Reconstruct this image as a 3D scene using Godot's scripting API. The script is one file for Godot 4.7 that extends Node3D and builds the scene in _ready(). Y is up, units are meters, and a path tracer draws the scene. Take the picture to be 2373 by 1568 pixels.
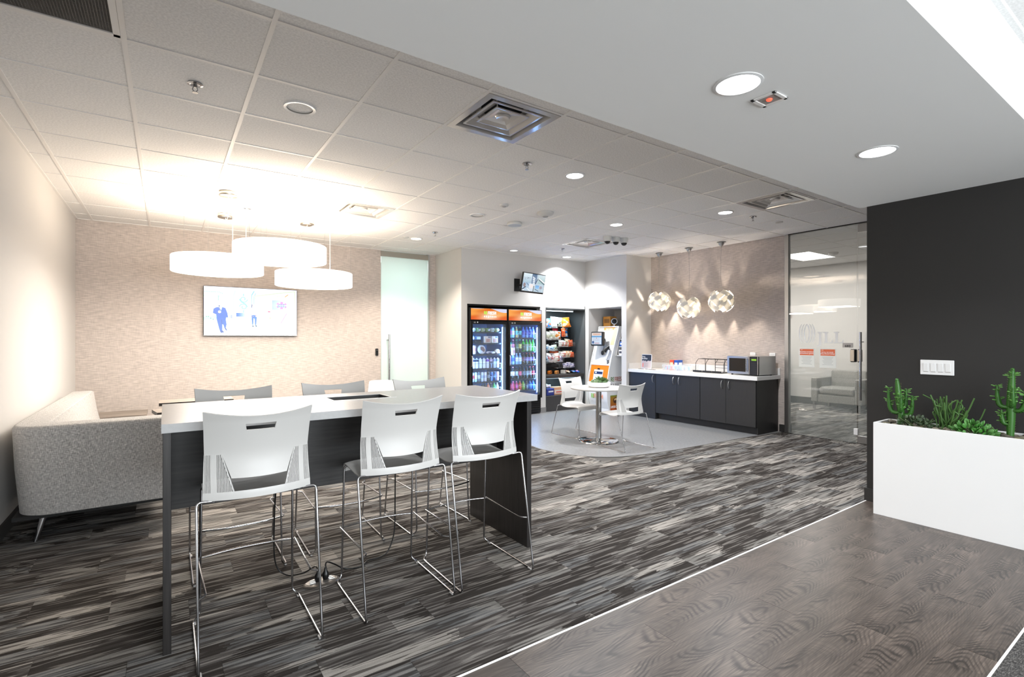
extends Node3D
# An office break room: bar table with stools, drum pendants, coolers, snack niche, counter, planter.

const CEIL := 2.944
const SOFFIT := 2.548

class MB:
	# Collects triangles; faces are turned to suit the normals given.
	var v := PackedVector3Array()
	var n := PackedVector3Array()
	var u := PackedVector2Array()
	var T := Transform3D()

	func tri(a: Vector3, b: Vector3, c: Vector3, na: Vector3, nb: Vector3, nc: Vector3, ua := Vector2.ZERO, ub := Vector2.ZERO, uc := Vector2.ZERO) -> void:
		if (b - a).cross(c - a).dot(na + nb + nc) > 0.0:
			var t = b; b = c; c = t
			t = nb; nb = nc; nc = t
			var s = ub; ub = uc; uc = s
		for q in [a, b, c]:
			v.append(T * q)
		for q in [na, nb, nc]:
			n.append((T.basis * q).normalized())
		u.append(ua); u.append(ub); u.append(uc)

	func quad(a: Vector3, b: Vector3, c: Vector3, d: Vector3, nn = null, ua := Vector2(0, 0), ub := Vector2(1, 0), uc := Vector2(1, 1), ud := Vector2(0, 1)) -> void:
		var m: Vector3 = nn if nn != null else (b - a).cross(d - a).normalized()
		tri(a, b, c, m, m, m, ua, ub, uc)
		tri(a, c, d, m, m, m, ua, uc, ud)

	# a picture rectangle: top left corner, vector to the right, vector down
	func sheet(tl: Vector3, right: Vector3, down: Vector3) -> void:
		quad(tl, tl + right, tl + right + down, tl + down, -right.cross(down).normalized())

	func box(c: Vector3, s: Vector3, b := 0.0) -> void:
		var h := s * 0.5
		b = minf(b, minf(h.x, minf(h.y, h.z)) * 0.9)
		var ax := [Vector3.RIGHT, Vector3.UP, Vector3.BACK]
		for i in 3:
			var j := (i + 1) % 3
			var k := (i + 2) % 3
			for sg in [-1.0, 1.0]:
				var nn: Vector3 = ax[i] * sg
				var o: Vector3 = c + nn * h[i]
				var J: Vector3 = ax[j] * (h[j] - b)
				var K: Vector3 = ax[k] * (h[k] - b)
				var w := h[j]
				var t := h[k]
				quad(o - J - K, o + J - K, o + J + K, o - J + K, nn, Vector2(-w, -t), Vector2(w, -t), Vector2(w, t), Vector2(-w, t))
		if b <= 0.0:
			return
		for i in 3:
			var j := (i + 1) % 3
			var k := (i + 2) % 3
			for sj in [-1.0, 1.0]:
				for sk in [-1.0, 1.0]:
					var J: Vector3 = ax[j] * sj
					var K: Vector3 = ax[k] * sk
					var I: Vector3 = ax[i] * (h[i] - b)
					var p: Vector3 = c + J * h[j] + K * (h[k] - b)
					var q: Vector3 = c + J * (h[j] - b) + K * h[k]
					tri(p - I, p + I, q + I, J, J, K)
					tri(p - I, q + I, q - I, J, K, K)
		for sx in [-1.0, 1.0]:
			for sy in [-1.0, 1.0]:
				for sz in [-1.0, 1.0]:
					var g := Vector3(sx, sy, sz)
					var e := c + g * (h - Vector3.ONE * b)
					tri(e + Vector3(sx * b, 0, 0), e + Vector3(0, sy * b, 0), e + Vector3(0, 0, sz * b), Vector3(sx, 0, 0), Vector3(0, sy, 0), Vector3(0, 0, sz))

	# box from corner to corner
	func span(x0: float, x1: float, y0: float, y1: float, z0: float, z1: float, b := 0.0) -> void:
		box(Vector3((x0 + x1) / 2, (y0 + y1) / 2, (z0 + z1) / 2), Vector3(absf(x1 - x0), absf(y1 - y0), absf(z1 - z0)), b)

	# profile of Vector2(radius, height) turned round the y axis at c
	func lathe(c: Vector3, prof: Array, seg := 24, smooth := 0.7) -> void:
		var nr := []
		for i in prof.size() - 1:
			var d: Vector2 = prof[i + 1] - prof[i]
			nr.append(Vector2(d.y, -d.x).normalized())
		var cs := []
		for k in seg + 1:
			cs.append(Vector2(cos(TAU * k / seg), sin(TAU * k / seg)))
		for i in prof.size() - 1:
			var a: Vector2 = prof[i]
			var b: Vector2 = prof[i + 1]
			if a.is_equal_approx(b):
				continue
			var na: Vector2 = nr[i]
			var nb: Vector2 = nr[i]
			if i > 0 and nr[i - 1].dot(nr[i]) > smooth:
				na = (nr[i - 1] + nr[i]).normalized()
			if i < nr.size() - 1 and nr[i + 1].dot(nr[i]) > smooth:
				nb = (nr[i + 1] + nr[i]).normalized()
			for k in seg:
				var p: Vector2 = cs[k]
				var q: Vector2 = cs[k + 1]
				var A := c + Vector3(a.x * p.x, a.y, a.x * p.y)
				var B := c + Vector3(a.x * q.x, a.y, a.x * q.y)
				var C := c + Vector3(b.x * q.x, b.y, b.x * q.y)
				var D := c + Vector3(b.x * p.x, b.y, b.x * p.y)
				var NA := Vector3(na.x * p.x, na.y, na.x * p.y)
				var NB := Vector3(na.x * q.x, na.y, na.x * q.y)
				var NC := Vector3(nb.x * q.x, nb.y, nb.x * q.y)
				var ND := Vector3(nb.x * p.x, nb.y, nb.x * p.y)
				if a.x > 1e-6:
					tri(A, B, C, NA, NB, NC, Vector2(float(k) / seg, a.y), Vector2(float(k + 1) / seg, a.y), Vector2(float(k + 1) / seg, b.y))
				if b.x > 1e-6:
					tri(A, C, D, NA, NC, ND, Vector2(float(k) / seg, a.y), Vector2(float(k + 1) / seg, b.y), Vector2(float(k) / seg, b.y))

	func cyl(c: Vector3, r: float, h: float, seg := 20, bev := 0.0) -> void:
		if bev > 0.0:
			lathe(c, [Vector2(0, 0), Vector2(r - bev, 0), Vector2(r, bev), Vector2(r, h - bev), Vector2(r - bev, h), Vector2(0, h)], seg)
		else:
			lathe(c, [Vector2(0, 0), Vector2(r, 0), Vector2(r, h), Vector2(0, h)], seg)

	# a round rod along points; radii may be one number or one per point
	func tube(pts: Array, r, seg := 8, closed := false) -> void:
		var m := pts.size()
		var up := Vector3.ZERO
		var rings := []
		for i in m:
			var a: Vector3 = pts[(i - 1 + m) % m] if closed or i > 0 else pts[0]
			var b: Vector3 = pts[(i + 1) % m] if closed or i < m - 1 else pts[m - 1]
			var d := (b - a).normalized()
			if up == Vector3.ZERO:
				up = d.cross(Vector3.UP if absf(d.y) < 0.9 else Vector3.RIGHT).normalized()
			up = (up - d * up.dot(d)).normalized()
			var w := d.cross(up)
			var rr: float = r[i] if r is Array else r
			var ring := []
			for k in seg:
				var t := TAU * k / seg
				var nn := up * cos(t) + w * sin(t)
				ring.append([pts[i] + nn * rr, nn])
			rings.append(ring)
		for i in (m if closed else m - 1):
			var R: Array = rings[i]
			var S: Array = rings[(i + 1) % m]
			for k in seg:
				var k2 := (k + 1) % seg
				tri(R[k][0], R[k2][0], S[k2][0], R[k][1], R[k2][1], S[k2][1])
				tri(R[k][0], S[k2][0], S[k][0], R[k][1], S[k2][1], S[k][1])
		if not closed:
			for e in [[rings[0], (pts[0] - pts[1]).normalized()], [rings[m - 1], (pts[m - 1] - pts[m - 2]).normalized()]]:
				for k in range(1, seg - 1):
					tri(e[0][0][0], e[0][k][0], e[0][k + 1][0], e[1], e[1], e[1])

	# flat shape of Vector2 points in x and y, from z0 to z1
	func prism(poly: Array, z0: float, z1: float) -> void:
		var pp := PackedVector2Array(poly)
		if Geometry2D.is_polygon_clockwise(pp):
			pp.reverse()
		var ix := Geometry2D.triangulate_polygon(pp)
		for z in [[z0, Vector3.FORWARD], [z1, Vector3.BACK]]:
			if z0 > z1:
				z[1] = -z[1]
			for i in range(0, ix.size(), 3):
				var a := pp[ix[i]]
				var b := pp[ix[i + 1]]
				var c := pp[ix[i + 2]]
				tri(Vector3(a.x, a.y, z[0]), Vector3(b.x, b.y, z[0]), Vector3(c.x, c.y, z[0]), z[1], z[1], z[1], a, b, c)
		for i in pp.size():
			var a := pp[i]
			var b := pp[(i + 1) % pp.size()]
			var d := (b - a).normalized()
			quad(Vector3(a.x, a.y, z0), Vector3(b.x, b.y, z0), Vector3(b.x, b.y, z1), Vector3(a.x, a.y, z1), Vector3(d.y, -d.x, 0))

	# a curved sheet with thickness: f(s, t) gives a point for s, t in 0..1
	func shell(f: Callable, nu: int, nv: int, th: float) -> void:
		var P := []
		var N := []
		for i in nu + 1:
			var a := []
			var b := []
			for j in nv + 1:
				var s := float(i) / nu
				var t := float(j) / nv
				var e := 0.004
				var ds: Vector3 = f.call(minf(s + e, 1.0), t) - f.call(maxf(s - e, 0.0), t)
				var dt: Vector3 = f.call(s, minf(t + e, 1.0)) - f.call(s, maxf(t - e, 0.0))
				a.append(f.call(s, t))
				b.append(ds.cross(dt).normalized())
			P.append(a)
			N.append(b)
		for sg in [1.0, -1.0]:
			for i in nu:
				for j in nv:
					var q := []
					for k in [[i, j], [i + 1, j], [i + 1, j + 1], [i, j + 1]]:
						q.append([P[k[0]][k[1]] + N[k[0]][k[1]] * th * 0.5 * sg, N[k[0]][k[1]] * sg, Vector2(float(k[0]) / nu, float(k[1]) / nv)])
					tri(q[0][0], q[1][0], q[2][0], q[0][1], q[1][1], q[2][1], q[0][2], q[1][2], q[2][2])
					tri(q[0][0], q[2][0], q[3][0], q[0][1], q[2][1], q[3][1], q[0][2], q[2][2], q[3][2])
		for j in nv:
			for i in [0, nu]:
				var o: Vector3 = (P[i][j] - P[1 if i == 0 else nu - 1][j]).normalized()
				quad(P[i][j] + N[i][j] * th * 0.5, P[i][j + 1] + N[i][j + 1] * th * 0.5, P[i][j + 1] - N[i][j + 1] * th * 0.5, P[i][j] - N[i][j] * th * 0.5, o)
		for i in nu:
			for j in [0, nv]:
				var o: Vector3 = (P[i][j] - P[i][1 if j == 0 else nv - 1]).normalized()
				quad(P[i][j] + N[i][j] * th * 0.5, P[i + 1][j] + N[i + 1][j] * th * 0.5, P[i + 1][j] - N[i + 1][j] * th * 0.5, P[i][j] - N[i][j] * th * 0.5, o)

	# closed surface: f(s, t), s round, t from pole to pole
	func blob(c: Vector3, r: Vector3, nu := 14, nv := 9, f = null) -> void:
		var at := func(i: int, j: int) -> Vector3:
			var a := TAU * (i % nu) / nu
			var b := PI * j / nv
			var d := Vector3(sin(b) * cos(a), -cos(b), sin(b) * sin(a))
			return c + d * r * (f.call(d) if f != null else 1.0)
		for i in nu:
			for j in nv:
				var A: Vector3 = at.call(i, j)
				var B: Vector3 = at.call(i + 1, j)
				var C: Vector3 = at.call(i + 1, j + 1)
				var D: Vector3 = at.call(i, j + 1)
				var na := ((A - c) / (r * r)).normalized()
				var nb := ((B - c) / (r * r)).normalized()
				var nc := ((C - c) / (r * r)).normalized()
				var nd := ((D - c) / (r * r)).normalized()
				if j > 0:
					tri(A, B, C, na, nb, nc, Vector2(float(i) / nu, float(j) / nv), Vector2(float(i + 1) / nu, float(j) / nv), Vector2(float(i + 1) / nu, float(j + 1) / nv))
				if j < nv - 1:
					tri(A, C, D, na, nc, nd, Vector2(float(i) / nu, float(j) / nv), Vector2(float(i + 1) / nu, float(j + 1) / nv), Vector2(float(i) / nu, float(j + 1) / nv))

	func mesh(mat: Material) -> ArrayMesh:
		var a := []
		a.resize(Mesh.ARRAY_MAX)
		a[Mesh.ARRAY_VERTEX] = v
		a[Mesh.ARRAY_NORMAL] = n
		a[Mesh.ARRAY_TEX_UV] = u
		var m := ArrayMesh.new()
		m.add_surface_from_arrays(Mesh.PRIMITIVE_TRIANGLES, a)
		m.surface_set_material(0, mat)
		return m


var M := {}
var rng := RandomNumberGenerator.new()


func rnd(a: float, b: float) -> float:
	return rng.randf_range(a, b)


# ---------- naming ----------
func tag(o: Node3D, label := "", category := "", group := "", kind := "") -> Node3D:
	if label: o.set_meta("label", label)
	if category: o.set_meta("category", category)
	if group: o.set_meta("group", group)
	if kind: o.set_meta("kind", kind)
	return o


func put(called: String, mb, mat: Material, parent: Node = self) -> MeshInstance3D:
	var o := MeshInstance3D.new()
	o.name = called
	o.mesh = mb.mesh(mat) if mb is MB else mb
	parent.add_child(o, true)
	return o


func thing(called: String, at: Vector3, label: String, category: String, group := "", turn := 0.0) -> Node3D:
	var o := Node3D.new()
	o.name = called
	add_child(o, true)
	o.position = at
	o.rotation.y = turn
	tag(o, label, category, group)
	return o


func struct(called: String, mb, mat: Material, parent: Node = self) -> MeshInstance3D:
	var o := put(called, mb, mat, parent)
	if parent == self:
		tag(o, "", "", "", "structure")
	return o


func frame(called: String) -> Node3D:
	var o := Node3D.new()
	o.name = called
	add_child(o, true)
	return tag(o, "", "", "", "structure")


func dup(src: Node3D, at: Vector3, turn: float, label := "") -> Node3D:
	var o: Node3D = src.duplicate()
	o.name = src.name
	add_child(o, true)
	o.position = at
	o.rotation.y = turn
	if label: o.set_meta("label", label)
	return o


func boxpart(called: String, c: Vector3, s: Vector3, b: float, mat: Material, parent: Node) -> MeshInstance3D:
	var m := MB.new()
	m.box(c, s, b)
	return put(called, m, mat, parent)


func words(text: String, height: float, mat: Material, parent: Node, at: Vector3, turn := 0.0, font := "Droid Sans", bold := true, squeeze := 1.0, tilt := 0.0) -> MeshInstance3D:
	var f := SystemFont.new()
	f.font_names = PackedStringArray([font])
	f.font_weight = 700 if bold else 400
	var t := TextMesh.new()
	t.font = f
	t.text = text
	t.font_size = 48
	t.pixel_size = height / 48.0 * 1.35
	t.depth = 0.0012
	t.curve_step = 2.0
	t.material = mat
	var o := MeshInstance3D.new()
	o.name = "lettering"
	o.mesh = t
	parent.add_child(o, true)
	o.transform = Transform3D(Basis(Vector3.UP, turn) * Basis(Vector3.RIGHT, tilt) * Basis.from_scale(Vector3(squeeze, 1, 1)), at)
	return o


# rounds the corners of a polyline
func bent(pts: Array, r: float, k := 4) -> Array:
	var out := [pts[0]]
	for i in range(1, pts.size() - 1):
		var a: Vector3 = pts[i - 1]
		var b: Vector3 = pts[i]
		var c: Vector3 = pts[i + 1]
		var rr := minf(r, minf(a.distance_to(b), b.distance_to(c)) * 0.48)
		var p := b + (a - b).normalized() * rr
		var q := b + (c - b).normalized() * rr
		for j in k + 1:
			var t := float(j) / k
			out.append(p.lerp(b, t).lerp(b.lerp(q, t), t))
	out.append(pts[pts.size() - 1])
	return out


func curve(pts: Array, k := 6) -> Array:
	var out := []
	for i in pts.size() - 1:
		var p0 = pts[maxi(i - 1, 0)]
		var p3 = pts[mini(i + 2, pts.size() - 1)]
		for j in k:
			out.append(pts[i].cubic_interpolate(pts[i + 1], p0, p3, float(j) / k))
	out.append(pts[pts.size() - 1])
	return out


# ---------- materials and their computed textures ----------
func flat(c, rough := 0.6, metal := 0.0, name_ := "") -> StandardMaterial3D:
	var m := StandardMaterial3D.new()
	m.albedo_color = Color(c) if c is String else c
	m.roughness = rough
	m.metallic = metal
	return m


func glow(c, energy: float) -> StandardMaterial3D:
	var m := flat(c, 0.5)
	m.emission_enabled = true
	m.emission = m.albedo_color
	m.emission_energy_multiplier = energy
	return m


func noise_tex(w: int, h: int, sx: float, sy: float, seed_: int, lo: float, hi: float, oct := 3, freq := 0.08) -> Image:
	# grey noise stretched sx, sy times
	var f := FastNoiseLite.new()
	f.seed = seed_
	f.frequency = freq
	f.fractal_octaves = oct
	var im := f.get_seamless_image(int(w / sx), int(h / sy))
	im.resize(w, h, Image.INTERPOLATE_CUBIC)
	im.convert(Image.FORMAT_L8)
	var d := im.get_data()
	for i in d.size():
		d[i] = int(255.0 * lerpf(lo, hi, d[i] / 255.0))
	return Image.create_from_data(w, h, false, Image.FORMAT_L8, d)


func tex(im: Image) -> ImageTexture:
	return ImageTexture.create_from_image(im)


func tri_mat(c, rough: float, im: Image, per_metre: float, bump: Image = null, depth := 0.0, metal := 0.0) -> StandardMaterial3D:
	var m := flat(c, rough, metal)
	if im: m.albedo_texture = tex(im)
	m.uv1_triplanar = true
	m.uv1_scale = Vector3.ONE * per_metre
	if bump:
		m.heightmap_enabled = true
		m.heightmap_texture = tex(bump)
		m.heightmap_scale = depth
	return m


func carpet_image() -> Image:
	var w := 2048
	var h := 512
	var fine := noise_tex(w, h, 44.0, 2.4, 5, 0.0, 1.0, 2, 0.2).get_data()
	var wide := noise_tex(w, h, 26.0, 2.0, 8, 0.0, 1.0, 2, 0.12).get_data()
	var grain := noise_tex(w, h, 1.0, 1.0, 13, 0.0, 1.0, 1, 0.4).get_data()
	rng.seed = 77
	var tones := [Vector3(46, 43, 41), Vector3(50, 47, 45), Vector3(70, 67, 65), Vector3(80, 80, 80), Vector3(96, 94, 91), Vector3(124, 120, 115)]
	var d := PackedByteArray()
	d.resize(w * h * 3)
	var y := 0
	while y < h:
		# a band of patches with ragged ends
		var bh := mini(rng.randi_range(44, 88), h - y)
		var cuts := []
		var x0 := -200
		while x0 < w + 200:
			cuts.append([x0, tones[rng.randi() % 6], rng.randi_range(-1, 1) * rng.randf_range(0.9, 2.2)])
			x0 += rng.randi_range(110, 320)
		var j := 0
		for yy in bh:
			if yy % 3 == 0:
				j = rng.randi_range(-22, 22)
			var k := 0
			for x in w:
				while k < cuts.size() - 1 and x >= cuts[k + 1][0] + j + int(cuts[k + 1][2] * yy):
					k += 1
				var i := (y + yy) * w + x
				var f := fine[i] / 255.0
				var c: Vector3 = cuts[k][1]
				if f < 0.43:
					c = c.lerp(Vector3(42, 39, 37), smoothstep(0.43, 0.36, f) * 0.62)
				elif f > 0.58:
					c = c.lerp(Vector3(118, 115, 111), smoothstep(0.58, 0.66, f) * 0.55)
				c *= 0.94 + 0.24 * wide[i] / 255.0 + 0.2 * grain[i] / 255.0
				d[i * 3] = int(c.x)
				d[i * 3 + 1] = int(c.y)
				d[i * 3 + 2] = int(c.z)
		y += bh
	return Image.create_from_data(w, h, false, Image.FORMAT_RGB8, d)


func wood_image() -> Image:
	var w := 2048
	var h := 512
	var warp := noise_tex(w, h, 12.0, 3.0, 21, 0.0, 1.0, 2, 0.03).get_data()
	var streak := noise_tex(w, h, 40.0, 1.0, 22, 0.0, 1.0, 3, 0.2).get_data()
	var tone := noise_tex(w, h, 14.0, 5.0, 23, 0.0, 1.0, 2, 0.05).get_data()
	rng.seed = 31
	var spots := []
	for i in 8:
		spots.append([rnd(0.3, 0.7), 1.0 if rng.randf() < 0.5 else -1.0, rnd(5.0, 9.0), rnd(13.0, 22.0), rnd(0.85, 1.1)])
	var d := PackedByteArray()
	d.resize(w * h * 3)
	for y in h:
		for x in w:
			var strip: Array = spots[(y / 128) * 2 + x / 1024]
			var yy: float = (y % 128) / 128.0 - strip[0]
			var i := y * w + x
			var wv: float = warp[i] / 255.0 - 0.5
			var st: float = streak[i] / 255.0 - 0.5
			var ph: float = (x % 1024) * 0.00119 * strip[3] * strip[1] + yy * yy * strip[2] * 2.4 + wv * 3.2 + st * 0.20
			var ring := pow(0.5 + 0.5 * cos(ph * TAU), 2.0)
			var keep := smoothstep(0.36, 0.60, tone[i] / 255.0) * (1.0 - smoothstep(0.22, 0.46, absf(yy + wv * 0.3)))
			var t: float = (0.66 + 0.75 * st + 0.35 * wv) * strip[4]
			t *= 1.0 - ring * (0.16 + 0.72 * keep)
			var c := Vector3(34, 29, 26).lerp(Vector3(102, 91, 83), clampf(t, 0.0, 1.15))
			d[i * 3] = int(c.x)
			d[i * 3 + 1] = int(c.y)
			d[i * 3 + 2] = int(c.z)
	return Image.create_from_data(w, h, false, Image.FORMAT_RGB8, d)


# two grey noises multiplied: a weave
func weave(n: int, a: float, b: float, lo: float, seed_: int, lean := 0.0) -> Image:
	var p := noise_tex(n, n, a, b, seed_, lo, 1.0, 2, 0.22).get_data()
	var q := noise_tex(n, n, b, a, seed_ + 1, lerpf(lo, 1.0, lean), 1.0, 2, 0.22).get_data()
	for i in p.size():
		p[i] = mini(255, int(p[i] * q[i] / 235.0))
	return Image.create_from_data(n, n, false, Image.FORMAT_L8, p)


# painting helpers for prints and screens
func ell(im: Image, cx: float, cy: float, rx: float, ry: float, c: Color) -> void:
	for y in range(maxi(0, int(cy - ry)), mini(im.get_height(), int(cy + ry) + 1)):
		for x in range(maxi(0, int(cx - rx)), mini(im.get_width(), int(cx + rx) + 1)):
			if ((x - cx) / rx) ** 2 + ((y - cy) / ry) ** 2 <= 1.0:
				im.set_pixel(x, y, c)


func shape(im: Image, pts: Array, c: Color) -> void:
	var p := PackedVector2Array(pts)
	var lo := p[0]
	var hi := p[0]
	for q in p:
		lo = lo.min(q)
		hi = hi.max(q)
	for y in range(maxi(0, int(lo.y)), mini(im.get_height(), int(hi.y) + 1)):
		for x in range(maxi(0, int(lo.x)), mini(im.get_width(), int(hi.x) + 1)):
			if Geometry2D.is_point_in_polygon(Vector2(x + 0.5, y + 0.5), p):
				im.set_pixel(x, y, c)


func stroke(im: Image, pts: Array, w: float, c: Color) -> void:
	for i in pts.size() - 1:
		var a: Vector2 = pts[i]
		var b: Vector2 = pts[i + 1]
		var k := int(a.distance_to(b)) + 1
		for j in k + 1:
			var p := a.lerp(b, float(j) / k)
			ell(im, p.x, p.y, w * 0.5, w * 0.5, c)


func wash(im: Image, r: Rect2i, a: Color, b: Color, across := false) -> void:
	for y in range(r.position.y, r.end.y):
		for x in range(r.position.x, r.end.x):
			im.set_pixel(x, y, a.lerp(b, float(x - r.position.x) / r.size.x if across else float(y - r.position.y) / r.size.y))


func blank(w: int, h: int, c) -> Image:
	var im := Image.create(w, h, false, Image.FORMAT_RGB8)
	im.fill(Color(c) if c is String else c)
	return im


func printed(im: Image, rough := 0.5, energy := 0.0) -> StandardMaterial3D:
	var m := flat(Color.WHITE, rough)
	m.albedo_texture = tex(im)
	m.texture_repeat = false
	if energy > 0.0:
		m.albedo_color = Color(0.05, 0.05, 0.05)
		m.emission_enabled = true
		m.emission = Color.BLACK
		m.emission_texture = m.albedo_texture
		m.emission_operator = BaseMaterial3D.EMISSION_OP_ADD
		m.emission_energy_multiplier = energy
	return m


func _ready() -> void:
	var cam := Camera3D.new()
	cam.name = "camera"
	cam.fov = rad_to_deg(2.0 * atan(784.0 / 1164.0))
	cam.position = Vector3(0, 1.405, 0)
	cam.rotation.y = -deg_to_rad(34.61)
	add_child(cam)
	var env := Environment.new()
	env.background_mode = Environment.BG_COLOR
	env.background_color = Color(0.02, 0.02, 0.02)
	env.tonemap_mode = Environment.TONE_MAPPER_LINEAR
	env.tonemap_exposure = 1.15
	env.sdfgi_enabled = true
	env.ssao_enabled = true
	env.ssil_enabled = true
	var we := WorldEnvironment.new()
	we.name = "environment"
	we.environment = env
	add_child(we)
	rng.seed = 4
	materials()
	room()
	floors()
	ceilings()
	glass_front()
	frosted_door()
	ceiling_lights()
	ceiling_fittings()
	drum_pendants()
	petal_pendants()
	bar_table()
	stools()
	sofa_corner()
	television()
	coolers()
	snack_niche()
	kiosk()
	counter()
	counter_items()
	cafe_set()
	planter()
	lobby()
	wall_fittings()


func materials() -> void:
	M.wall = flat(Color(0.79, 0.78, 0.768), 0.75)
	M.wall.metallic_specular = 0.3
	M.dark_wall = flat(Color(0.12, 0.114, 0.11), 0.65)
	M.paper = tri_mat(Color(0.80, 0.755, 0.725), 0.8, weave(512, 12.0, 1.0, 0.78, 60, 0.6), 0.8)
	M.soffit = flat(Color(0.93, 0.93, 0.925), 0.85)
	M.tile = tri_mat(Color(0.95, 0.945, 0.94), 0.95, noise_tex(256, 256, 1, 1, 42, 0.9, 1.0, 2), 3.0, noise_tex(256, 256, 1, 1, 43, 0.0, 1.0, 2), 0.06)
	M.bar = flat(Color(0.9, 0.89, 0.88), 0.5)
	M.base = flat(Color(0.17, 0.165, 0.16), 0.6)
	M.base_grey = flat(Color(0.50, 0.495, 0.49), 0.6)
	M.chrome = flat(Color(0.72, 0.72, 0.73), 0.14, 1.0)
	M.steel = flat(Color(0.66, 0.66, 0.66), 0.3, 1.0)
	M.nickel = flat(Color(0.72, 0.69, 0.65), 0.32, 1.0)
	M.alu = flat(Color(0.75, 0.75, 0.75), 0.35, 0.9)
	M.white = flat(Color(0.77, 0.765, 0.755), 0.38)
	M.gloss = flat(Color(0.87, 0.87, 0.87), 0.25)
	M.black = flat(Color(0.045, 0.045, 0.05), 0.35)
	M.matt_black = flat(Color(0.06, 0.06, 0.062), 0.7)
	M.plastic_grey = flat(Color(0.62, 0.61, 0.60), 0.5)
	var grain := noise_tex(512, 512, 1.0, 24.0, 50, 0.55, 1.0, 3)
	var flatgrain := noise_tex(512, 512, 24.0, 1.0, 50, 0.55, 1.0, 3)
	M.darkwood = tri_mat(Color(0.18, 0.165, 0.16), 0.42, flatgrain, 1.4)
	M.darkwood_up = tri_mat(Color(0.18, 0.165, 0.16), 0.42, grain, 1.4)
	M.tabletop = tri_mat(Color(0.66, 0.66, 0.66), 0.30, noise_tex(256, 256, 1, 1, 51, 0.96, 1.0, 2), 1.5)
	M.cabinet = tri_mat(Color(0.14, 0.14, 0.145), 0.42, noise_tex(512, 512, 1.0, 24.0, 57, 0.9, 1.0, 3), 1.2)
	M.quartz = tri_mat(Color(0.87, 0.87, 0.87), 0.25, noise_tex(256, 256, 1, 1, 52, 0.95, 1.0, 2), 3.0)
	M.laminate = tri_mat(Color(0.66, 0.61, 0.565), 0.5, flatgrain, 1.2)
	M.fabric = tri_mat(Color(0.93, 0.915, 0.90), 0.95, weave(512, 8.0, 1.2, 0.62, 70), 2.0, noise_tex(256, 256, 1, 1, 72, 0.0, 1.0, 1), 0.03)
	M.fabric.rim_enabled = true
	M.fabric.rim = 0.3
	M.fabric_light = tri_mat(Color(0.86, 0.85, 0.82), 0.95, weave(256, 3.0, 1.0, 0.55, 74), 3.0)
	M.lvt = tri_mat(Color(0.53, 0.535, 0.54), 0.34, noise_tex(512, 512, 1.5, 1.5, 53, 0.82, 1.0, 4), 0.9)
	M.loop = tri_mat(Color(0.60, 0.585, 0.57), 0.97, weave(256, 5.0, 1.0, 0.25, 80), 3.0, noise_tex(256, 256, 1, 1, 82, 0.0, 1.0, 1), 0.2)
	M.carpet = flat(Color.WHITE, 0.97)
	M.carpet.albedo_texture = tex(carpet_image())
	M.carpet.metallic_specular = 0.1
	M.wood = flat(Color.WHITE, 0.36)
	M.wood.albedo_texture = tex(wood_image())
	M.glass = flat(Color(0.93, 0.97, 0.95, 0.07), 0.0)
	M.glass.transparency = BaseMaterial3D.TRANSPARENCY_ALPHA
	M.cooler_glass = flat(Color(0.93, 0.97, 0.97, 0.05), 0.0)
	M.cooler_glass.transparency = BaseMaterial3D.TRANSPARENCY_ALPHA
	M.cooler_glass.metallic_specular = 0.25
	M.acrylic = flat(Color(0.9, 0.92, 0.92, 0.16), 0.03)
	M.acrylic.transparency = BaseMaterial3D.TRANSPARENCY_ALPHA
	M.letter_white = flat(Color(0.96, 0.96, 0.96), 0.6)


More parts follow.
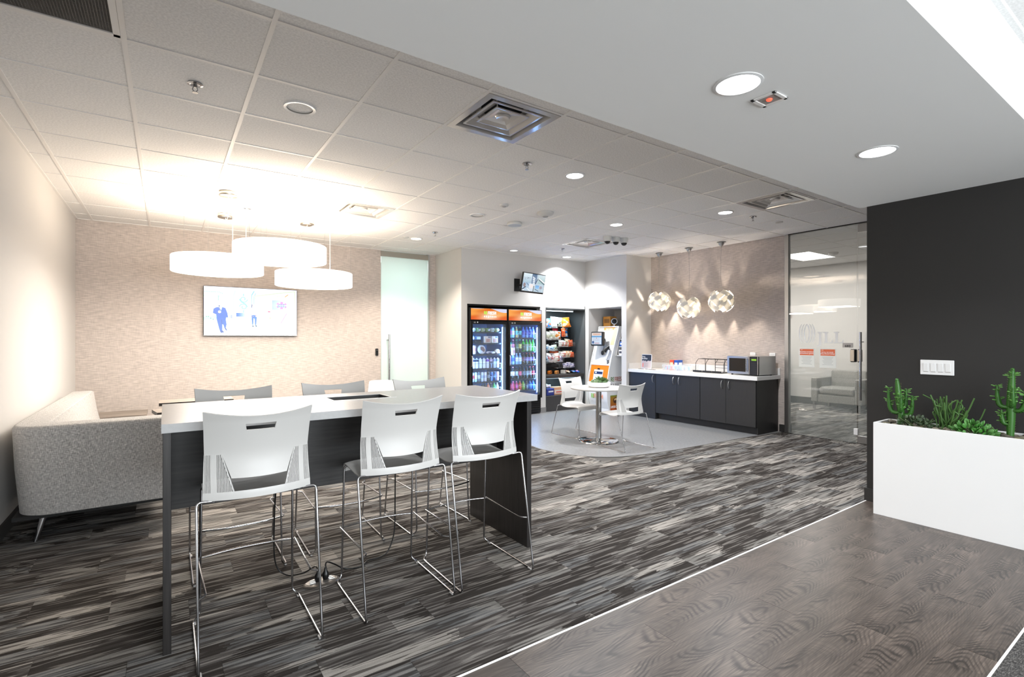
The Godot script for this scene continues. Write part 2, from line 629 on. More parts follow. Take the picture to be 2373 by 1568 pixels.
# ---------- the room ----------
func room() -> void:
	var m := MB.new()
	m.span(-1.07, -0.95, -0.05, 3.2, -8.61, 3.6)
	struct("wall_left", m, M.wall)
	m = MB.new()
	m.span(-0.95, 3.085, 0, 3.1, -8.61, -8.49)
	m.span(4.0, 4.25, 0, 3.1, -8.61, -8.49)
	struct("wall_back", m, M.paper)
	m = MB.new()
	m.span(4.13, 4.245, 0, 3.1, -8.49, -7.5)
	m.span(4.245, 5.815, 2.0, 3.1, -7.6, -7.5)
	m.span(5.815, 5.955, 0, 3.1, -7.6, -7.5)
	m.span(5.955, 6.97, 1.995, 3.1, -7.6, -7.5)
	struct("wall_coolers", m, M.wall)
	m = MB.new()
	m.span(6.97, 7.07, 0, 3.1, -7.6, -7.40)
	m.span(6.97, 7.07, 2.0, 3.1, -7.40, -6.52)
	m.span(6.97, 7.77, 0, 3.1, -6.52, -6.40)
	struct("wall_kiosk", m, M.wall)
	# hollow behind the kiosk opening
	m = MB.new()
	m.span(7.07, 7.77, 0, 2.1, -7.5, -7.40)
	m.span(7.70, 7.77, 0, 2.1, -7.40, -6.52)
	m.span(7.07, 7.70, 2.0, 2.1, -7.40, -6.52)
	struct("wall_alcove", m, M.wall)
	m = MB.new()
	m.span(7.65, 7.77, 0, 3.1, -6.40, -3.86)
	struct("wall_counter", m, M.paper)
	m = MB.new()
	m.span(5.015, 7.9, 0, 3.2, -1.84, -1.72)
	m.span(5.015, 5.13, 0, 3.2, -1.72, 3.6)
	struct("wall_right", m, M.dark_wall)
	m = MB.new()
	m.span(-1.07, 5.13, 0, 3.2, 3.6, 3.72)
	struct("wall_front", m, M.wall)
	# bright windows behind the viewer
	for i in 3:
		var f := frame("window_%d" % (i + 2))
		var x := 0.35 + i * 1.75
		m = MB.new()
		m.span(x - 0.78, x + 0.78, 0.75, 2.35, 3.585, 3.598)
		put("pane", m, glow(Color(0.95, 0.98, 1.0), 1.6), f)
		m = MB.new()
		for q in [-0.8, 0.0, 0.8]:
			m.span(x + q - 0.025, x + q + 0.025, 0.72, 2.38, 3.55, 3.6)
		m.span(x - 0.8, x + 0.8, 0.70, 0.75, 3.55, 3.6)
		m.span(x - 0.8, x + 0.8, 2.35, 2.40, 3.55, 3.6)
		put("window_frame", m, M.alu, f)
		area(f, Vector3(x, 1.55, 3.54), Vector2(1.5, 1.55), Color(0.95, 0.98, 1.0), 8.5, Vector3.FORWARD)
	# baseboards
	m = MB.new()
	m.span(-0.95, -0.938, 0, 0.1, -8.49, 3.6)
	struct("baseboard_left", m, M.base)
	m = MB.new()
	m.span(-0.938, 3.085, 0, 0.1, -8.49, -8.478)
	m.span(4.0, 4.13, 0, 0.1, -8.49, -8.478)
	m.span(4.118, 4.13, 0, 0.1, -8.478, -7.488)
	m.span(4.13, 4.245, 0, 0.1, -7.5, -7.488)
	m.span(5.815, 5.955, 0, 0.1, -7.5, -7.488)
	struct("baseboard_back", m, M.base_grey)
	m = MB.new()
	m.span(7.635, 7.65, 0, 0.11, -3.955, -3.845)
	m.span(7.635, 7.77, 0, 0.11, -3.858, -3.84)
	m.span(5.0, 5.015, 0, 0.11, -1.84, 3.6)
	m.span(5.0, 7.6, 0, 0.11, -1.855, -1.84)
	struct("baseboard_right", m, M.base)


func arc_edge() -> Array:
	# the curved front of the hard floor by the coolers, west to east
	return curve([Vector3(4.35, 0, -6.6), Vector3(4.06, 0, -5.95), Vector3(3.95, 0, -5.3), Vector3(3.94, 0, -4.92), Vector3(4.08, 0, -4.51), Vector3(4.37, 0, -4.23), Vector3(4.83, 0, -4.10), Vector3(5.43, 0, -4.045), Vector3(6.53, 0, -4.0), Vector3(7.65, 0, -3.93)], 8)


func plank_mesh(w: float, d: float, h: float, u0: float, v0: float, du: float, dv: float) -> MB:
	# a board with its own patch of the picture on top
	var m := MB.new()
	var a := w / 2
	var b := d / 2
	m.quad(Vector3(-a, h, -b), Vector3(a, h, -b), Vector3(a, h, b), Vector3(-a, h, b), Vector3.UP, Vector2(u0, v0), Vector2(u0 + du, v0), Vector2(u0 + du, v0 + dv), Vector2(u0, v0 + dv))
	for s in [[Vector3(-a, 0, b), Vector3(a, 0, b), Vector3.BACK], [Vector3(a, 0, -b), Vector3(-a, 0, -b), Vector3.FORWARD], [Vector3(a, 0, b), Vector3(a, 0, -b), Vector3.RIGHT], [Vector3(-a, 0, -b), Vector3(-a, 0, b), Vector3.LEFT]]:
		m.quad(s[0], s[1], s[1] + Vector3.UP * h, s[0] + Vector3.UP * h, s[2], Vector2(u0, v0), Vector2(u0, v0), Vector2(u0, v0), Vector2(u0, v0))
	return m


func floors() -> void:
	var m := MB.new()
	m.span(-1.07, 11.6, -0.12, -0.006, -8.7, 3.72)
	var fl := struct("floor", m, flat(Color(0.3, 0.29, 0.28), 0.9))
	# carpet planks, as far as the hard floor
	var W := 0.9144
	var D := 0.2286
	var kinds := []
	for i in 24:
		kinds.append(plank_mesh(W - 0.001, D - 0.001, 0.006, (i % 4) * 0.25 + rnd(0, 0.2), (i / 4) * 0.17 + rnd(0.0, 0.1), 0.25, 0.25).mesh(M.carpet))
	var edge := arc_edge()
	var r := 0
	var z := -1.84 - D / 2
	while z > -8.49:
		var lim := 7.62
		if z < -4.03:
			lim = 4.13
			for p in edge:
				if absf(p.z - z) < 0.25 and p.x < 4.5:
					lim = minf(lim, p.x + 0.35)
		var x := -0.95 - fposmod(r * 0.37, 1.0) * W
		while x < lim:
			var a := maxf(x, -0.95)
			var b := minf(x + W, lim)
			# rows nearest the camera start where the frame does
			if b - a > 0.06 and not (z > -2.2 and b < 0.4):
				var o := put("carpet_plank", kinds[rng.randi() % 24], M.carpet, fl)
				o.position = Vector3((a + b) / 2, -0.006, maxf(z, -8.49 + D / 2))
				o.scale.x = (b - a) / W
			x += W
		z -= D
		r += 1
	# hard floor with its curved edge
	var poly := []
	for p in edge:
		poly.append(Vector2(p.x, -p.z))
	poly.append(Vector2(7.65, 8.2))
	poly.append(Vector2(4.35, 8.2))
	m = MB.new()
	m.T = Transform3D(Basis(Vector3.RIGHT, -PI / 2), Vector3(0, -0.004, 0))
	m.prism(poly, 0.0, 0.006)
	put("resilient_sheet", m, M.lvt, fl)
	m = MB.new()
	var rim := []
	for p in edge:
		rim.append(p + Vector3(0, 0.001, 0))
	m.tube(rim, 0.004, 6)
	put("edge_strip", m, M.base_grey, fl)
	# wood planks
	kinds = []
	for i in 16:
		kinds.append(plank_mesh(1.2185, 0.1785, 0.006, (i % 2) * 0.5 + (i / 8) * 0.07, ((i / 2) % 4) * 0.25 + 0.01, 0.5, 0.23).mesh(M.wood))
	for i in 8:
		var zz := -1.84 + 0.0893 + i * 0.1786
		if i == 7:
			break
		var xx := -0.95 - fposmod(i * 0.43 + 0.2, 1.0) * 1.22
		var k := i
		while xx < 5.0:
			if xx + 1.22 > 0.6 or i < 3:
				var a := maxf(xx, -0.95)
				var b := minf(xx + 1.22, 5.0)
				if b > a + 0.02:
					var o := put("wood_plank", kinds[(k * 5 + i * 3) % 16], M.wood, fl)
					o.position = Vector3((a + b) / 2, -0.005, zz)
					o.scale.x = (b - a) / 1.22
			xx += 1.22
			k += 1
	m = MB.new()
	m.span(-0.95, 5.0, -0.006, 0.0035, -1.846, -1.836)
	m.span(-0.95, 5.0, -0.006, 0.0035, -0.596, -0.586)
	struct("trim_1", m, M.bar)
	m = MB.new()
	m.span(-0.95, 5.0, -0.006, 0.004, -0.586, 3.6)
	put("loop_carpet", m, M.loop, fl)
	# lobby beyond the glass: carpet of the same kind
	m = MB.new()
	m.T = Transform3D()
	for i in 5:
		for j in 27:
			var w := 0.9144
			var a := 7.62 + i * w - fposmod(j * 0.37, 1.0) * w
			var b := minf(a + w, 11.43)
			a = maxf(a, 7.60)
			var u0 := rnd(0, 1)
			var v0 := rnd(0, 1)
			var z0 := -1.85 - j * 0.2286
			if b > a:
				m.quad(Vector3(a, 0, z0 - 0.2286), Vector3(b, 0, z0 - 0.2286), Vector3(b, 0, z0), Vector3(a, 0, z0), Vector3.UP, Vector2(u0, v0), Vector2(u0 + (b - a) / 3.66, v0), Vector2(u0 + (b - a) / 3.66, v0 + 0.25), Vector2(u0, v0 + 0.25))
	tag(put("lobby_carpet", m, M.carpet, fl), "", "", "", "stuff")


func ceilings() -> void:
	var m := MB.new()
	m.span(-1.07, 11.6, 3.1, 3.25, -8.7, 3.72)
	var roof := struct("ceiling", m, M.soffit)
	# lay-in tiles between the bars
	var gx := []
	for i in 16:
		gx.append(-1.397 + 0.611 * i)
	var gz := []
	for j in 12:
		gz.append(-2.0505 - 0.6085 * j)
	var holes := [Vector2i(1, 1), Vector2i(5, 1), Vector2i(5, 6), Vector2i(11, 6), Vector2i(11, 1)]
	var full := MB.new()
	full.span(-0.301, 0.301, 0.004, 0.02, -0.2995, 0.2995, 0.003)
	var full_mesh := full.mesh(M.tile)
	for i in 15:
		for j in range(-1, 11):
			var x0 := maxf(gx[i], -0.945)
			var x1 := minf(gx[i + 1], 7.64)
			var z1: float = gz[j] if j >= 0 else -1.86
			var z0 := maxf(gz[j + 1], -8.485)
			if j >= 0 and holes.has(Vector2i(i, j)):
				continue
			if x0 > 4.2 and z0 < -7.6 and x1 > 4.2:
				z0 = maxf(z0, -7.5)
				if z0 >= z1: continue
			if x1 - x0 < 0.03 or z1 - z0 < 0.02:
				continue
			var o := put("ceiling_tile", full_mesh, M.tile, roof)
			o.position = Vector3((x0 + x1) / 2, CEIL, (z0 + z1) / 2)
			o.scale = Vector3((x1 - x0 - 0.009) / 0.602, 1, (z1 - z0 - 0.0095) / 0.599)
	for i in 15:
		if gx[i] < -0.9: continue
		m = MB.new()
		m.span(gx[i] - 0.012, gx[i] + 0.012, CEIL - 0.001, CEIL + 0.03, -8.49 if gx[i] < 4.2 else -7.5, -1.86)
		put("grid_bar", m, M.bar, roof)
	for j in 11:
		m = MB.new()
		m.span(-0.95, 7.65 if gz[j] > -7.5 else 4.13, CEIL, CEIL + 0.03, gz[j] - 0.011, gz[j] + 0.011)
		put("grid_bar", m, M.bar, roof)
	m = MB.new()
	m.span(-0.95, -0.928, CEIL - 0.002, CEIL + 0.03, -8.49, -1.9)
	m.span(-0.95, 4.13, CEIL - 0.002, CEIL + 0.03, -8.49, -8.47)
	m.span(4.13, 6.97, CEIL - 0.002, CEIL + 0.03, -7.5, -7.48)
	struct("trim_2", m, M.bar)
	# lobby grid
	var hx := [7.66, 8.161, 8.77, 9.38, 10.44, 11.43]
	var hz := [-1.84, -2.504, -3.113, -3.722, -4.331, -4.94, -5.55, -6.16, -6.77, -7.38]
	for i in 5:
		for j in 9:
			if i == 3 and j == 4:
				continue
			var o := put("ceiling_tile", full_mesh, M.tile, roof)
			o.position = Vector3((hx[i] + hx[i + 1]) / 2, CEIL, (hz[j] + hz[j + 1]) / 2)
			o.scale = Vector3((hx[i + 1] - hx[i] - 0.012) / 0.602, 1, (hz[j] - hz[j + 1] - 0.012) / 0.599)
	for i in range(1, 5):
		m = MB.new()
		m.span(hx[i] - 0.012, hx[i] + 0.012, CEIL - 0.001, CEIL + 0.03, -7.38, -1.84)
		put("grid_bar", m, M.bar, roof)
	for j in range(1, 9):
		m = MB.new()
		m.span(7.66, 11.43, CEIL, CEIL + 0.03, hz[j] - 0.011, hz[j] + 0.011)
		put("grid_bar", m, M.bar, roof)
	# the dropped beam over the walkway
	m = MB.new()
	m.span(-0.95, 5.02, SOFFIT, 3.1, -1.9, -0.64)
	struct("ceiling_soffit", m, M.soffit)
	m = MB.new()
	m.span(-0.95, 5.02, 2.96, 3.1, -0.64, 3.6)
	m.span(-0.95, 5.02, 2.935, 2.97, -0.64, -0.615)
	struct("ceiling_hall", m, M.tile)


func glass_front() -> void:
	# metal jamb, head and sill of the glass front, its fixed pane and its door
	var f := frame("window_1")
	var m := MB.new()
	m.span(7.60, 7.67, 0.0, CEIL, -3.86, -3.80, 0.004)
	put("jamb", m, M.steel, f)
	m = MB.new()
	m.span(7.59, 7.65, CEIL - 0.012, CEIL + 0.02, -3.80, -1.86)
	put("head_channel", m, M.black, f)
	m = MB.new()
	m.span(7.605, 7.635, 0.0, 0.006, -3.80, -2.915)
	put("sill_channel", m, M.black, f)
	m = MB.new()
	m.span(7.614, 7.626, 0.006, CEIL - 0.012, -3.80, -2.912)
	put("pane", m, M.glass, f)
	var d := frame("door_1")
	m = MB.new()
	m.span(7.614, 7.626, 0.02, 2.90, -2.896, -1.95)
	put("pane", m, M.glass, d)
	m = MB.new()
	m.span(7.60, 7.64, 2.82, 2.925, -2.896, -1.95, 0.003)
	put("top_rail", m, M.steel, d)
	m = MB.new()
	m.span(7.595, 7.645, 0.012, 0.11, -2.896, -1.95, 0.003)
	put("bottom_rail", m, M.steel, d)
	m = MB.new()
	m.cyl(Vector3(7.53, 0.59, -2.835), 0.014, 0.90, 14)
	for y in [0.72, 1.36]:
		m.T = Transform3D(Basis(Vector3.BACK, -PI / 2), Vector3(7.53, y, -2.835))
		m.cyl(Vector3.ZERO, 0.008, 0.085, 10)
	put("pull_handle", m, M.chrome, d)
	for s in [[-2.985, -2.915], [-2.90, -2.855]]:
		m = MB.new()
		m.span(7.585, 7.655, 1.088, 1.262, s[0], s[1], 0.012)
		put("lock_body", m, M.black, d)
		m = MB.new()
		m.span(7.578, 7.588, 1.098, 1.254, s[0] + 0.006, s[1] - 0.012, 0.004)
		put("lock_cover", m, M.nickel, d)
	m = MB.new()
	m.span(7.60, 7.64, 0.115, 0.20, -2.945, -2.895, 0.004)
	put("glass_clamp", m, M.gloss, f)


func frosted_door() -> void:
	var d := frame("door_2")
	var m := MB.new()
	var film := flat(Color(0.93, 0.955, 0.95), 0.45)
	film.backlight_enabled = true
	film.backlight = Color(0.92, 0.97, 0.96)
	film.clearcoat_enabled = true
	film.clearcoat = 1.0
	film.clearcoat_roughness = 0.02
	m.span(3.092, 3.975, 0.01, 2.86, -8.50, -8.488, 0.001)
	put("pane", m, film, d)
	m = MB.new()
	m.span(3.087, 3.985, 2.84, 2.93, -8.53, -8.472, 0.003)
	put("top_rail", m, M.nickel, d)
	m = MB.new()
	m.span(3.978, 4.0, 0.0, CEIL, -8.52, -8.47, 0.002)
	put("jamb", m, M.alu, d)
	m = MB.new()
	for x in [3.165, 3.212]:
		m.cyl(Vector3(x, 0.45, -8.42 if x > 3.2 else -8.56), 0.016, 1.03, 14)
	for y in [0.6, 1.38]:
		m.T = Transform3D(Basis(Vector3.RIGHT, PI / 2), Vector3(3.19, y, -8.57))
		m.cyl(Vector3.ZERO, 0.008, 0.15, 10)
	put("pull_handle", m, M.chrome, d)
	# the lit room behind it
	m = MB.new()
	m.span(2.0, 2.1, -0.05, 3.1, -10.9, -8.61)
	m.span(5.0, 5.1, -0.05, 3.1, -10.9, -8.61)
	m.span(2.0, 5.1, -0.05, 3.1, -11.0, -10.9)
	m.span(2.0, 5.1, 3.0, 3.1, -10.9, -8.61)
	m.span(2.0, 5.1, -0.1, 0.0, -10.9, -8.49)
	struct("wall_office", m, M.wall)
	var l := thing("ceiling_panel_light", Vector3(3.5, 2.96, -9.6), "square ceiling light panel in the room behind the frosted glass door", "light")
	m = MB.new()
	m.box(Vector3.ZERO, Vector3(0.6, 0.03, 0.6), 0.004)
	put("diffuser", m, glow(Color(0.95, 1.0, 0.98), 2.0), l)
	area(l, Vector3(0, -0.03, 0), Vector2(0.58, 0.58), Color(0.95, 1.0, 0.99), 5.0, Vector3.DOWN)


# ---------- lamps ----------
func area(parent: Node3D, at: Vector3, size: Vector2, c: Color, e: float, dir: Vector3) -> void:
	var l := AreaLight3D.new()
	l.name = "panel_glow"
	l.area_size = size
	l.area_normalize_energy = true
	l.light_color = c
	l.light_energy = e
	l.area_range = 14.0
	l.shadow_enabled = true
	parent.add_child(l, true)
	l.position = at
	l.basis = Basis.looking_at(dir, Vector3.BACK if absf(dir.y) > 0.9 else Vector3.UP)


func spot(parent: Node3D, at: Vector3, c: Color, e: float, angle: float, soft := 0.06) -> void:
	var l := SpotLight3D.new()
	l.name = "lamp_beam"
	l.light_color = c
	l.light_energy = e
	l.spot_range = 14.0
	l.spot_attenuation = 2.0
	l.spot_angle = angle
	l.spot_angle_attenuation = 0.55
	l.light_size = soft
	l.shadow_enabled = true
	parent.add_child(l, true)
	l.position = at
	l.basis = Basis.looking_at(Vector3.DOWN, Vector3.BACK)


func bulb(parent: Node3D, at: Vector3, c: Color, e: float, size: float) -> void:
	var l := OmniLight3D.new()
	l.name = "lamp_glow"
	l.light_color = c
	l.light_energy = e
	l.omni_range = 14.0
	l.omni_attenuation = 2.0
	l.light_size = size
	l.shadow_enabled = true
	parent.add_child(l, true)
	l.position = at


func downlight(at: Vector3, r: float, e: float, label: String, group: String, c := Color(0.985, 0.99, 1.0)) -> Node3D:
	var o := thing("downlight", at, label, "light", group)
	var m := MB.new()
	m.lathe(Vector3.ZERO, [Vector2(r + 0.016, 0.004), Vector2(r + 0.015, -0.003), Vector2(r + 0.002, -0.006), Vector2(r, -0.002), Vector2(r, 0.02)], 28)
	put("trim_ring", m, M.gloss, o)
	m = MB.new()
	m.lathe(Vector3.ZERO, [Vector2(r, -0.002), Vector2(r * 0.6, -0.006), Vector2(0, -0.007)], 28)
	put("lens", m, glow(c, 9.0 if e > 0.1 else 0.9), o)
	if e > 0.1:
		spot(o, Vector3(0, -0.012, 0), c, e, 64.0, r * 0.7)
	return o


func ceiling_lights() -> void:
	var warm := Color(1.0, 0.945, 0.88)
	var E := 7.6
	downlight(Vector3(3.185, CEIL, -3.57), 0.078, E, "lit round downlight in a ceiling tile right of the large air diffuser", "")
	downlight(Vector3(5.63, CEIL, -3.57), 0.078, E, "lit round downlight beside the sprinkler, nearest the glass front", "")
	downlight(Vector3(5.02, CEIL, -4.79), 0.078, E, "lit round downlight in front of the three dome cameras", "")
	downlight(Vector3(3.185, CEIL, -7.22), 0.078, E * 0.9, "lit round downlight over the frosted glass door", "", warm)
	downlight(Vector3(6.24, CEIL, -7.22), 0.078, E, "lit round downlight close to the wall above the snack niche", "")
	downlight(Vector3(5.02, CEIL, -7.22), 0.07, 0.0, "dim round downlight close to the wall above the left cooler", "")
	downlight(Vector3(2.119, SOFFIT, -1.282), 0.09, E * 0.28, "large lit downlight in the smooth white beam beside the small sensor", "")
	downlight(Vector3(3.585, SOFFIT, -1.26), 0.09, E * 0.28, "lit downlight in the smooth white beam nearest the dark wall", "")
	downlight(Vector3(0.65, SOFFIT, -1.27), 0.09, E * 0.25, "lit downlight in the white beam above the viewer, out of the frame", "")
	downlight(Vector3(2.6, 2.955, -0.25), 0.08, E * 0.06, "downlight behind the white beam washing its face, out of the frame", "")
	downlight(Vector3(4.2, 2.955, 0.4), 0.08, E * 0.2, "downlight in the hall ceiling near the planter, out of the frame", "")
	for p in [Vector3(1.1, 2.95, 1.7), Vector3(3.4, 2.95, 1.7)]:
		var t := thing("ceiling_panel_light", p, "rectangular ceiling light panel in the hall behind the viewer", "light", "hall light panels out of the frame")
		var m := MB.new()
		m.box(Vector3.ZERO, Vector3(1.22, 0.03, 0.61), 0.004)
		put("diffuser", m, glow(Color(1, 0.99, 0.97), 2.0), t)
		area(t, Vector3(0, -0.03, 0), Vector2(1.18, 0.57), Color(1.0, 0.99, 0.97), 0.7, Vector3.DOWN)
	# lobby panel
	var t := thing("ceiling_panel_light", Vector3(9.91, CEIL + 0.004, -4.635), "bright rectangular ceiling light panel in the lobby behind the glass front", "light")
	var m := MB.new()
	m.box(Vector3(0, 0.008, 0), Vector3(1.04, 0.016, 0.59), 0.003)
	put("diffuser", m, glow(Color(1, 1, 0.97), 4.0), t)
	area(t, Vector3(0, -0.02, 0), Vector2(1.0, 0.55), Color(1, 0.995, 0.98), 4.2, Vector3.DOWN)
	var t2 := thing("ceiling_panel_light", Vector3(9.91, CEIL + 0.004, -6.5), "second lobby ceiling light panel hidden behind the counter wall", "light")
	m = MB.new()
	m.box(Vector3(0, -0.01, 0), Vector3(1.04, 0.016, 0.59), 0.003)
	put("diffuser", m, glow(Color(1, 1, 0.97), 4.0), t2)
	area(t2, Vector3(0, -0.03, 0), Vector2(1.0, 0.55), Color(1, 0.99, 0.96), 5.0, Vector3.DOWN)


func ceiling_fittings() -> void:
	var m := MB.new()
	# unlit cans
	for p in [[Vector3(0.74, CEIL, -3.57), 0.082, "unlit recessed can light with white rim above the bar table"], [Vector3(3.21, CEIL, -5.42), 0.075, "unlit recessed can light left of the round blue-grey detector"]]:
		var o := thing("recessed_can", p[0], p[2], "light")
		var r: float = p[1]
		m = MB.new()
		m.lathe(Vector3.ZERO, [Vector2(r + 0.02, 0.004), Vector2(r + 0.018, -0.006), Vector2(r, -0.004), Vector2(r, 0.004)], 28)
		put("trim_ring", m, M.gloss, o)
		m = MB.new()
		m.lathe(Vector3.ZERO, [Vector2(r, -0.003), Vector2(r * 0.9, 0.05), Vector2(r * 0.75, 0.09), Vector2(0, 0.095)], 28)
		put("reflector", m, flat(Color(0.5, 0.49, 0.47), 0.4), o)
	# sprinklers
	var heads := [[0.148, -3.59, "pendent fire sprinkler head left of the unlit can above the bar table"], [2.621, -3.567, "fire sprinkler head between the large air diffuser and the round downlight"], [0.80, -6.68, "small sprinkler head between the nickel canopies of the drum pendants"], [3.218, -6.63, "sprinkler head in front of the frosted glass door"], [5.604, -6.6, "sprinkler head in front of the monitor wall, below the square diffuser"], [6.12, -3.5, "sprinkler head right of the downlight near the glass front"]]
	for h in heads:
		var o := thing("fire_sprinkler", Vector3(h[0], CEIL, h[1]), h[2], "sprinkler")
		m = MB.new()
		m.lathe(Vector3.ZERO, [Vector2(0.04, 0.004), Vector2(0.042, -0.004), Vector2(0.03, -0.008), Vector2(0.022, 0.0), Vector2(0.0, 0.002)], 20)
		put("escutcheon", m, M.chrome, o)
		m = MB.new()
		m.cyl(Vector3(0, -0.022, 0), 0.009, 0.022, 10)
		m.tube([Vector3(0.009, -0.02, 0), Vector3(0.014, -0.034, 0), Vector3(0.003, -0.048, 0)], 0.003, 6)
		m.tube([Vector3(-0.009, -0.02, 0), Vector3(-0.014, -0.034, 0), Vector3(-0.003, -0.048, 0)], 0.003, 6)
		put("yoke", m, M.steel, o)
		m = MB.new()
		m.cyl(Vector3(0, -0.053, 0), 0.016, 0.003, 14)
		put("deflector", m, M.steel, o)
	# detectors and access points
	var o := thing("smoke_detector", Vector3(3.208, CEIL, -4.81), "small white ceiling sensor nearest the viewer of the three discs", "detector")
	m = MB.new()
	m.lathe(Vector3.ZERO, [Vector2(0.05, 0.004), Vector2(0.05, -0.012), Vector2(0.042, -0.02), Vector2(0, -0.022)], 20)
	put("body", m, M.white, o)
	m = MB.new()
	m.lathe(Vector3.ZERO, [Vector2(0.022, -0.02), Vector2(0.02, -0.028), Vector2(0, -0.03)], 16)
	put("sensor_eye", m, M.plastic_grey, o)
	o = thing("access_point", Vector3(3.83, CEIL, -4.83), "white domed wireless access point right of the small ceiling sensor", "access point")
	m = MB.new()
	m.lathe(Vector3.ZERO, [Vector2(0.1, 0.004), Vector2(0.102, -0.012), Vector2(0.08, -0.034), Vector2(0.04, -0.046), Vector2(0, -0.048)], 28)
	put("body", m, M.white, o)
	m = MB.new()
	m.lathe(Vector3(0, -0.012, 0), [Vector2(0.036, -0.035), Vector2(0.03, -0.042), Vector2(0, -0.043)], 20)
	put("cap", m, M.plastic_grey, o)
	o = thing("wireless_disc", Vector3(3.83, CEIL, -5.49), "round ceiling device with pale blue-grey face, nearest the unlit can", "access point")
	m = MB.new()
	m.lathe(Vector3.ZERO, [Vector2(0.09, 0.004), Vector2(0.1, -0.01), Vector2(0.1, -0.028), Vector2(0.094, -0.034)], 28)
	put("rim", m, M.white, o)
	m = MB.new()
	m.lathe(Vector3.ZERO, [Vector2(0.096, -0.03), Vector2(0.09, -0.037), Vector2(0, -0.04)], 28)
	put("face", m, flat(Color(0.72, 0.76, 0.80), 0.3), o)
	for p in [[6.70, -3.47, "flat white concealed cover in a tile beside the glass front"], [3.02, -7.22, "flat white concealed cover left of the downlight by the frosted door"]]:
		m = MB.new()
		m.lathe(Vector3.ZERO, [Vector2(0.045, 0.004), Vector2(0.045, -0.005), Vector2(0.03, -0.008), Vector2(0, -0.008)], 20)
		o = put("sprinkler_cover", m, M.white)
		o.position = Vector3(p[0], CEIL, p[1])
		tag(o, p[2], "cover")
	# dome cameras
	var k := 0
	for p in [5.50, 5.655, 5.81]:
		o = thing("dome_camera", Vector3(p, CEIL, -5.43 + 0.023 * k), ["leftmost of the three white dome cameras on the ceiling", "middle one of the three white dome cameras on the ceiling", "rightmost of the three white dome cameras on the ceiling"][k], "camera")
		m = MB.new()
		m.lathe(Vector3.ZERO, [Vector2(0.066, 0.004), Vector2(0.066, -0.02), Vector2(0.056, -0.06), Vector2(0.046, -0.072), Vector2(0, -0.072)], 24)
		put("housing", m, M.white, o)
		m = MB.new()
		m.blob(Vector3(0, -0.073, 0), Vector3(0.045, 0.04, 0.045), 18, 10)
		put("dome", m, M.black, o)
		m = MB.new()
		m.lathe(Vector3(0, -0.062, 0), [Vector2(0.048, 0.004), Vector2(0.053, 0.002), Vector2(0.05, -0.005)], 24)
		put("ring", m, M.plastic_grey, o)
		k += 1
	# air diffusers: stepped square cones of clear shiny plastic
	var shiny := flat(Color(0.80, 0.79, 0.78), 0.12, 0.25)
	var pts := [[1.963, -2.964, "large clear stepped air diffuser in the ceiling beside the white beam"], [1.963, -6.006, "square air diffuser in the ceiling right of the drum pendants"], [5.63, -6.006, "square air diffuser in the ceiling beside the dome cameras"], [5.63, -2.964, "square air diffuser in the ceiling next to the beam near the glass front"]]
	for p in pts:
		o = thing("air_diffuser", Vector3(p[0], CEIL, p[1]), p[2], "diffuser")
		m = MB.new()
		ring_pan(m, 0.293, 0.245, 0.002, -0.004, 0.293, 0.225, -0.004, 0.075)
		put("outer_pan", m, shiny, o)
		m = MB.new()
		m.span(-0.29, 0.29, 0.10, 0.11, -0.29, 0.29)
		for s in 4:
			m.T = Transform3D(Basis(Vector3.UP, s * PI / 2), Vector3.ZERO)
			m.span(-0.235, 0.235, 0.06, 0.11, -0.235, -0.228)
		put("back_pan", m, shiny, o)
		m = MB.new()
		m.cyl(Vector3(0, 0.085, 0), 0.15, 0.012, 28)
		put("duct_opening", m, M.matt_black, o)
		m = MB.new()
		ring_pan(m, 0.205, 0.19, 0.012, 0.004, 0.205, 0.115, 0.004, 0.05)
		put("middle_cone", m, shiny, o)
		m = MB.new()
		ring_pan(m, 0.135, 0.125, 0.016, 0.008, 0.135, 0.05, 0.008, 0.03)
		m.lathe(Vector3(0, 0.028, 0), [Vector2(0.055, 0.0), Vector2(0.045, -0.012), Vector2(0.02, -0.008), Vector2(0, -0.004)], 20)
		put("inner_cone", m, shiny, o)
		for a in 4:
			m = MB.new()
			m.T = Transform3D(Basis(Vector3.UP, a * PI / 2 + PI / 4), Vector3.ZERO)
			m.tube([Vector3(0.16, 0.02, 0), Vector3(0.2, 0.08, 0)], 0.004, 6)
			put("hanger", m, M.steel, o)
	# return air grille, top left corner
	o = thing("return_grille", Vector3(-0.48, CEIL, -2.964), "square return air grille with dark egg-crate mesh over the bar table", "grille")
	m = MB.new()
	for s in 4:
		m.T = Transform3D(Basis(Vector3.UP, s * PI / 2), Vector3.ZERO)
		m.span(-0.292, 0.292, -0.004, 0.012, 0.262, 0.292, 0.002)
	put("frame", m, M.bar, o)
	m = MB.new()
	for i in 44:
		var x := -0.262 + i * 0.0122
		m.span(x, x + 0.001, 0.002, 0.014, -0.262, 0.262)
		m.span(-0.262, 0.262, 0.002, 0.014, x, x + 0.001)
	tag(put("egg_crate", m, flat(Color(0.55, 0.53, 0.51), 0.6), o), "", "", "", "stuff")
	m = MB.new()
	m.span(-0.29, 0.29, 0.09, 0.1, -0.29, 0.29)
	put("plenum", m, flat(Color(0.30, 0.285, 0.27), 0.9), o)
	# little square sensor with a red lamp
	o = thing("ceiling_sensor", Vector3(2.371, SOFFIT, -1.275), "small square white sensor with a red lamp in the smooth beam", "sensor")
	m = MB.new()
	for s in 4:
		m.T = Transform3D(Basis(Vector3.UP, s * PI / 2), Vector3.ZERO)
		m.span(-0.06, 0.06, -0.007, 0.0, 0.042, 0.06, 0.002)
	put("frame", m, M.bar, o)
	m = MB.new()
	m.span(-0.043, 0.043, -0.003, 0.0, -0.043, 0.043)
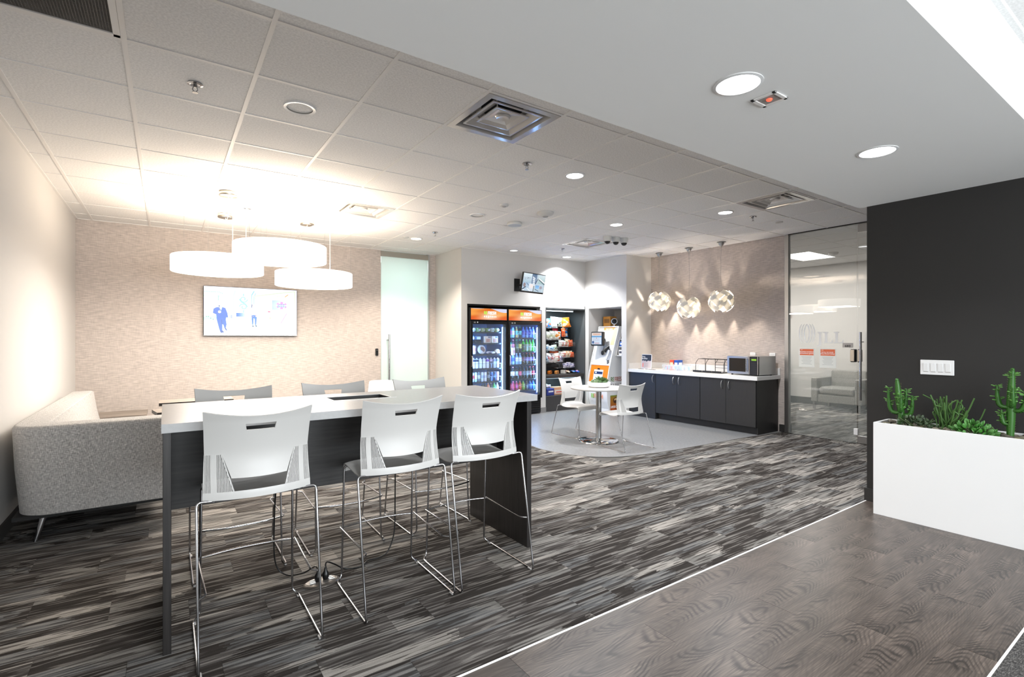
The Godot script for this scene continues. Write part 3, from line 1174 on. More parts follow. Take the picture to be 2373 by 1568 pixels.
	put("plate", m, flat(Color(0.6, 0.58, 0.56), 0.4), o)
	m = MB.new()
	m.blob(Vector3(0, -0.003, 0), Vector3(0.014, 0.01, 0.014), 12, 8)
	put("red_lamp", m, glow(Color(1.0, 0.35, 0.25), 1.2), o)
	# lobby ceiling: detector, sprinkler, diffuser
	m = MB.new()
	m.lathe(Vector3.ZERO, [Vector2(0.08, 0.004), Vector2(0.08, -0.02), Vector2(0.06, -0.04), Vector2(0, -0.045)], 20)
	o = put("smoke_detector", m, M.white)
	o.position = Vector3(9.86, CEIL, -4.14)
	tag(o, "white smoke detector on the lobby ceiling right of its light panel", "detector")


# a square pan: flat rim from half-width a to b at heights ya, yb, then sloping in
func ring_pan(m: MB, a: float, b: float, ya: float, yb: float, _c: float, d: float, yc: float, yd: float) -> void:
	var prof := [Vector2(a, ya), Vector2(a, yb), Vector2(b, yb), Vector2(lerpf(b, d, 0.45), lerpf(yc, yd, 0.62)), Vector2(d, yd)]
	for s in 4:
		m.T = Transform3D(Basis(Vector3.UP, s * PI / 2), Vector3.ZERO)
		for i in prof.size() - 1:
			var p: Vector2 = prof[i]
			var q: Vector2 = prof[i + 1]
			var nn := Vector2(q.y - p.y, -(q.x - p.x)).normalized()
			if nn.y > 0.0: nn = -nn
			m.quad(Vector3(-p.x, p.y, p.x), Vector3(p.x, p.y, p.x), Vector3(q.x, q.y, q.x), Vector3(-q.x, q.y, q.x), Vector3(0, nn.y, nn.x))
	m.T = Transform3D()
	if d < 0.06:
		m.quad(Vector3(-d, yd, -d), Vector3(d, yd, -d), Vector3(d, yd, d), Vector3(-d, yd, d), Vector3.DOWN)


func drum_pendants() -> void:
	var warm := Color(1.0, 0.92, 0.82)
	# centre, diameter, canopy
	var L := [[Vector3(0.50, 2.235, -6.60), Vector3(0.616, CEIL, -7.149), "low left white drum pendant hanging over the lounge seating"], [Vector3(1.02, 2.315, -5.84), Vector3(0.545, CEIL, -6.05), "highest of the three white drum pendants, overlapping the other two"], [Vector3(1.565, 2.155, -6.70), Vector3(1.543, CEIL, -7.0), "lowest white drum pendant, on the right above the television"]]
	for d in L:
		var o := thing("drum_pendant", d[0], d[2], "pendant lamp")
		var R := 0.46
		var H := 0.172
		var m := MB.new()
		m.lathe(Vector3(0, -H / 2, 0), [Vector2(R - 0.004, 0), Vector2(R, 0.004), Vector2(R, H - 0.004), Vector2(R - 0.004, H), Vector2(R - 0.012, H), Vector2(R - 0.012, 0.02)], 56)
		var sh := glow(Color(1.0, 0.98, 0.95), 1.25)
		put("shade", m, sh, o)
		m = MB.new()
		m.lathe(Vector3(0, -H / 2 + 0.006, 0), [Vector2(R - 0.01, 0.006), Vector2(R - 0.03, 0.0), Vector2(0, -0.001)], 56)
		m.lathe(Vector3(0, -H / 2 + 0.012, 0), [Vector2(0, 0.003), Vector2(R - 0.01, 0.003)], 56)
		put("diffuser", m, glow(Color(1.0, 0.965, 0.92), 2.0), o)
		area(o, Vector3(0, -H / 2 - 0.012, 0), Vector2(0.7, 0.7), Color(1.0, 0.965, 0.92), 4.6, Vector3.DOWN)
		area(o, Vector3(0, H / 2 + 0.006, 0), Vector2(0.7, 0.7), warm, 2.3, Vector3.UP)
		var c: Vector3 = d[1] - d[0]
		m = MB.new()
		m.cyl(c + Vector3(0, -0.045, 0), 0.088, 0.045, 28, 0.003)
		put("canopy", m, M.nickel, o)
		var away := Vector3(c.x, 0, c.z)
		var tip := c + Vector3(0, -0.046, 0)
		var foot := Vector3(0.12, 0, 0.2)
		if d[0].x > 1.3: foot = Vector3(0.16, 0, 0.12)
		if d[0].y > 2.3: foot = Vector3(-0.36, 0, 0.22)
		var top := Vector3(foot.x, c.y - 0.12, foot.z)
		m = MB.new()
		m.tube(curve([tip, tip + Vector3(0.01, -0.03, 0.01), tip.lerp(top, 0.55) + Vector3(0, 0.035, 0), top + Vector3(0, 0.06, 0), top + Vector3(0, -0.08, 0), Vector3(foot.x, H / 2 - 0.01, foot.z)], 6), 0.003, 6)
		put("cord", m, M.gloss, o)
		for a in 3:
			var w := Vector3(cos(a * TAU / 3 + 0.35) * (R - 0.02), 0, sin(a * TAU / 3 + 0.35) * (R - 0.02))
			m = MB.new()
			m.tube([w + Vector3(0, H / 2 - 0.005, 0), w + Vector3(0, c.y, 0)], 0.0012, 5)
			put("suspension_wire", m, M.steel, o)


func petal_pendants() -> void:
	var P := flat(Color(0.97, 0.965, 0.95), 0.55)
	P.backlight_enabled = true
	P.backlight = Color(0.7, 0.69, 0.66)
	var k := 0
	for d in [[Vector3(7.33, 2.075, -5.945), "leftmost of the three woven petal pendants over the counter"], [Vector3(7.33, 1.935, -5.325), "middle and lowest of the three woven petal pendants over the counter"], [Vector3(7.31, 2.005, -4.705), "rightmost of the three woven petal pendants over the counter"]]:
		var o := thing("petal_pendant", d[0], d[1], "pendant lamp")
		var R := 0.185
		for ring in 3:
			for i in 9:
				var lat := (ring - 1) * 0.52
				var lon := TAU * (i + 0.5 * (ring % 2)) / 9.0 + k * 0.3
				var roll := 0.78 if (i + ring) % 2 == 0 else -0.78
				var B := Basis(Vector3.UP, -lon) * Basis(Vector3.BACK, lat) * Basis(Vector3.RIGHT, roll)
				var rr := R + (0.012 if (i + ring) % 2 == 0 else -0.012)
				var m := MB.new()
				m.shell(func(s, t):
					var a: float = (s - 0.5) * 0.50
					var b: float = (t - 0.5) * 1.0
					return B * (Vector3(cos(a) * cos(b), sin(b) * 0.98, sin(a)).normalized() * rr * (1.0 + 0.09 * b * b)), 3, 5, 0.0015)
				put("petal", m, P, o)
		var m := MB.new()
		m.blob(Vector3(0, -0.02, 0), Vector3(0.045, 0.055, 0.045), 16, 10)
		put("bulb", m, glow(Color(1.0, 0.90, 0.76), 6.0), o)
		bulb(o, Vector3(0, -0.02, 0), Color(1.0, 0.94, 0.87), 0.5, 0.02)
		var up: float = CEIL - d[0].y
		m = MB.new()
		m.lathe(Vector3(0, up, 0), [Vector2(0.066, 0.0), Vector2(0.068, -0.006), Vector2(0.045, -0.01), Vector2(0.043, -0.03), Vector2(0.03, -0.052), Vector2(0.012, -0.066), Vector2(0.006, -0.075), Vector2(0.004, -0.09), Vector2(0, -0.09)], 24)
		put("canopy", m, M.steel, o)
		m = MB.new()
		var bow := 0.012 * (1 if k % 2 else -1)
		m.tube(curve([Vector3(0, 0.03, 0), Vector3(0, 0.2, 0), Vector3(0, up * 0.55, bow), Vector3(0, up - 0.085, 0)], 5), 0.0022, 6)
		put("cord", m, M.plastic_grey, o)
		m = MB.new()
		m.cyl(Vector3(0, 0.03, 0), 0.016, 0.06, 12, 0.003)
		m.cyl(Vector3(0, 0.0, 0), 0.02, 0.035, 12)
		put("lamp_holder", m, M.gloss, o)
		k += 1


# ---------- bar table and seating ----------
func bar_table() -> void:
	var o := thing("bar_table", Vector3(1.025, 0, -3.095), "long bar-height table with pale top and dark wood panel legs", "table")
	var m := MB.new()
	# top with an opening for the power trough
	var x0 := -1.04
	var x1 := 1.04
	var z0 := -0.42
	var z1 := 0.405
	var hx := [-0.185, 0.175]
	var hz := [-0.225, -0.01]
	m.span(x0, hx[0], 0.987, 1.027, z0, z1, 0.0)
	m.span(hx[1], x1, 0.987, 1.027, z0, z1, 0.0)
	m.span(hx[0], hx[1], 0.987, 1.027, z0, hz[0], 0.0)
	m.span(hx[0], hx[1], 0.987, 1.027, hz[1], z1, 0.0)
	put("tabletop", m, M.tabletop, o)
	m = MB.new()
	m.span(-1.035, -1.003, 0.0, 0.987, -0.395, 0.39, 0.002)
	put("panel_leg", m, M.darkwood_up, o)
	m = MB.new()
	m.span(0.975, 1.012, 0.0, 0.987, -0.395, 0.375, 0.002)
	put("panel_leg", m, M.darkwood_up, o)
	m = MB.new()
	m.span(-1.003, 0.975, 0.53, 0.987, -0.025, 0.0, 0.001)
	put("modesty_panel", m, M.darkwood, o)
	m = MB.new()
	m.span(hx[0] - 0.012, hx[1] + 0.012, 1.026, 1.0295, hz[0] - 0.012, hz[0] + 0.004, 0.001)
	m.span(hx[0] - 0.012, hx[1] + 0.03, 1.026, 1.0295, hz[1] - 0.004, hz[1] + 0.012, 0.001)
	m.span(hx[0] - 0.012, hx[0] + 0.003, 1.026, 1.0295, hz[0], hz[1], 0.001)
	m.span(hx[1] - 0.003, hx[1] + 0.012, 1.026, 1.0295, hz[0], hz[1], 0.001)
	var tr := put("power_trough", m, M.alu, o)
	m = MB.new()
	m.span(hx[0], hx[1], 0.955, 0.96, hz[0], hz[1])
	m.span(hx[0], hx[1], 0.955, 1.026, hz[0], hz[0] + 0.003)
	m.span(hx[0], hx[1], 0.955, 1.026, hz[1] - 0.003, hz[1])
	m.span(hx[0], hx[0] + 0.003, 0.955, 1.026, hz[0], hz[1])
	m.span(hx[1] - 0.003, hx[1], 0.955, 1.026, hz[0], hz[1])
	put("tray", m, flat(Color(0.25, 0.25, 0.25), 0.4, 0.6), tr)
	m = MB.new()
	m.span(hx[0] + 0.03, hx[1] - 0.03, 1.006, 1.012, hz[0] + 0.05, hz[0] + 0.13, 0.002)
	put("flap", m, flat(Color(0.33, 0.33, 0.33), 0.35, 0.7), tr)
	# floor outlet with two plugs and cords
	o = thing("floor_outlet", Vector3(0.74, 0, -3.0), "oval metal floor outlet with hinged lids under the bar table", "outlet")
	m = MB.new()
	m.T = Transform3D(Basis.from_scale(Vector3(1.0, 1.0, 0.56)), Vector3.ZERO)
	m.lathe(Vector3.ZERO, [Vector2(0.103, 0), Vector2(0.1, 0.007), Vector2(0.085, 0.014), Vector2(0, 0.014)], 36)
	put("cover", m, flat(Color(0.42, 0.40, 0.38), 0.4, 0.7), o)
	m = MB.new()
	m.T = Transform3D(Basis.from_scale(Vector3(1.0, 1.0, 0.5)), Vector3(0, 0.0105, 0))
	m.lathe(Vector3.ZERO, [Vector2(0.088, 0), Vector2(0.086, 0.005), Vector2(0, 0.005)], 36)
	put("plate", m, flat(Color(0.45, 0.43, 0.41), 0.4, 0.5), o)
	for s in [-1.0, 1.0]:
		m = MB.new()
		for j in 3:
			m.box(Vector3(s * (0.045 + 0.004 * j), 0.019, -0.018 + j * 0.018), Vector3(0.032, 0.004, 0.008), 0.001)
		put("lid", m, M.gloss, o)
	var c1 := [Vector3(0.72, 0.075, -3.0), Vector3(0.71, 0.09, -3.03), Vector3(0.66, 0.03, -3.12), Vector3(0.58, 0.015, -3.2), Vector3(0.53, 0.1, -3.22), Vector3(0.525, 0.35, -3.21), Vector3(0.535, 0.6, -3.18), Vector3(0.56, 0.82, -3.15), Vector3(0.70, 0.95, -3.13), Vector3(0.84, 0.957, -3.13)]
	var c2 := [Vector3(0.763, 0.075, -3.005), Vector3(0.775, 0.1, -3.03), Vector3(0.83, 0.06, -3.07), Vector3(0.9, 0.007, -3.09), Vector3(0.99, 0.006, -3.07), Vector3(1.05, 0.007, -3.12), Vector3(1.13, 0.006, -3.13), Vector3(1.19, 0.03, -3.14), Vector3(1.235, 0.14, -3.15), Vector3(1.245, 0.35, -3.16), Vector3(1.24, 0.6, -3.15), Vector3(1.22, 0.80, -3.14), Vector3(1.17, 0.952, -3.14)]
	var k := 0
	for c in [c1, c2]:
		var w := thing("power_cord", Vector3.ZERO, ["black power cord on the left, rising from the floor outlet behind the front left stool", "black power cord on the right, snaking from the floor outlet up between the stools"][k], "cord")
		m = MB.new()
		m.tube(curve(c, 6), 0.0042, 8)
		put("cable", m, M.black, w)
		m = MB.new()
		var p: Vector3 = c[0]
		m.T = Transform3D(Basis(), Vector3(p.x, 0, p.z))
		m.lathe(Vector3.ZERO, [Vector2(0.014, 0.0155), Vector2(0.019, 0.03), Vector2(0.018, 0.05), Vector2(0.009, 0.064), Vector2(0.006, 0.085), Vector2(0, 0.085)], 14)
		put("plug", m, M.black, w)
		k += 1


const BACK := [Vector2(-0.01, 0.166), Vector2(0.03, 0.162), Vector2(0.10, 0.146), Vector2(0.18, 0.140), Vector2(0.26, 0.158), Vector2(0.34, 0.186), Vector2(0.41, 0.216)]

func back_at(x: float, h: float, ys: float) -> Vector3:
	var i := 0
	while i < BACK.size() - 2 and h > BACK[i + 1].x:
		i += 1
	var a: Vector2 = BACK[i]
	var b: Vector2 = BACK[i + 1]
	var p: float = BACK[maxi(i - 1, 0)].y
	var q: float = BACK[mini(i + 2, BACK.size() - 1)].y
	var z := cubic_interpolate(a.y, b.y, p, q, clampf((h - a.x) / (b.x - a.x), 0.0, 1.0))
	var k := x / 0.222
	return Vector3(x, ys + h, z - 0.055 * k * k)


func patch(m: MB, ys: float, xa: Vector2, xb: Vector2, h0: float, h1: float, dip0 := 0.0, dip1 := 0.0, nu := 10, nv := 5, th := 0.006) -> void:
	m.shell(func(s, t):
		var x: float = lerpf(lerpf(xa.x, xb.x, t), lerpf(xa.y, xb.y, t), s)
		var k: float = (x / 0.222) * (x / 0.222)
		return back_at(x, lerpf(h0 + dip0 * k, h1 + dip1 * k, t), ys), nu, nv, th)


func chair_shell(o: Node3D, ys: float) -> void:
	var m := MB.new()
	m.shell(func(s, t):
		var z: float = [0.0, 0.0][0]
		var P := [Vector2(0.158, 0.012), Vector2(0.10, -0.002), Vector2(0.0, -0.010), Vector2(-0.11, -0.004), Vector2(-0.19, 0.0), Vector2(-0.225, -0.006), Vector2(-0.243, -0.024), Vector2(-0.248, -0.058)]
		var q: float = t * 7.0
		var i: int = mini(int(q), 6)
		var a: Vector2 = P[maxi(i - 1, 0)]
		var d: Vector2 = P[mini(i + 2, 7)]
		var p: Vector2 = P[i].cubic_interpolate(P[i + 1], a, d, q - i)
		var x: float = (s - 0.5) * 2.0
		var w: float = lerpf(0.216, 0.208, t)
		var drop: float = 0.02 * pow(absf(x), 6.0) * (1.0 - 0.7 * t)
		return Vector3(x * w, ys + p.y - drop, p.x - 0.055 * x * x * maxf(0.0, 1.0 - t * 3.0)), 16, 28, 0.007)
	put("seat", m, M.white, o)
	m = MB.new()
	# bottom rail, outer strips, pad, strips by the opening, handle surround
	patch(m, ys, Vector2(-0.2225, 0.2225), Vector2(-0.2215, 0.2215), -0.008, 0.026, 0, 0, 18, 2, 0.01)
	for s in [-1.0, 1.0]:
		patch(m, ys, Vector2(s * 0.2215, s * 0.2185), Vector2(s * 0.2155, s * 0.2125), 0.024, 0.195, 0, 0, 1, 10, 0.008)
		patch(m, ys, Vector2(s * 0.103, s * 0.108), Vector2(s * 0.149, s * 0.154), 0.024, 0.190, 0, 0, 1, 10, 0.009)
		patch(m, ys, Vector2(s * 0.0575, s * 0.219), Vector2(s * 0.063, s * 0.221), 0.296, 0.326, 0, 0, 8, 2)
	patch(m, ys, Vector2(-0.114, 0.114), Vector2(-0.150, 0.150), 0.078, 0.192, 0.012, 0, 14, 8)
	patch(m, ys, Vector2(-0.2155, 0.2155), Vector2(-0.219, 0.219), 0.188, 0.296, 0.0, 0, 18, 7)
	patch(m, ys, Vector2(-0.221, 0.221), Vector2(-0.2245, 0.2245), 0.326, 0.360, 0.0, 0.027, 18, 5)
	put("backrest", m, M.white, o)
	for s in [-1.0, 1.0]:
		m = MB.new()
		var x := 0.2165
		while x > 0.108:
			var w := 0.0030
			var lo := 0.024
			var hi := 0.19
			if x - 0.010 < 0.146:
				hi = minf(hi, 0.024 + (x - 0.110) / 0.046 * 0.166)
			if hi > lo + 0.01:
				patch(m, ys, Vector2(s * x, s * (x - w)), Vector2(s * x, s * (x - w)), lo, hi, 0, 0, 1, 7, 0.006)
			x -= 0.0056
		patch(m, ys, Vector2(s * 0.193, s * 0.172), Vector2(s * 0.190, s * 0.170), 0.024, 0.192, 0, 0, 3, 7, 0.008)
		tag(put("grille", m, M.white, o), "", "", "", "stuff")


func sled(o: Node3D, ys: float, rear: float, front: float, half: float) -> void:
	for s in [-1.0, 1.0]:
		var m := MB.new()
		var pts := [Vector3(s * 0.19, ys - 0.012, 0.12), Vector3(s * (half + 0.002), ys - 0.004, 0.135), Vector3(s * half, 0.0062, rear), Vector3(s * half, 0.0062, front + 0.025), Vector3(s * (half - 0.03), 0.03, front), Vector3(s * 0.21, ys - 0.035, front + 0.035), Vector3(s * 0.19, ys - 0.025, front + 0.045), Vector3(s * 0.18, ys - 0.022, 0.09)]
		m.tube(bent(pts, 0.022, 4), 0.0058, 8)
		put("side_frame", m, M.chrome, o)
		for z in [rear - 0.03, front + 0.03]:
			m = MB.new()
			m.box(Vector3(s * (half - 0.006), 0.0045, z), Vector3(0.014, 0.009, 0.034), 0.003)
			put("glide", m, M.plastic_grey, o)


func stools() -> void:
	var o := thing("bar_stool", Vector3(0.357, 0, -2.69), "", "stool", "white bar stools round the bar table")
	var ys := 0.70
	chair_shell(o, ys)
	sled(o, ys, 0.265, -0.262, 0.245)
	var m := MB.new()
	m.tube(curve([Vector3(-0.222, 0.31, -0.25), Vector3(-0.12, 0.31, -0.278), Vector3(0, 0.31, -0.287), Vector3(0.12, 0.31, -0.278), Vector3(0.222, 0.31, -0.25)], 6), 0.0055, 8)
	put("foot_bar", m, M.chrome, o)
	for s in [-1.0, 1.0]:
		m = MB.new()
		m.tube(bent([Vector3(s * 0.226, 0.315, -0.25), Vector3(s * 0.214, 0.305, 0.175), Vector3(s * 0.244, 0.303, 0.20)], 0.02), 0.005, 8)
		put("side_bar", m, M.chrome, o)
	o.set_meta("label", "white plastic bar stool at the front left, nearest the viewer")
	dup(o, Vector3(1.057, 0, -2.70), 0.0, "white plastic bar stool in the middle of the near side of the bar table")
	dup(o, Vector3(1.590, 0, -2.695), 0.0, "white plastic bar stool on the near side, beside its right panel leg")
	dup(o, Vector3(0.375, 0, -3.605), PI, "white bar stool on the far side of the bar table, leftmost backrest")
	dup(o, Vector3(1.02, 0, -3.645), PI - 0.02, "white bar stool on the far side of the bar table, middle backrest")
	dup(o, Vector3(1.685, 0, -3.60), PI + 0.02, "white bar stool on the far side, its backrest before the frosted door")


func cafe_set() -> void:
	var o := thing("cafe_chair", Vector3(4.965, 0, -5.52), "white plastic sled chair facing the viewer behind the round table", "chair", "white chairs at the round table", PI + 0.05)
	chair_shell(o, 0.445)
	sled(o, 0.445, 0.28, -0.272, 0.25)
	dup(o, Vector3(4.915, 0, -4.55), -0.06, "white plastic sled chair seen from behind, in front of the round table")
	o = thing("round_table", Vector3(4.894, 0, -5.0), "small round grey table on a chrome pole and disc base", "table")
	var m := MB.new()
	m.lathe(Vector3.ZERO, [Vector2(0, 0.712), Vector2(0.368, 0.712), Vector2(0.380, 0.718), Vector2(0.382, 0.732), Vector2(0.378, 0.737), Vector2(0, 0.737)], 64, 0.5)
	put("tabletop", m, flat(Color(0.72, 0.715, 0.71), 0.4), o)
	m = MB.new()
	m.cyl(Vector3(0, 0.02, 0), 0.038, 0.69, 28)
	put("pole", m, flat(Color(0.7, 0.7, 0.7), 0.2, 1.0), o)
	m = MB.new()
	m.lathe(Vector3.ZERO, [Vector2(0, 0), Vector2(0.268, 0.0), Vector2(0.272, 0.006), Vector2(0.268, 0.014), Vector2(0.24, 0.019), Vector2(0.06, 0.028), Vector2(0.045, 0.04), Vector2(0, 0.04)], 64)
	put("base", m, flat(Color(0.86, 0.86, 0.86), 0.04, 1.0), o)
	# bowl of succulents
	o = thing("planter_bowl", Vector3(4.90, 0.737, -5.0), "low white round bowl of small succulents on the round table", "bowl")
	m = MB.new()
	m.lathe(Vector3.ZERO, [Vector2(0, 0.0), Vector2(0.11, 0.0), Vector2(0.14, 0.012), Vector2(0.155, 0.035), Vector2(0.157, 0.068), Vector2(0.153, 0.072), Vector2(0.148, 0.068), Vector2(0.14, 0.05), Vector2(0, 0.05)], 48)
	put("bowl", m, flat(Color(0.92, 0.91, 0.90), 0.45), o)
	m = MB.new()
	m.lathe(Vector3.ZERO, [Vector2(0.147, 0.057), Vector2(0.08, 0.066), Vector2(0, 0.068)], 32)
	put("soil", m, flat(Color(0.12, 0.10, 0.085), 0.95), o)
	rng.seed = 12
	var greens := [Color(0.50, 0.60, 0.44), Color(0.30, 0.44, 0.25), Color(0.56, 0.62, 0.50), Color(0.26, 0.38, 0.20), Color(0.40, 0.52, 0.36)]
	var spots := [[-0.085, 0.02, 0.05, 0], [-0.055, -0.055, 0.055, 2], [-0.03, 0.05, 0.05, 4], [0.02, -0.02, 0.075, 1], [0.06, 0.03, 0.065, 3], [0.095, -0.03, 0.06, 1], [0.03, 0.085, 0.04, 4], [-0.02, -0.005, 0.06, 2], [0.07, -0.085, 0.06, 3], [0.115, 0.02, 0.045, 1], [-0.115, -0.02, 0.035, 0]]
	for i in spots.size():
		var p: Array = spots[i]
		var s := thing("succulent", Vector3(4.90 + p[0], 0.802, -5.0 + p[1]), "small succulent rosette growing in the white bowl", "plant", "succulents in the white bowl")
		var pointy: bool = p[3] in [1, 3]
		for ring in 3:
			var cnt: int = [9, 7, 4][ring]
			for j in cnt:
				m = MB.new()
				var a := TAU * j / cnt + ring * 0.5 + i
				var lift: float = [0.35, 0.8, 1.25][ring]
				if pointy: lift += 0.15
				var d := Vector3(cos(a) * cos(lift), sin(lift), sin(a) * cos(lift))
				var ln: float = p[2] * (1.15 if pointy else 0.72) * rnd(0.85, 1.1)
				if pointy:
					m.tube([Vector3(0, -0.006, 0), d * ln * 0.4, d * ln * 0.75 + Vector3(0, 0.004, 0), d * ln + Vector3(0, 0.008, 0)], [0.0055, 0.006, 0.0042, 0.0008], 6)
				else:
					m.tube([Vector3(0, -0.006, 0), d * ln * 0.4, d * ln * 0.75, d * ln], [0.003, 0.008, 0.0095, 0.002], 6)
				put("leaf", m, leaf_mat(greens[p[3]]), s)


var leaf_cache := {}

func leaf_mat(c: Color) -> StandardMaterial3D:
	if not leaf_cache.has(c):
		var m := flat(c, 0.42)
		m.subsurf_scatter_enabled = true
		m.subsurf_scatter_strength = 0.04
		leaf_cache[c] = m
	return leaf_cache[c]


func sofa_corner() -> void:
	var o := thing("lounge_sofa", Vector3(-0.5, 0, -6.0), "grey tweed sofa with high back along the left wall and rounded end panel", "sofa")
	# back and arm in one sweep: plan line of the outer face, from the far end to the arm's tip
	var plan := []
	for p in bent([Vector3(-0.365, 0, -1.44), Vector3(-0.365, 0, 1.38), Vector3(0.60, 0, 1.38)], 0.26, 10):
		plan.append(p)
	var fine := []
	for i in plan.size() - 1:
		var k := 6 if plan[i].distance_to(plan[i + 1]) > 0.3 else 1
		for j in k:
			fine.append(plan[i].lerp(plan[i + 1], float(j) / k))
	fine.append(plan[plan.size() - 1])
	# section: offset inwards and height
	var sec := [Vector2(0.045, 0.19), Vector2(0.025, 0.20), Vector2(0.0, 0.50), Vector2(-0.012, 0.78), Vector2(0.0, 0.802), Vector2(0.02, 0.81), Vector2(0.17, 0.81), Vector2(0.19, 0.80), Vector2(0.22, 0.60), Vector2(0.26, 0.42), Vector2(0.26, 0.19)]
	var m := MB.new()
	var pos := []
	for i in fine.size():
		var a: Vector3 = fine[maxi(i - 1, 0)]
		var b: Vector3 = fine[mini(i + 1, fine.size() - 1)]
		var d := (b - a).normalized()
		var inward := Vector3(d.z, 0, -d.x)
		var col := []
		for q in sec:
			col.append(fine[i] + inward * q.x + Vector3(0, q.y, 0))
		pos.append(col)
	for i in fine.size() - 1:
		for j in sec.size() - 1:
			var A: Vector3 = pos[i][j]
			var B: Vector3 = pos[i + 1][j]
			var C: Vector3 = pos[i + 1][j + 1]
			var D: Vector3 = pos[i][j + 1]
			var na := norm_at(pos, i, j)
			m.tri(A, B, C, norm_at(pos, i, j), norm_at(pos, i + 1, j), norm_at(pos, i + 1, j + 1))
			m.tri(A, C, D, norm_at(pos, i, j), norm_at(pos, i + 1, j + 1), norm_at(pos, i, j + 1))
	for e in [0, fine.size() - 1]:
		var nn: Vector3 = Vector3(0, 0, -1) if e == 0 else Vector3(1, 0, 0)
		for j in range(1, sec.size() - 1):
			m.tri(pos[e][0], pos[e][j], pos[e][j + 1], nn, nn, nn)
	put("shell", m, M.fabric, o)
	m = MB.new()
	m.span(-0.13, 0.52, 0.20, 0.32, -1.42, 1.16, 0.02)
	put("seat_base", m, M.fabric, o)
	for i in 3:
		m = MB.new()
		m.span(-0.13, 0.54, 0.322, 0.45, -1.42 + i * 0.86, -1.42 + (i + 1) * 0.86 - 0.008, 0.035)
		put("seat_cushion", m, M.fabric_light, o)
	m = MB.new()
	m.span(-0.35, 0.5, 0.17, 0.195, -1.40, 1.32)
	put("underside", m, M.matt_black, o)
	for p in [[-0.19, 1.24, -0.05, 0.06], [0.50, 1.22, 0.03, 0.05], [-0.19, -1.3, -0.05, -0.06], [0.45, -1.3, 0.03, -0.05]]:
		m = MB.new()
		m.tube([Vector3(p[0], 0.20, p[1]), Vector3(p[0] + p[2], 0.0, p[1] + p[3] * 0.5)], [0.024, 0.011], 14)
		put("leg", m, M.chrome, o)
	# low corner table at the far end of the sofa
	o = thing("corner_table", Vector3(-0.43, 0, -7.93), "low brown-grey laminate table in the corner beyond the sofa", "table")
	m = MB.new()
	m.span(-0.26, 0.24, 0.44, 0.47, -0.27, 0.27, 0.002)
	put("tabletop", m, M.laminate, o)
	for p in [[-0.2, -0.2], [0.2, -0.2], [-0.2, 0.2], [0.2, 0.2]]:
		m = MB.new()
		m.cyl(Vector3(p[0], 0, p[1]), 0.015, 0.44, 12)
		put("leg", m, M.chrome, o)
	# two laminate tables in front of the sofa, mostly behind the bar table
	var edge := flat(Color(0.13, 0.105, 0.09), 0.5)
	var k := 0
	for t in [[Vector3(0.23, 0, -5.63), "nearer brown-grey lounge table with dark edge, its cut corner past the bar table end"], [Vector3(0.28, 0, -6.46), "farther brown-grey lounge table with dark edge, behind the left far stool"]]:
		o = thing("lounge_table", t[0], t[1], "table", "lounge tables in front of the sofa")
		m = MB.new()
		var poly := [Vector2(-0.335, 0.16), Vector2(-0.29, -0.125), Vector2(0.33, -0.125), Vector2(0.33, 0.16)] if k == 0 else [Vector2(-0.335, 0.155), Vector2(-0.335, -0.155), Vector2(0.34, -0.155), Vector2(0.34, 0.155)]
		m.T = Transform3D(Basis(Vector3.RIGHT, -PI / 2), Vector3(0, 0, 0))
		m.prism(poly, 0.738, 0.74)
		put("tabletop", m, M.laminate, o)
		m = MB.new()
		m.T = Transform3D(Basis(Vector3.RIGHT, -PI / 2), Vector3(0, 0, 0))
		m.prism(poly, 0.708, 0.738)
		put("edge_band", m, edge, o)
		m = MB.new()
		m.cyl(Vector3(0.05, 0.012, 0), 0.028, 0.696, 16)
		put("pole", m, M.chrome, o)
		m = MB.new()
		m.span(-0.17, 0.27, 0.0, 0.012, -0.13, 0.13, 0.003)
		put("base", m, M.steel, o)
		k += 1
	# white chair with a perforated back
	o = thing("perforated_chair", Vector3(2.36, 0, -6.42), "white chair with dotted perforated back beyond the bar table", "chair", "", PI - 0.25)
	m = MB.new()
	m.shell(func(s, t):
		var x: float = (s - 0.5) * 2.0
		var tap: float = lerpf(0.215, 0.155, t)
		return Vector3(x * tap, 0.45 + t * 0.385 - 0.012 * pow(absf(x), 8.0) * t, 0.17 + 0.11 * t * t - 0.05 * x * x), 14, 12, 0.008)
	var bk := put("backrest", m, M.gloss, o)
	m = MB.new()
	for i in 8:
		for j in 14:
			if j < 1: continue
			var x := (i - 3.5) / 4.0 + (0.06 if j % 2 else -0.06)
			var t := j / 14.5
			var tap := lerpf(0.215, 0.155, t)
			if absf(x) > 0.92: continue
			var p := Vector3(x * tap, 0.45 + t * 0.385, 0.17 + 0.11 * t * t - 0.05 * x * x)
			m.blob(p, Vector3(0.006, 0.007, 0.0052), 8, 5)
	tag(put("perforation", m, flat(Color(0.58, 0.58, 0.58), 0.7), bk), "", "", "", "stuff")
	m = MB.new()
	m.shell(func(s, t):
		var x: float = (s - 0.5) * 2.0
		return Vector3(x * 0.215, 0.45 - 0.02 * (1.0 - x * x) * sin(t * PI) - 0.05 * pow(t, 5.0), lerpf(0.19, -0.23, t)), 12, 12, 0.009)
	put("seat", m, M.gloss, o)
	for p in [[-0.17, 0.15], [0.17, 0.15], [-0.17, -0.18], [0.17, -0.18]]:
		m = MB.new()
		m.tube([Vector3(p[0], 0.445, p[1]), Vector3(p[0] * 1.3, 0.0, p[1] * 1.25)], 0.009, 10)
		put("leg", m, M.chrome, o)


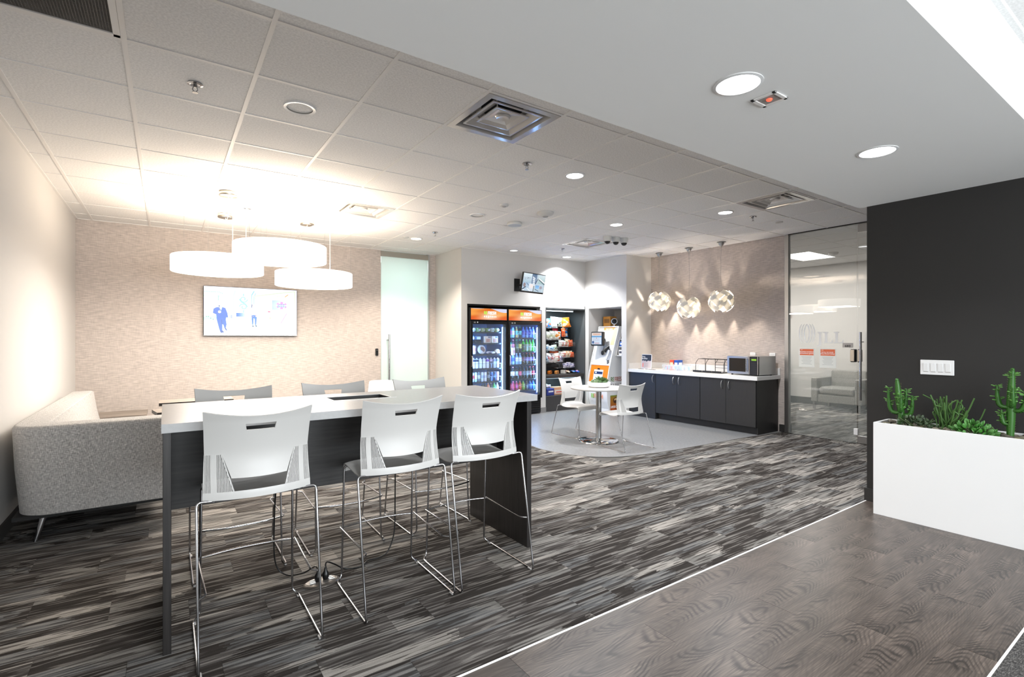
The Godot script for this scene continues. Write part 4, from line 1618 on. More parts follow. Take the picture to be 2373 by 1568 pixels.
func norm_at(pos: Array, i: int, j: int) -> Vector3:
	var a: Vector3 = pos[mini(i + 1, pos.size() - 1)][j] - pos[maxi(i - 1, 0)][j]
	var b: Vector3 = pos[i][mini(j + 1, pos[i].size() - 1)] - pos[i][maxi(j - 1, 0)]
	# outwards: turned away from the middle of the section
	var mid: Vector3 = (pos[i][2] + pos[i][8]) * 0.5
	var n := a.cross(b).normalized()
	var out: Vector3 = pos[i][j] - mid
	return n if n.dot(out) > 0.0 else -n


func television() -> void:
	var o := thing("television", Vector3(1.076, 1.806, -8.45), "flat wall television showing a bright game show set", "television")
	boxpart("casing", Vector3(0, 0, 0), Vector3(1.258, 0.716, 0.05), 0.006, M.black, o)
	boxpart("wall_mount", Vector3(0, 0, -0.032), Vector3(0.5, 0.4, 0.014), 0.0, M.black, o)
	boxpart("bottom_bezel", Vector3(0, -0.351, 0.0265), Vector3(1.25, 0.012, 0.003), 0.0, M.steel, o)
	var w := 500
	var h := 276
	var im := blank(w, h, Color(0.97, 0.98, 1.0))
	wash(im, Rect2i(0, 0, w, 180), Color(0.93, 0.95, 1.0), Color(0.99, 0.99, 1.0))
	wash(im, Rect2i(0, 180, w, 96), Color(1, 1, 1), Color(0.93, 0.96, 1.0))
	var mint := Color(0.55, 0.95, 0.68)
	var sky := Color(0.72, 0.84, 1.0)
	# left stage arch and screen
	shape(im, [Vector2(0, 50), Vector2(78, 50), Vector2(78, 60), Vector2(0, 60)], Color(0.72, 1.0, 0.80))
	shape(im, [Vector2(70, 50), Vector2(76, 50), Vector2(76, 80), Vector2(70, 80)], mint)
	for i in 12:
		ell(im, 4 + i * 8, 30 + (0 if i < 10 else 4 * (i - 9)), 2, 2, Color(0.3, 0.75, 0.6))
	wash(im, Rect2i(0, 66, 68, 66), Color(0.74, 0.76, 1.0), Color(0.82, 0.84, 1.0))
	ell(im, 36, 84, 14, 14, Color.WHITE)
	ell(im, 38, 116, 14, 12, Color.WHITE)
	shape(im, [Vector2(0, 175), Vector2(64, 162), Vector2(64, 186), Vector2(0, 192)], Color(0.70, 1.0, 0.82))
	stroke(im, [Vector2(0, 194), Vector2(70, 188)], 2, mint)
	for p in [[12, 172], [22, 172], [34, 182], [46, 188]]:
		ell(im, p[0], p[1], 2, 3, Color(0.1, 0.55, 0.45))
	# blue pillars
	wash(im, Rect2i(142, 20, 10, 150), Color(0.80, 0.88, 1.0), Color(0.85, 0.92, 1.0))
	stroke(im, [Vector2(150, 170), Vector2(150, 50), Vector2(158, 22)], 6, sky)
	stroke(im, [Vector2(246, 150), Vector2(246, 40), Vector2(258, 18)], 6, Color(0.55, 0.75, 1.0))
	stroke(im, [Vector2(258, 150), Vector2(258, 48), Vector2(268, 30)], 3, Color(0.45, 0.68, 0.95))
	wash(im, Rect2i(168, 20, 70, 120), Color(0.92, 0.95, 1.0), Color(0.97, 0.98, 1.0))
	# the dollar emblem
	for half in 2:
		var pts := []
		for i in 40:
			var a := lerpf(-0.6, TAU * 0.98, i / 39.0)
			var r := lerpf(7, 21, i / 39.0)
			var q := Vector2(cos(a) * r, -sin(a) * r * 0.95)
			pts.append(Vector2(202, 66) + q if half == 0 else Vector2(202, 112) - q)
		stroke(im, pts, 5, Color(0.50, 0.93, 0.78))
	stroke(im, [Vector2(181, 68), Vector2(192, 84), Vector2(212, 94), Vector2(223, 110)], 6, Color(0.50, 0.93, 0.78))
	stroke(im, [Vector2(202, 36), Vector2(202, 46)], 5, Color(0.50, 0.93, 0.78))
	stroke(im, [Vector2(202, 132), Vector2(202, 144)], 5, Color(0.50, 0.93, 0.78))
	wash(im, Rect2i(164, 148, 60, 22), Color(0.12, 0.35, 0.82), Color(0.93, 0.96, 1.0), true)
	shape(im, [Vector2(134, 160), Vector2(144, 160), Vector2(144, 182), Vector2(134, 182)], Color(0.62, 0.66, 0.98))
	# right set
	stroke(im, [Vector2(262, 60), Vector2(262, 46), Vector2(420, 18), Vector2(488, 8), Vector2(492, 150), Vector2(476, 178), Vector2(446, 184)], 7, Color(0.78, 1.0, 0.74))
	stroke(im, [Vector2(264, 150), Vector2(264, 56)], 4, Color(0.68, 1.0, 0.66))
	for i in 20:
		ell(im, 278, 60 + i * 4, 1, 1, Color(0.45, 0.42, 0.40))
	for i in 14:
		stroke(im, [Vector2(346 + i * 5.6, 34 + rnd(-3, 3)), Vector2(350 + i * 5.4, 46 + rnd(-2, 2))], 2, Color(1.0, 0.72, 0.55))
	stroke(im, [Vector2(432, 42), Vector2(448, 30)], 6, Color(1.0, 0.66, 0.45))
	for c in [[314, 84], [312, 126], [326, 108]]:
		for i in 24:
			var a := i * 0.5
			ell(im, c[0] + cos(a) * (3 + i * 0.5), c[1] + sin(a) * (3 + i * 0.5), 1.4, 1.4, Color(0.80, 0.96, 0.74) if i % 3 else Color(1.0, 0.85, 0.66))
	wash(im, Rect2i(358, 66, 84, 58), Color(0.55, 0.66, 0.95), Color(0.80, 0.86, 1.0), true)
	ell(im, 412, 96, 31, 22, Color(0.90, 0.42, 0.78))
	for i in 6:
		ell(im, 412 + cos(i * 1.05) * 26, 96 + sin(i * 1.05) * 18, 6, 5, Color.WHITE)
	shape(im, [Vector2(392, 90), Vector2(432, 88), Vector2(434, 106), Vector2(390, 108)], Color(0.22, 0.45, 0.80))
	for i in 4:
		stroke(im, [Vector2(397 + i * 10, 92), Vector2(397 + i * 10, 104)], 3, Color.WHITE)
		stroke(im, [Vector2(397 + i * 10, 93), Vector2(403 + i * 10, 98)], 2, Color.WHITE)
	stroke(im, [Vector2(334, 150), Vector2(390, 212)], 2, Color(0.70, 0.72, 0.98))
	stroke(im, [Vector2(440, 146), Vector2(408, 204)], 4, Color(0.90, 0.55, 0.88))
	ell(im, 341, 136, 7, 4, Color(0.90, 0.25, 0.42))
	for i in 6:
		shape(im, [Vector2(374 + i * 9, 150), Vector2(379 + i * 9, 150), Vector2(379 + i * 9, 172), Vector2(374 + i * 9, 172)], Color(0.93, 0.93, 0.90))
	shape(im, [Vector2(345, 164), Vector2(354, 178), Vector2(342, 182)], Color(1.0, 0.80, 0.62))
	stroke(im, [Vector2(316, 220), Vector2(444, 232)], 3, Color(0.76, 0.64, 0.97))
	stroke(im, [Vector2(450, 234), Vector2(472, 210)], 3, Color(0.70, 0.70, 0.98))
	ell(im, 280, 262, 130, 20, Color(0.95, 0.965, 1.0))
	# host in a blue suit, back lit
	var suit := Color(0.05, 0.33, 0.74)
	var deep := Color(0.03, 0.24, 0.58)
	ell(im, 80, 100, 14, 16, Color(1.0, 0.99, 0.97))
	shape(im, [Vector2(68, 118), Vector2(60, 120), Vector2(48, 128), Vector2(45, 152), Vector2(62, 160), Vector2(64, 190), Vector2(110, 190), Vector2(112, 176), Vector2(122, 176), Vector2(118, 150), Vector2(108, 122), Vector2(94, 117)], suit)
	shape(im, [Vector2(64, 188), Vector2(110, 188), Vector2(114, 216), Vector2(110, 236), Vector2(104, 240), Vector2(98, 218), Vector2(92, 216), Vector2(92, 250), Vector2(82, 258), Vector2(76, 240), Vector2(70, 214)], suit)
	shape(im, [Vector2(80, 254), Vector2(92, 250), Vector2(102, 262), Vector2(86, 266)], deep)
	shape(im, [Vector2(104, 238), Vector2(110, 236), Vector2(118, 252), Vector2(110, 250)], deep)
	stroke(im, [Vector2(88, 190), Vector2(90, 214)], 3, deep)
	shape(im, [Vector2(78, 118), Vector2(92, 118), Vector2(86, 138)], Color(0.85, 0.90, 1.0))
	ell(im, 78, 144, 8, 8, Color(1.0, 0.98, 0.95))
	stroke(im, [Vector2(76, 112), Vector2(80, 138)], 3, Color(0.45, 0.5, 0.62))
	ell(im, 76, 110, 4, 4, Color(0.2, 0.3, 0.5))
	# contestant
	ell(im, 254, 104, 7, 9, Color(0.98, 0.86, 0.82))
	stroke(im, [Vector2(247, 98), Vector2(246, 112)], 5, Color(0.12, 0.25, 0.45))
	shape(im, [Vector2(248, 114), Vector2(264, 114), Vector2(274, 140), Vector2(268, 162), Vector2(246, 162), Vector2(240, 136)], Color(1.0, 0.97, 0.97))
	shape(im, [Vector2(246, 160), Vector2(270, 158), Vector2(274, 176), Vector2(270, 218), Vector2(265, 218), Vector2(262, 180), Vector2(256, 178), Vector2(254, 218), Vector2(249, 218), Vector2(246, 184)], Color(0.14, 0.42, 0.80))
	shape(im, [Vector2(250, 220), Vector2(256, 220), Vector2(257, 230), Vector2(250, 230)], Color(0.1, 0.3, 0.4))
	shape(im, [Vector2(266, 218), Vector2(271, 218), Vector2(276, 228), Vector2(268, 228)], Color(0.1, 0.3, 0.4))
	for i in 12:
		ell(im, 243 + rnd(0, 26), 156 + rnd(0, 12), 2, 2, [Color(0.75, 0.55, 0.85), Color(1, 1, 1), Color(0.4, 0.35, 0.6)][i % 3])
	var m := MB.new()
	m.sheet(Vector3(-0.623, 0.352, 0.0258), Vector3(1.246, 0, 0), Vector3(0, -0.697, 0))
	put("screen", m, printed(im, 0.2, 1.25), o)
	# black card reader beside the frosted door
	o = thing("card_reader", Vector3(3.01, 1.17, -8.478), "small black card reader on the wall left of the frosted door", "card reader")
	boxpart("body", Vector3.ZERO, Vector3(0.048, 0.122, 0.022), 0.006, M.black, o)
	boxpart("status_window", Vector3(0, 0.035, 0.0115), Vector3(0.02, 0.006, 0.002), 0.0, M.plastic_grey, o)


# ---------- coolers and their drinks ----------
func header_image() -> Image:
	var im := blank(256, 66, Color(0.93, 0.46, 0.16))
	for y in 66:
		for x in 256:
			var u := x / 256.0
			var v := y / 66.0
			var c := Color(0.90, 0.42, 0.10).lerp(Color(1.0, 0.66, 0.30), 0.5 + 0.5 * sin(u * 7.0 + v * 5.0 + sin(v * 9.0) * 0.7))
			c = c.lerp(Color(0.93, 0.33, 0.16), smoothstep(0.5, 1.0, v) * 0.7)
			var g := exp(-(((u - 0.5) / 0.27) ** 2 + ((v - 0.72) / 0.40) ** 2))
			c = c.lerp(Color(1.0, 0.93, 0.86), g * 0.85)
			if v < 0.30 * smoothstep(0.45, 0.95, u) + 0.03 * sin(u * 9.0):
				c = Color(0.88, 0.88, 0.98)
			im.set_pixel(x, y, c)
	return im


var hdr: StandardMaterial3D

func cooler(at: Vector3, label: String) -> Node3D:
	var o := thing("drink_cooler", at, label, "cooler")
	var m := MB.new()
	# cabinet round an open inside
	m.span(-0.385, -0.35, 0.02, 1.94, -0.62, 0.0)
	m.span(0.35, 0.385, 0.02, 1.94, -0.62, 0.0)
	m.span(-0.35, 0.35, 1.69, 1.94, -0.62, 0.0)
	m.span(-0.35, 0.35, 0.02, 0.30, -0.62, 0.0)
	m.span(-0.35, 0.35, 0.30, 1.69, -0.64, -0.60)
	put("cabinet", m, M.black, o)
	m = MB.new()
	m.span(-0.349, 0.349, 0.302, 1.688, -0.60, -0.595)
	m.span(-0.349, -0.344, 0.302, 1.688, -0.595, -0.04)
	m.span(0.344, 0.349, 0.302, 1.688, -0.595, -0.04)
	m.span(-0.344, 0.344, 1.683, 1.688, -0.595, -0.04)
	m.span(-0.344, 0.344, 0.302, 0.307, -0.595, -0.04)
	put("liner", m, flat(Color(0.30, 0.47, 0.72), 0.5), o)
	# lit sign
	m = MB.new()
	m.span(-0.382, 0.382, 1.715, 1.935, 0.0, 0.045, 0.004)
	var sg := put("sign_box", m, M.black, o)
	m = MB.new()
	m.sheet(Vector3(-0.368, 1.925, 0.0465), Vector3(0.736, 0, 0), Vector3(0, -0.195, 0))
	put("sign_face", m, hdr, sg)
	words("RE", 0.055, glow(Color(0.55, 0.88, 0.30), 0.75), sg, Vector3(-0.075, 1.85, 0.0475), 0, "Droid Sans", true, 0.8)
	words("FRESH", 0.055, glow(Color(1, 1, 1), 0.85), sg, Vector3(0.055, 1.85, 0.0475), 0, "Droid Sans", true, 0.8)
	words("e x p r e s s", 0.036, glow(Color(1, 0.95, 0.92), 0.85), sg, Vector3(0.02, 1.79, 0.0475), 0, "Droid Sans", true, 1.0)
	# door
	m = MB.new()
	m.span(-0.382, -0.335, 0.31, 1.705, 0.002, 0.06, 0.004)
	m.span(0.338, 0.382, 0.31, 1.705, 0.002, 0.06, 0.004)
	m.span(-0.335, 0.338, 1.655, 1.705, 0.002, 0.06, 0.002)
	m.span(-0.335, 0.338, 0.31, 0.36, 0.002, 0.06, 0.002)
	var door := put("door", m, M.black, o)
	m = MB.new()
	m.span(-0.335, 0.338, 0.36, 1.655, 0.04, 0.046)
	put("pane", m, M.cooler_glass, door)
	m = MB.new()
	m.tube(bent([Vector3(-0.36, 0.93, 0.055), Vector3(-0.36, 0.93, 0.085), Vector3(-0.36, 1.10, 0.085), Vector3(-0.36, 1.10, 0.055)], 0.02), 0.011, 10)
	put("handle", m, M.nickel, door)
	m = MB.new()
	m.T = Transform3D(Basis(Vector3.RIGHT, PI / 2), Vector3(-0.30, 1.682, 0.0605))
	m.T.basis = m.T.basis * Basis.from_scale(Vector3(1.8, 1, 1))
	m.cyl(Vector3.ZERO, 0.012, 0.001, 16)
	put("maker_badge", m, flat(Color(0.7, 0.7, 0.7), 0.3, 0.5), door)
	m = MB.new()
	m.T = Transform3D(Basis(Vector3.RIGHT, PI / 2), Vector3(-0.245, 1.684, 0.0605))
	m.cyl(Vector3.ZERO, 0.011, 0.002, 16)
	put("round_badge", m, M.letter_white, door)
	# led strip with its separate diodes
	m = MB.new()
	m.span(0.300, 0.336, 0.37, 1.645, -0.03, -0.02)
	var strip := put("led_strip", m, flat(Color(0.35, 0.5, 0.75), 0.4), o)
	m = MB.new()
	for i in 52:
		for s in 2:
			m.box(Vector3(0.311 + s * 0.014, 0.40 + i * 0.0235 + s * 0.008, -0.017), Vector3(0.0085, 0.011, 0.006), 0.001)
	tag(put("diode", m, glow(Color(0.80, 0.92, 1.0), 7.0), strip), "", "", "", "stuff")
	area(o, Vector3(0.298, 1.0, -0.03), Vector2(0.03, 1.25), Color(0.50, 0.72, 1.0), 0.7, Vector3(-1, 0, -0.35))
	m = MB.new()
	m.span(-0.336, -0.325, 0.37, 1.645, -0.035, -0.02)
	put("led_strip", m, glow(Color(0.70, 0.86, 1.0), 2.0), o)
	area(o, Vector3(-0.322, 1.0, -0.028), Vector2(0.02, 1.25), Color(0.42, 0.68, 1.0), 1.0, Vector3(1, 0, 0.0))
	# lower grille
	m = MB.new()
	m.span(-0.382, 0.382, 0.02, 0.30, 0.0, 0.012)
	put("kick_panel", m, M.black, o)
	for i in 6:
		m = MB.new()
		m.T = Transform3D(Basis(Vector3.RIGHT, 0.6), Vector3(0, 0.065 + i * 0.038, 0.025))
		m.box(Vector3.ZERO, Vector3(0.74, 0.005, 0.034), 0.001)
		put("louvre", m, M.matt_black, o)
	m = MB.new()
	m.span(-0.06, 0.385, 0.30, 0.312, 0.0, 0.055)
	put("lower_hinge", m, M.black, o)
	return o


func wire_shelf(o: Node3D, y: float, guard: bool) -> void:
	var m := MB.new()
	m.span(-0.342, 0.30, y - 0.02, y - 0.012, -0.585, -0.045, 0.002)
	m.span(-0.342, 0.30, y - 0.024, y, -0.047, -0.041, 0.001)
	var s := put("shelf", m, flat(Color(0.10, 0.13, 0.18), 0.4), o)
	if guard:
		m = MB.new()
		m.tube([Vector3(-0.34, y + 0.085, -0.042), Vector3(0.30, y + 0.085, -0.042)], 0.0028, 6)
		for x in [-0.34, -0.1, 0.1, 0.30]:
			m.tube([Vector3(x, y, -0.042), Vector3(x, y + 0.085, -0.042)], 0.002, 5)
		put("guard_rail", m, M.chrome, s)


var mat_cache := {}

func paint(c, rough := 0.3) -> StandardMaterial3D:
	var k := str(c) + str(rough)
	if not mat_cache.has(k):
		mat_cache[k] = flat(c, rough)
	return mat_cache[k]


func bottle(at: Vector3, h: float, r: float, liquid: Color, cap: Color, lab: Color, label: String, group := "", lab_lo := 0.25, lab_hi := 0.55) -> void:
	var o := thing("drink_bottle", at, label, "bottle", group)
	var m := MB.new()
	m.lathe(Vector3.ZERO, [Vector2(0, 0), Vector2(r * 0.9, 0), Vector2(r, h * 0.04), Vector2(r, h * 0.22), Vector2(r * 0.94, h * 0.32), Vector2(r, h * 0.42), Vector2(r, h * 0.58), Vector2(r * 0.8, h * 0.74), Vector2(r * 0.42, h * 0.86), Vector2(r * 0.38, h * 0.93), Vector2(0, h * 0.93)], 14)
	var b := paint(liquid, 0.08)
	put("body", m, b, o)
	m = MB.new()
	m.cyl(Vector3(0, h * 0.915, 0), r * 0.44, h * 0.085, 12, 0.001)
	put("cap", m, paint(cap, 0.4), o)
	m = MB.new()
	m.lathe(Vector3.ZERO, [Vector2(r * 1.02, h * lab_lo), Vector2(r * 1.025, h * lab_hi)], 14)
	put("label", m, paint(lab, 0.35), o)


func can(at: Vector3, h: float, r: float, c: Color, band: Color, label: String, group: String) -> void:
	var o := thing("drink_can", at, label, "can", group)
	var m := MB.new()
	m.lathe(Vector3.ZERO, [Vector2(0, 0.002), Vector2(r * 0.78, 0), Vector2(r, h * 0.05), Vector2(r, h * 0.92), Vector2(r * 0.84, h * 0.985)], 16)
	put("body", m, paint(c, 0.25), o)
	m = MB.new()
	m.lathe(Vector3.ZERO, [Vector2(r * 1.01, h * 0.35), Vector2(r * 1.01, h * 0.7)], 16)
	put("print_band", m, paint(band, 0.25), o)
	m = MB.new()
	m.lathe(Vector3.ZERO, [Vector2(r * 0.84, h * 0.98), Vector2(r * 0.84, h), Vector2(r * 0.76, h), Vector2(r * 0.74, h * 0.985), Vector2(0, h * 0.985)], 16)
	put("lid", m, M.alu, o)


func coolers() -> void:
	var m := MB.new()
	m.span(4.2, 4.25, 0, 2.05, -8.3, -7.6)
	m.span(5.82, 5.87, 0, 2.05, -8.3, -7.6)
	m.span(4.2, 5.87, 0, 2.05, -8.35, -8.3)
	m.span(4.2, 5.87, 2.0, 2.05, -8.3, -7.6)
	m.span(4.245, 4.262, 0, 1.985, -7.6, -7.492)
	m.span(4.245, 5.815, 1.97, 2.0, -7.6, -7.492)
	struct("wall_recess", m, M.black)
	hdr = printed(header_image(), 0.3, 0.85)
	var a := cooler(Vector3(4.652, 0, -7.485), "left black glass door drinks cooler under a lit orange sign")
	var b := cooler(Vector3(5.432, 0, -7.485), "right black glass door drinks cooler under a lit orange sign")
	for y in [1.522, 1.325, 1.128]:
		wire_shelf(a, y, false)
	for y in [0.880, 0.647, 0.45]:
		wire_shelf(a, y, true)
	for y in [1.420, 1.165, 0.929, 0.664, 0.455]:
		wire_shelf(b, y, true)
	# right cooler: five rows of eight bottles
	var X := [5.180, 5.252, 5.328, 5.403, 5.478, 5.556, 5.632, 5.705]
	var Z := -7.575
	var clear := Color(0.55, 0.72, 0.92)
	var water := Color(0.35, 0.55, 0.92)
	var cola := Color(0.05, 0.03, 0.04)
	var green := Color(0.18, 0.72, 0.20)
	var rows := [
		[1.421, 0.20, [[clear, "d04a8a", "e06aa0", "pink label"], [clear, "2060d0", "e8ecf8", "white label and blue cap"], ["c8a868", "b8b070", "70c8d8", "amber tea"], ["203838", "30b0a0", "58c8d0", "dark with teal label"], [water, "3070e0", "1840c8", "blue topped water"], [water, "3070e0", "1840c8", "blue topped water"], [water, "d0e0ff", "1840c8", "blue topped water"], [water, "8898ff", "9098e8", "blue topped water"]]],
		[1.166, 0.22, [["48c8a8", "f090a8", "e8f8f0", "mint green juice and pink cap"], ["401828", "e890a8", "c06080", "dark red with pink cap"], ["204030", "20b070", "406850", "dark with green cap"], ["203020", "209088", "d8d870", "dark with yellow label"], [green, "e0f8f0", "1c4818", "bright green with dark label"], [green, "48c860", "98b098", "bright green soda"], [green, "48c860", "98b098", "bright green soda"], [green, "30c880", "48d048", "bright green soda"]]],
		[0.930, 0.205, [[clear, "c8e4ff", "2858c8", "blue label water"], [clear, "3060e0", "2858c8", "blue label water"], [clear, "d8ecff", "e8f0ff", "white label water"], [clear, "d8ecff", "e8f0ff", "white label water"], [cola, "603040", "703858", "dark cola with plum label"], [cola, "b03040", "8070c0", "dark cola with violet label"], [cola, "b03040", "8878c8", "dark cola with violet label"], [cola, "c83040", "6048a0", "dark cola with violet label"]]],
		[0.665, 0.22, [[cola, "f098a8", "e8ecf8", "cola with white label"], [cola, "f098a8", "e8ecf8", "cola with white label"], [cola, "202830", "b8d0e0", "cola with pale blue label"], [cola, "202830", "d86080", "cola with pink label"], [cola, "202830", "607080", "cola with grey label"], [cola, "304050", "8898b0", "cola with grey label"], [cola, "c84050", "a8a8c0", "cola with grey label"], [cola, "d84060", "c83058", "cola with crimson label"]]],
		[0.456, 0.165, [["a83050", "f090c0", "d83868", "pink juice"], ["a83050", "f080a8", "c83048", "pink juice"], ["a83050", "f080a8", "d85090", "pink juice"], ["c04830", "f09080", "d86848", "orange red juice"], ["6c9c38", "30b080", "98c060", "green juice"], [cola, "283038", "405060", "short dark"], ["1858b8", "283848", "2878d8", "short blue"], ["1858b8", "2a3a50", "2878d8", "short blue"]]]]
	var names := ["top", "second", "third", "fourth", "bottom"]
	for r in rows.size():
		for i in 8:
			var q: Array = rows[r][2][i]
			var nth: String = ["first", "second", "third", "fourth", "fifth", "sixth", "seventh", "last"][i]
			bottle(Vector3(X[i], rows[r][0], Z), rows[r][1], 0.0335, Color(q[0]), Color(q[1]), Color(q[2]), "%s bottle, %s in the %s row of the right cooler" % [q[3], nth, names[r]], "bottles in the right cooler", 0.06 if q[0] is Color and q[0] == green else 0.27, 0.62)
	# a tall can hanging on the second row guard
	can(Vector3(5.206, 1.10, -7.51), 0.135, 0.036, Color("e0d4e0"), Color("d8a8b8"), "pinkish can standing before the second bottle row of the right cooler", "")
	# left cooler
	var sal := [Color("e8e8f0"), Color("88a868"), Color("a8b488"), Color("7c9c60"), Color("d0e0e0"), Color("b8c898")]
	for i in 6:
		var o := thing("salad_tub", Vector3([4.405, 4.505, 4.60, 4.70, 4.80, 4.895][i], 1.523, -7.59), "%s clear tub of %s on the top shelf of the left cooler" % [["first", "second", "third", "fourth", "fifth", "last"][i], ["white dip", "green salad", "pale leaves", "dark green salad", "white cheese", "light green salad"][i]], "food tub", "tubs on the cooler's top shelf")
		m = MB.new()
		m.lathe(Vector3.ZERO, [Vector2(0, 0), Vector2(0.038, 0), Vector2(0.047, 0.05), Vector2(0.049, 0.052), Vector2(0.04, 0.068), Vector2(0, 0.072)], 16)
		put("tub", m, paint(sal[i], 0.15), o)
		m = MB.new()
		m.T = Transform3D(Basis(Vector3.RIGHT, PI / 2 - 0.25), Vector3(0.012, 0.036, 0.040))
		m.cyl(Vector3.ZERO, 0.024, 0.006, 16)
		put("sticker", m, paint(Color("d8dce8") if i % 2 else Color("a8b4a0"), 0.4), o)
	for i in 2:
		var o := thing("lunch_tray", Vector3([4.395, 4.505][i], 1.326, -7.58), ["small black lidded tray at the left end of the cooler's second shelf", "larger black lidded tray with pale label on the cooler's second shelf"][i], "food tray")
		m = MB.new()
		var w: float = [0.075, 0.125][i]
		m.span(-w / 2, w / 2, 0.0, 0.05, -0.06, 0.03, 0.008)
		put("base", m, paint(Color("181c20"), 0.25), o)
		m = MB.new()
		m.span(-w / 2 + 0.004, w / 2 - 0.004, 0.051, 0.13, -0.055, 0.02, 0.012)
		put("lid", m, paint(Color("41566e"), 0.12), o)
		m = MB.new()
		m.span(-w / 4, w / 3, 0.065, 0.11, 0.02, 0.0225)
		put("label", m, paint(Color("d0dce8"), 0.4), o)
	for i in 2:
		var o := thing("snack_box", Vector3([4.69, 4.84][i], 1.326, -7.58), ["left beige snack box on the cooler's second shelf", "right beige snack box with blue corner on the cooler's second shelf"][i], "box")
		boxpart("carton", Vector3(0, 0.06, 0), Vector3(0.136, 0.12, 0.05), 0.003, paint(Color("d8c8b8"), 0.5), o)
		boxpart("picture", Vector3(0.01, 0.045, 0.026), Vector3(0.08, 0.06, 0.002), 0.0, paint(Color("b88878"), 0.5), o)
		boxpart("brand_patch", Vector3(0.035, 0.1, 0.026), Vector3(0.05, 0.025, 0.002), 0.0, paint(Color("48549a") if i else Color("585a70"), 0.5), o)
	can(Vector3(4.425, 1.129, -7.585), 0.155, 0.04, Color("ead8dc"), Color("e098a8"), "wide pink and white can on the third shelf of the left cooler", "")
	var o := thing("sandwich_round", Vector3(4.575, 1.21, -7.585), "round clear food pack with brown wedge on the cooler's third shelf", "food pack")
	m = MB.new()
	m.T = Transform3D(Basis(Vector3.RIGHT, PI / 2 - 0.2), Vector3(0, 0, 0))
	m.lathe(Vector3.ZERO, [Vector2(0, 0), Vector2(0.08, 0), Vector2(0.085, 0.012), Vector2(0.07, 0.03), Vector2(0, 0.035)], 24)
	put("dish", m, paint(Color("d8d8d8"), 0.15), o)
	m = MB.new()
	m.T = Transform3D(Basis(Vector3.RIGHT, -0.2), Vector3(0.0, 0.0, 0.036))
	m.prism([Vector2(-0.03, 0.05), Vector2(0.03, 0.045), Vector2(0.055, -0.01), Vector2(0.03, -0.045), Vector2(-0.035, 0.0)], 0.0, 0.006)
	put("filling", m, paint(Color("7a5c58"), 0.5), o)
	for i in 3:
		o = thing("wrapped_pack", Vector3([4.72, 4.80, 4.905][i], 1.129, -7.58), ["flat white wrapped pack beside the round food pack", "low pale pack in the middle right of the cooler's third shelf", "taller white wrapped pack at the right end of the third shelf"][i], "food pack")
		m = MB.new()
		m.blob(Vector3(0, [0.025, 0.025, 0.045][i], 0), Vector3(0.05, [0.025, 0.024, 0.045][i], 0.05), 14, 8, func(d): return 1.0 + 0.08 * sin(d.x * 7.0 + d.y * 5.0))
		put("wrap", m, paint([Color("e0dce4"), Color("d8dce8"), Color("ece6e4")][i], 0.2), o)
		boxpart("label", Vector3(0, 0.022, 0.05), Vector3(0.06, 0.02, 0.003), 0.0, paint([Color("384060"), Color("e8eaf4"), Color("e8c8b8")][i], 0.4), o)
	var tall := [["e8eef4", "283850"], ["e8eef4", "283850"], ["eef0f4", "e0e4ec"], ["eef0f4", "d8dce8"], ["d8dce8", "7848b8"], ["585868", "b8a8c0"], ["b0b8cc", "787c98"], ["c8d4dc", "586878"]]
	for i in 8:
		var p := Vector3([4.405, 4.475, 4.548, 4.622, 4.695, 4.768, 4.84, 4.91][i], 0.881, -7.58)
		o = thing("drink_carton", p, "%s slim drink carton in the fourth row of the left cooler" % ["first white", "second white", "third all-white", "fourth all-white", "purple topped", "dark grey", "lilac grey", "pale patterned"][i], "carton", "cartons in the left cooler")
		m = MB.new()
		m.span(-0.027, 0.027, 0.0, 0.165, -0.027, 0.027, 0.005)
		put("body", m, paint(Color(tall[i][0]), 0.35), o)
		m = MB.new()
		m.span(-0.0275, 0.0275, 0.115, 0.16, -0.0275, 0.0275, 0.004)
		put("top_band", m, paint(Color(tall[i][1]), 0.35), o)
		m = MB.new()
		m.cyl(Vector3(0.004, 0.164, 0.004), 0.011, 0.018, 12, 0.001)
		put("cap", m, M.letter_white, o)
	var cans := [["c8d4ec", "c83840"], ["b8d4f4", "f0f4ff"], ["687078", "c8ccd4"], ["d0d8e8", "a8b8d8"], ["e0e4f0", "c0c4dc"], ["30363e", "788088"], ["2468c0", "184890"], ["14366c", "3868a8"], ["e0d0d8", "d0a8b8"]]
	for i in 9:
		can(Vector3([4.40, 4.463, 4.527, 4.59, 4.655, 4.72, 4.785, 4.848, 4.912][i], 0.648, -7.58), 0.165, 0.0285, Color(cans[i][0]), Color(cans[i][1]), "%s slim can in the fifth row of the left cooler" % ["red, white and blue", "pale blue", "mid grey", "silvery blue", "silvery white", "black and grey", "bright blue", "navy blue", "pinkish white"][i], "slim cans in the left cooler")
	var low := ["20262c", "2a3038", "c87858", "38404a", "48b868", "d0dce8"]
	for i in 6:
		bottle(Vector3([4.60, 4.66, 4.715, 4.775, 4.84, 4.905][i], 0.451, -7.58), 0.165, 0.03, Color(low[i]), Color(["303840", "303840", "e0a888", "e8d8d0", "48a060", "f0f0f4"][i]), Color(["586470", "404858", "e8c0a0", "606870", "78d890", "e8eef4"][i]), "%s small bottle in the bottom row of the left cooler" % ["blackish", "charcoal", "coppery orange", "slate with white cap", "bright green", "clear white"][i], "bottles in the left cooler")


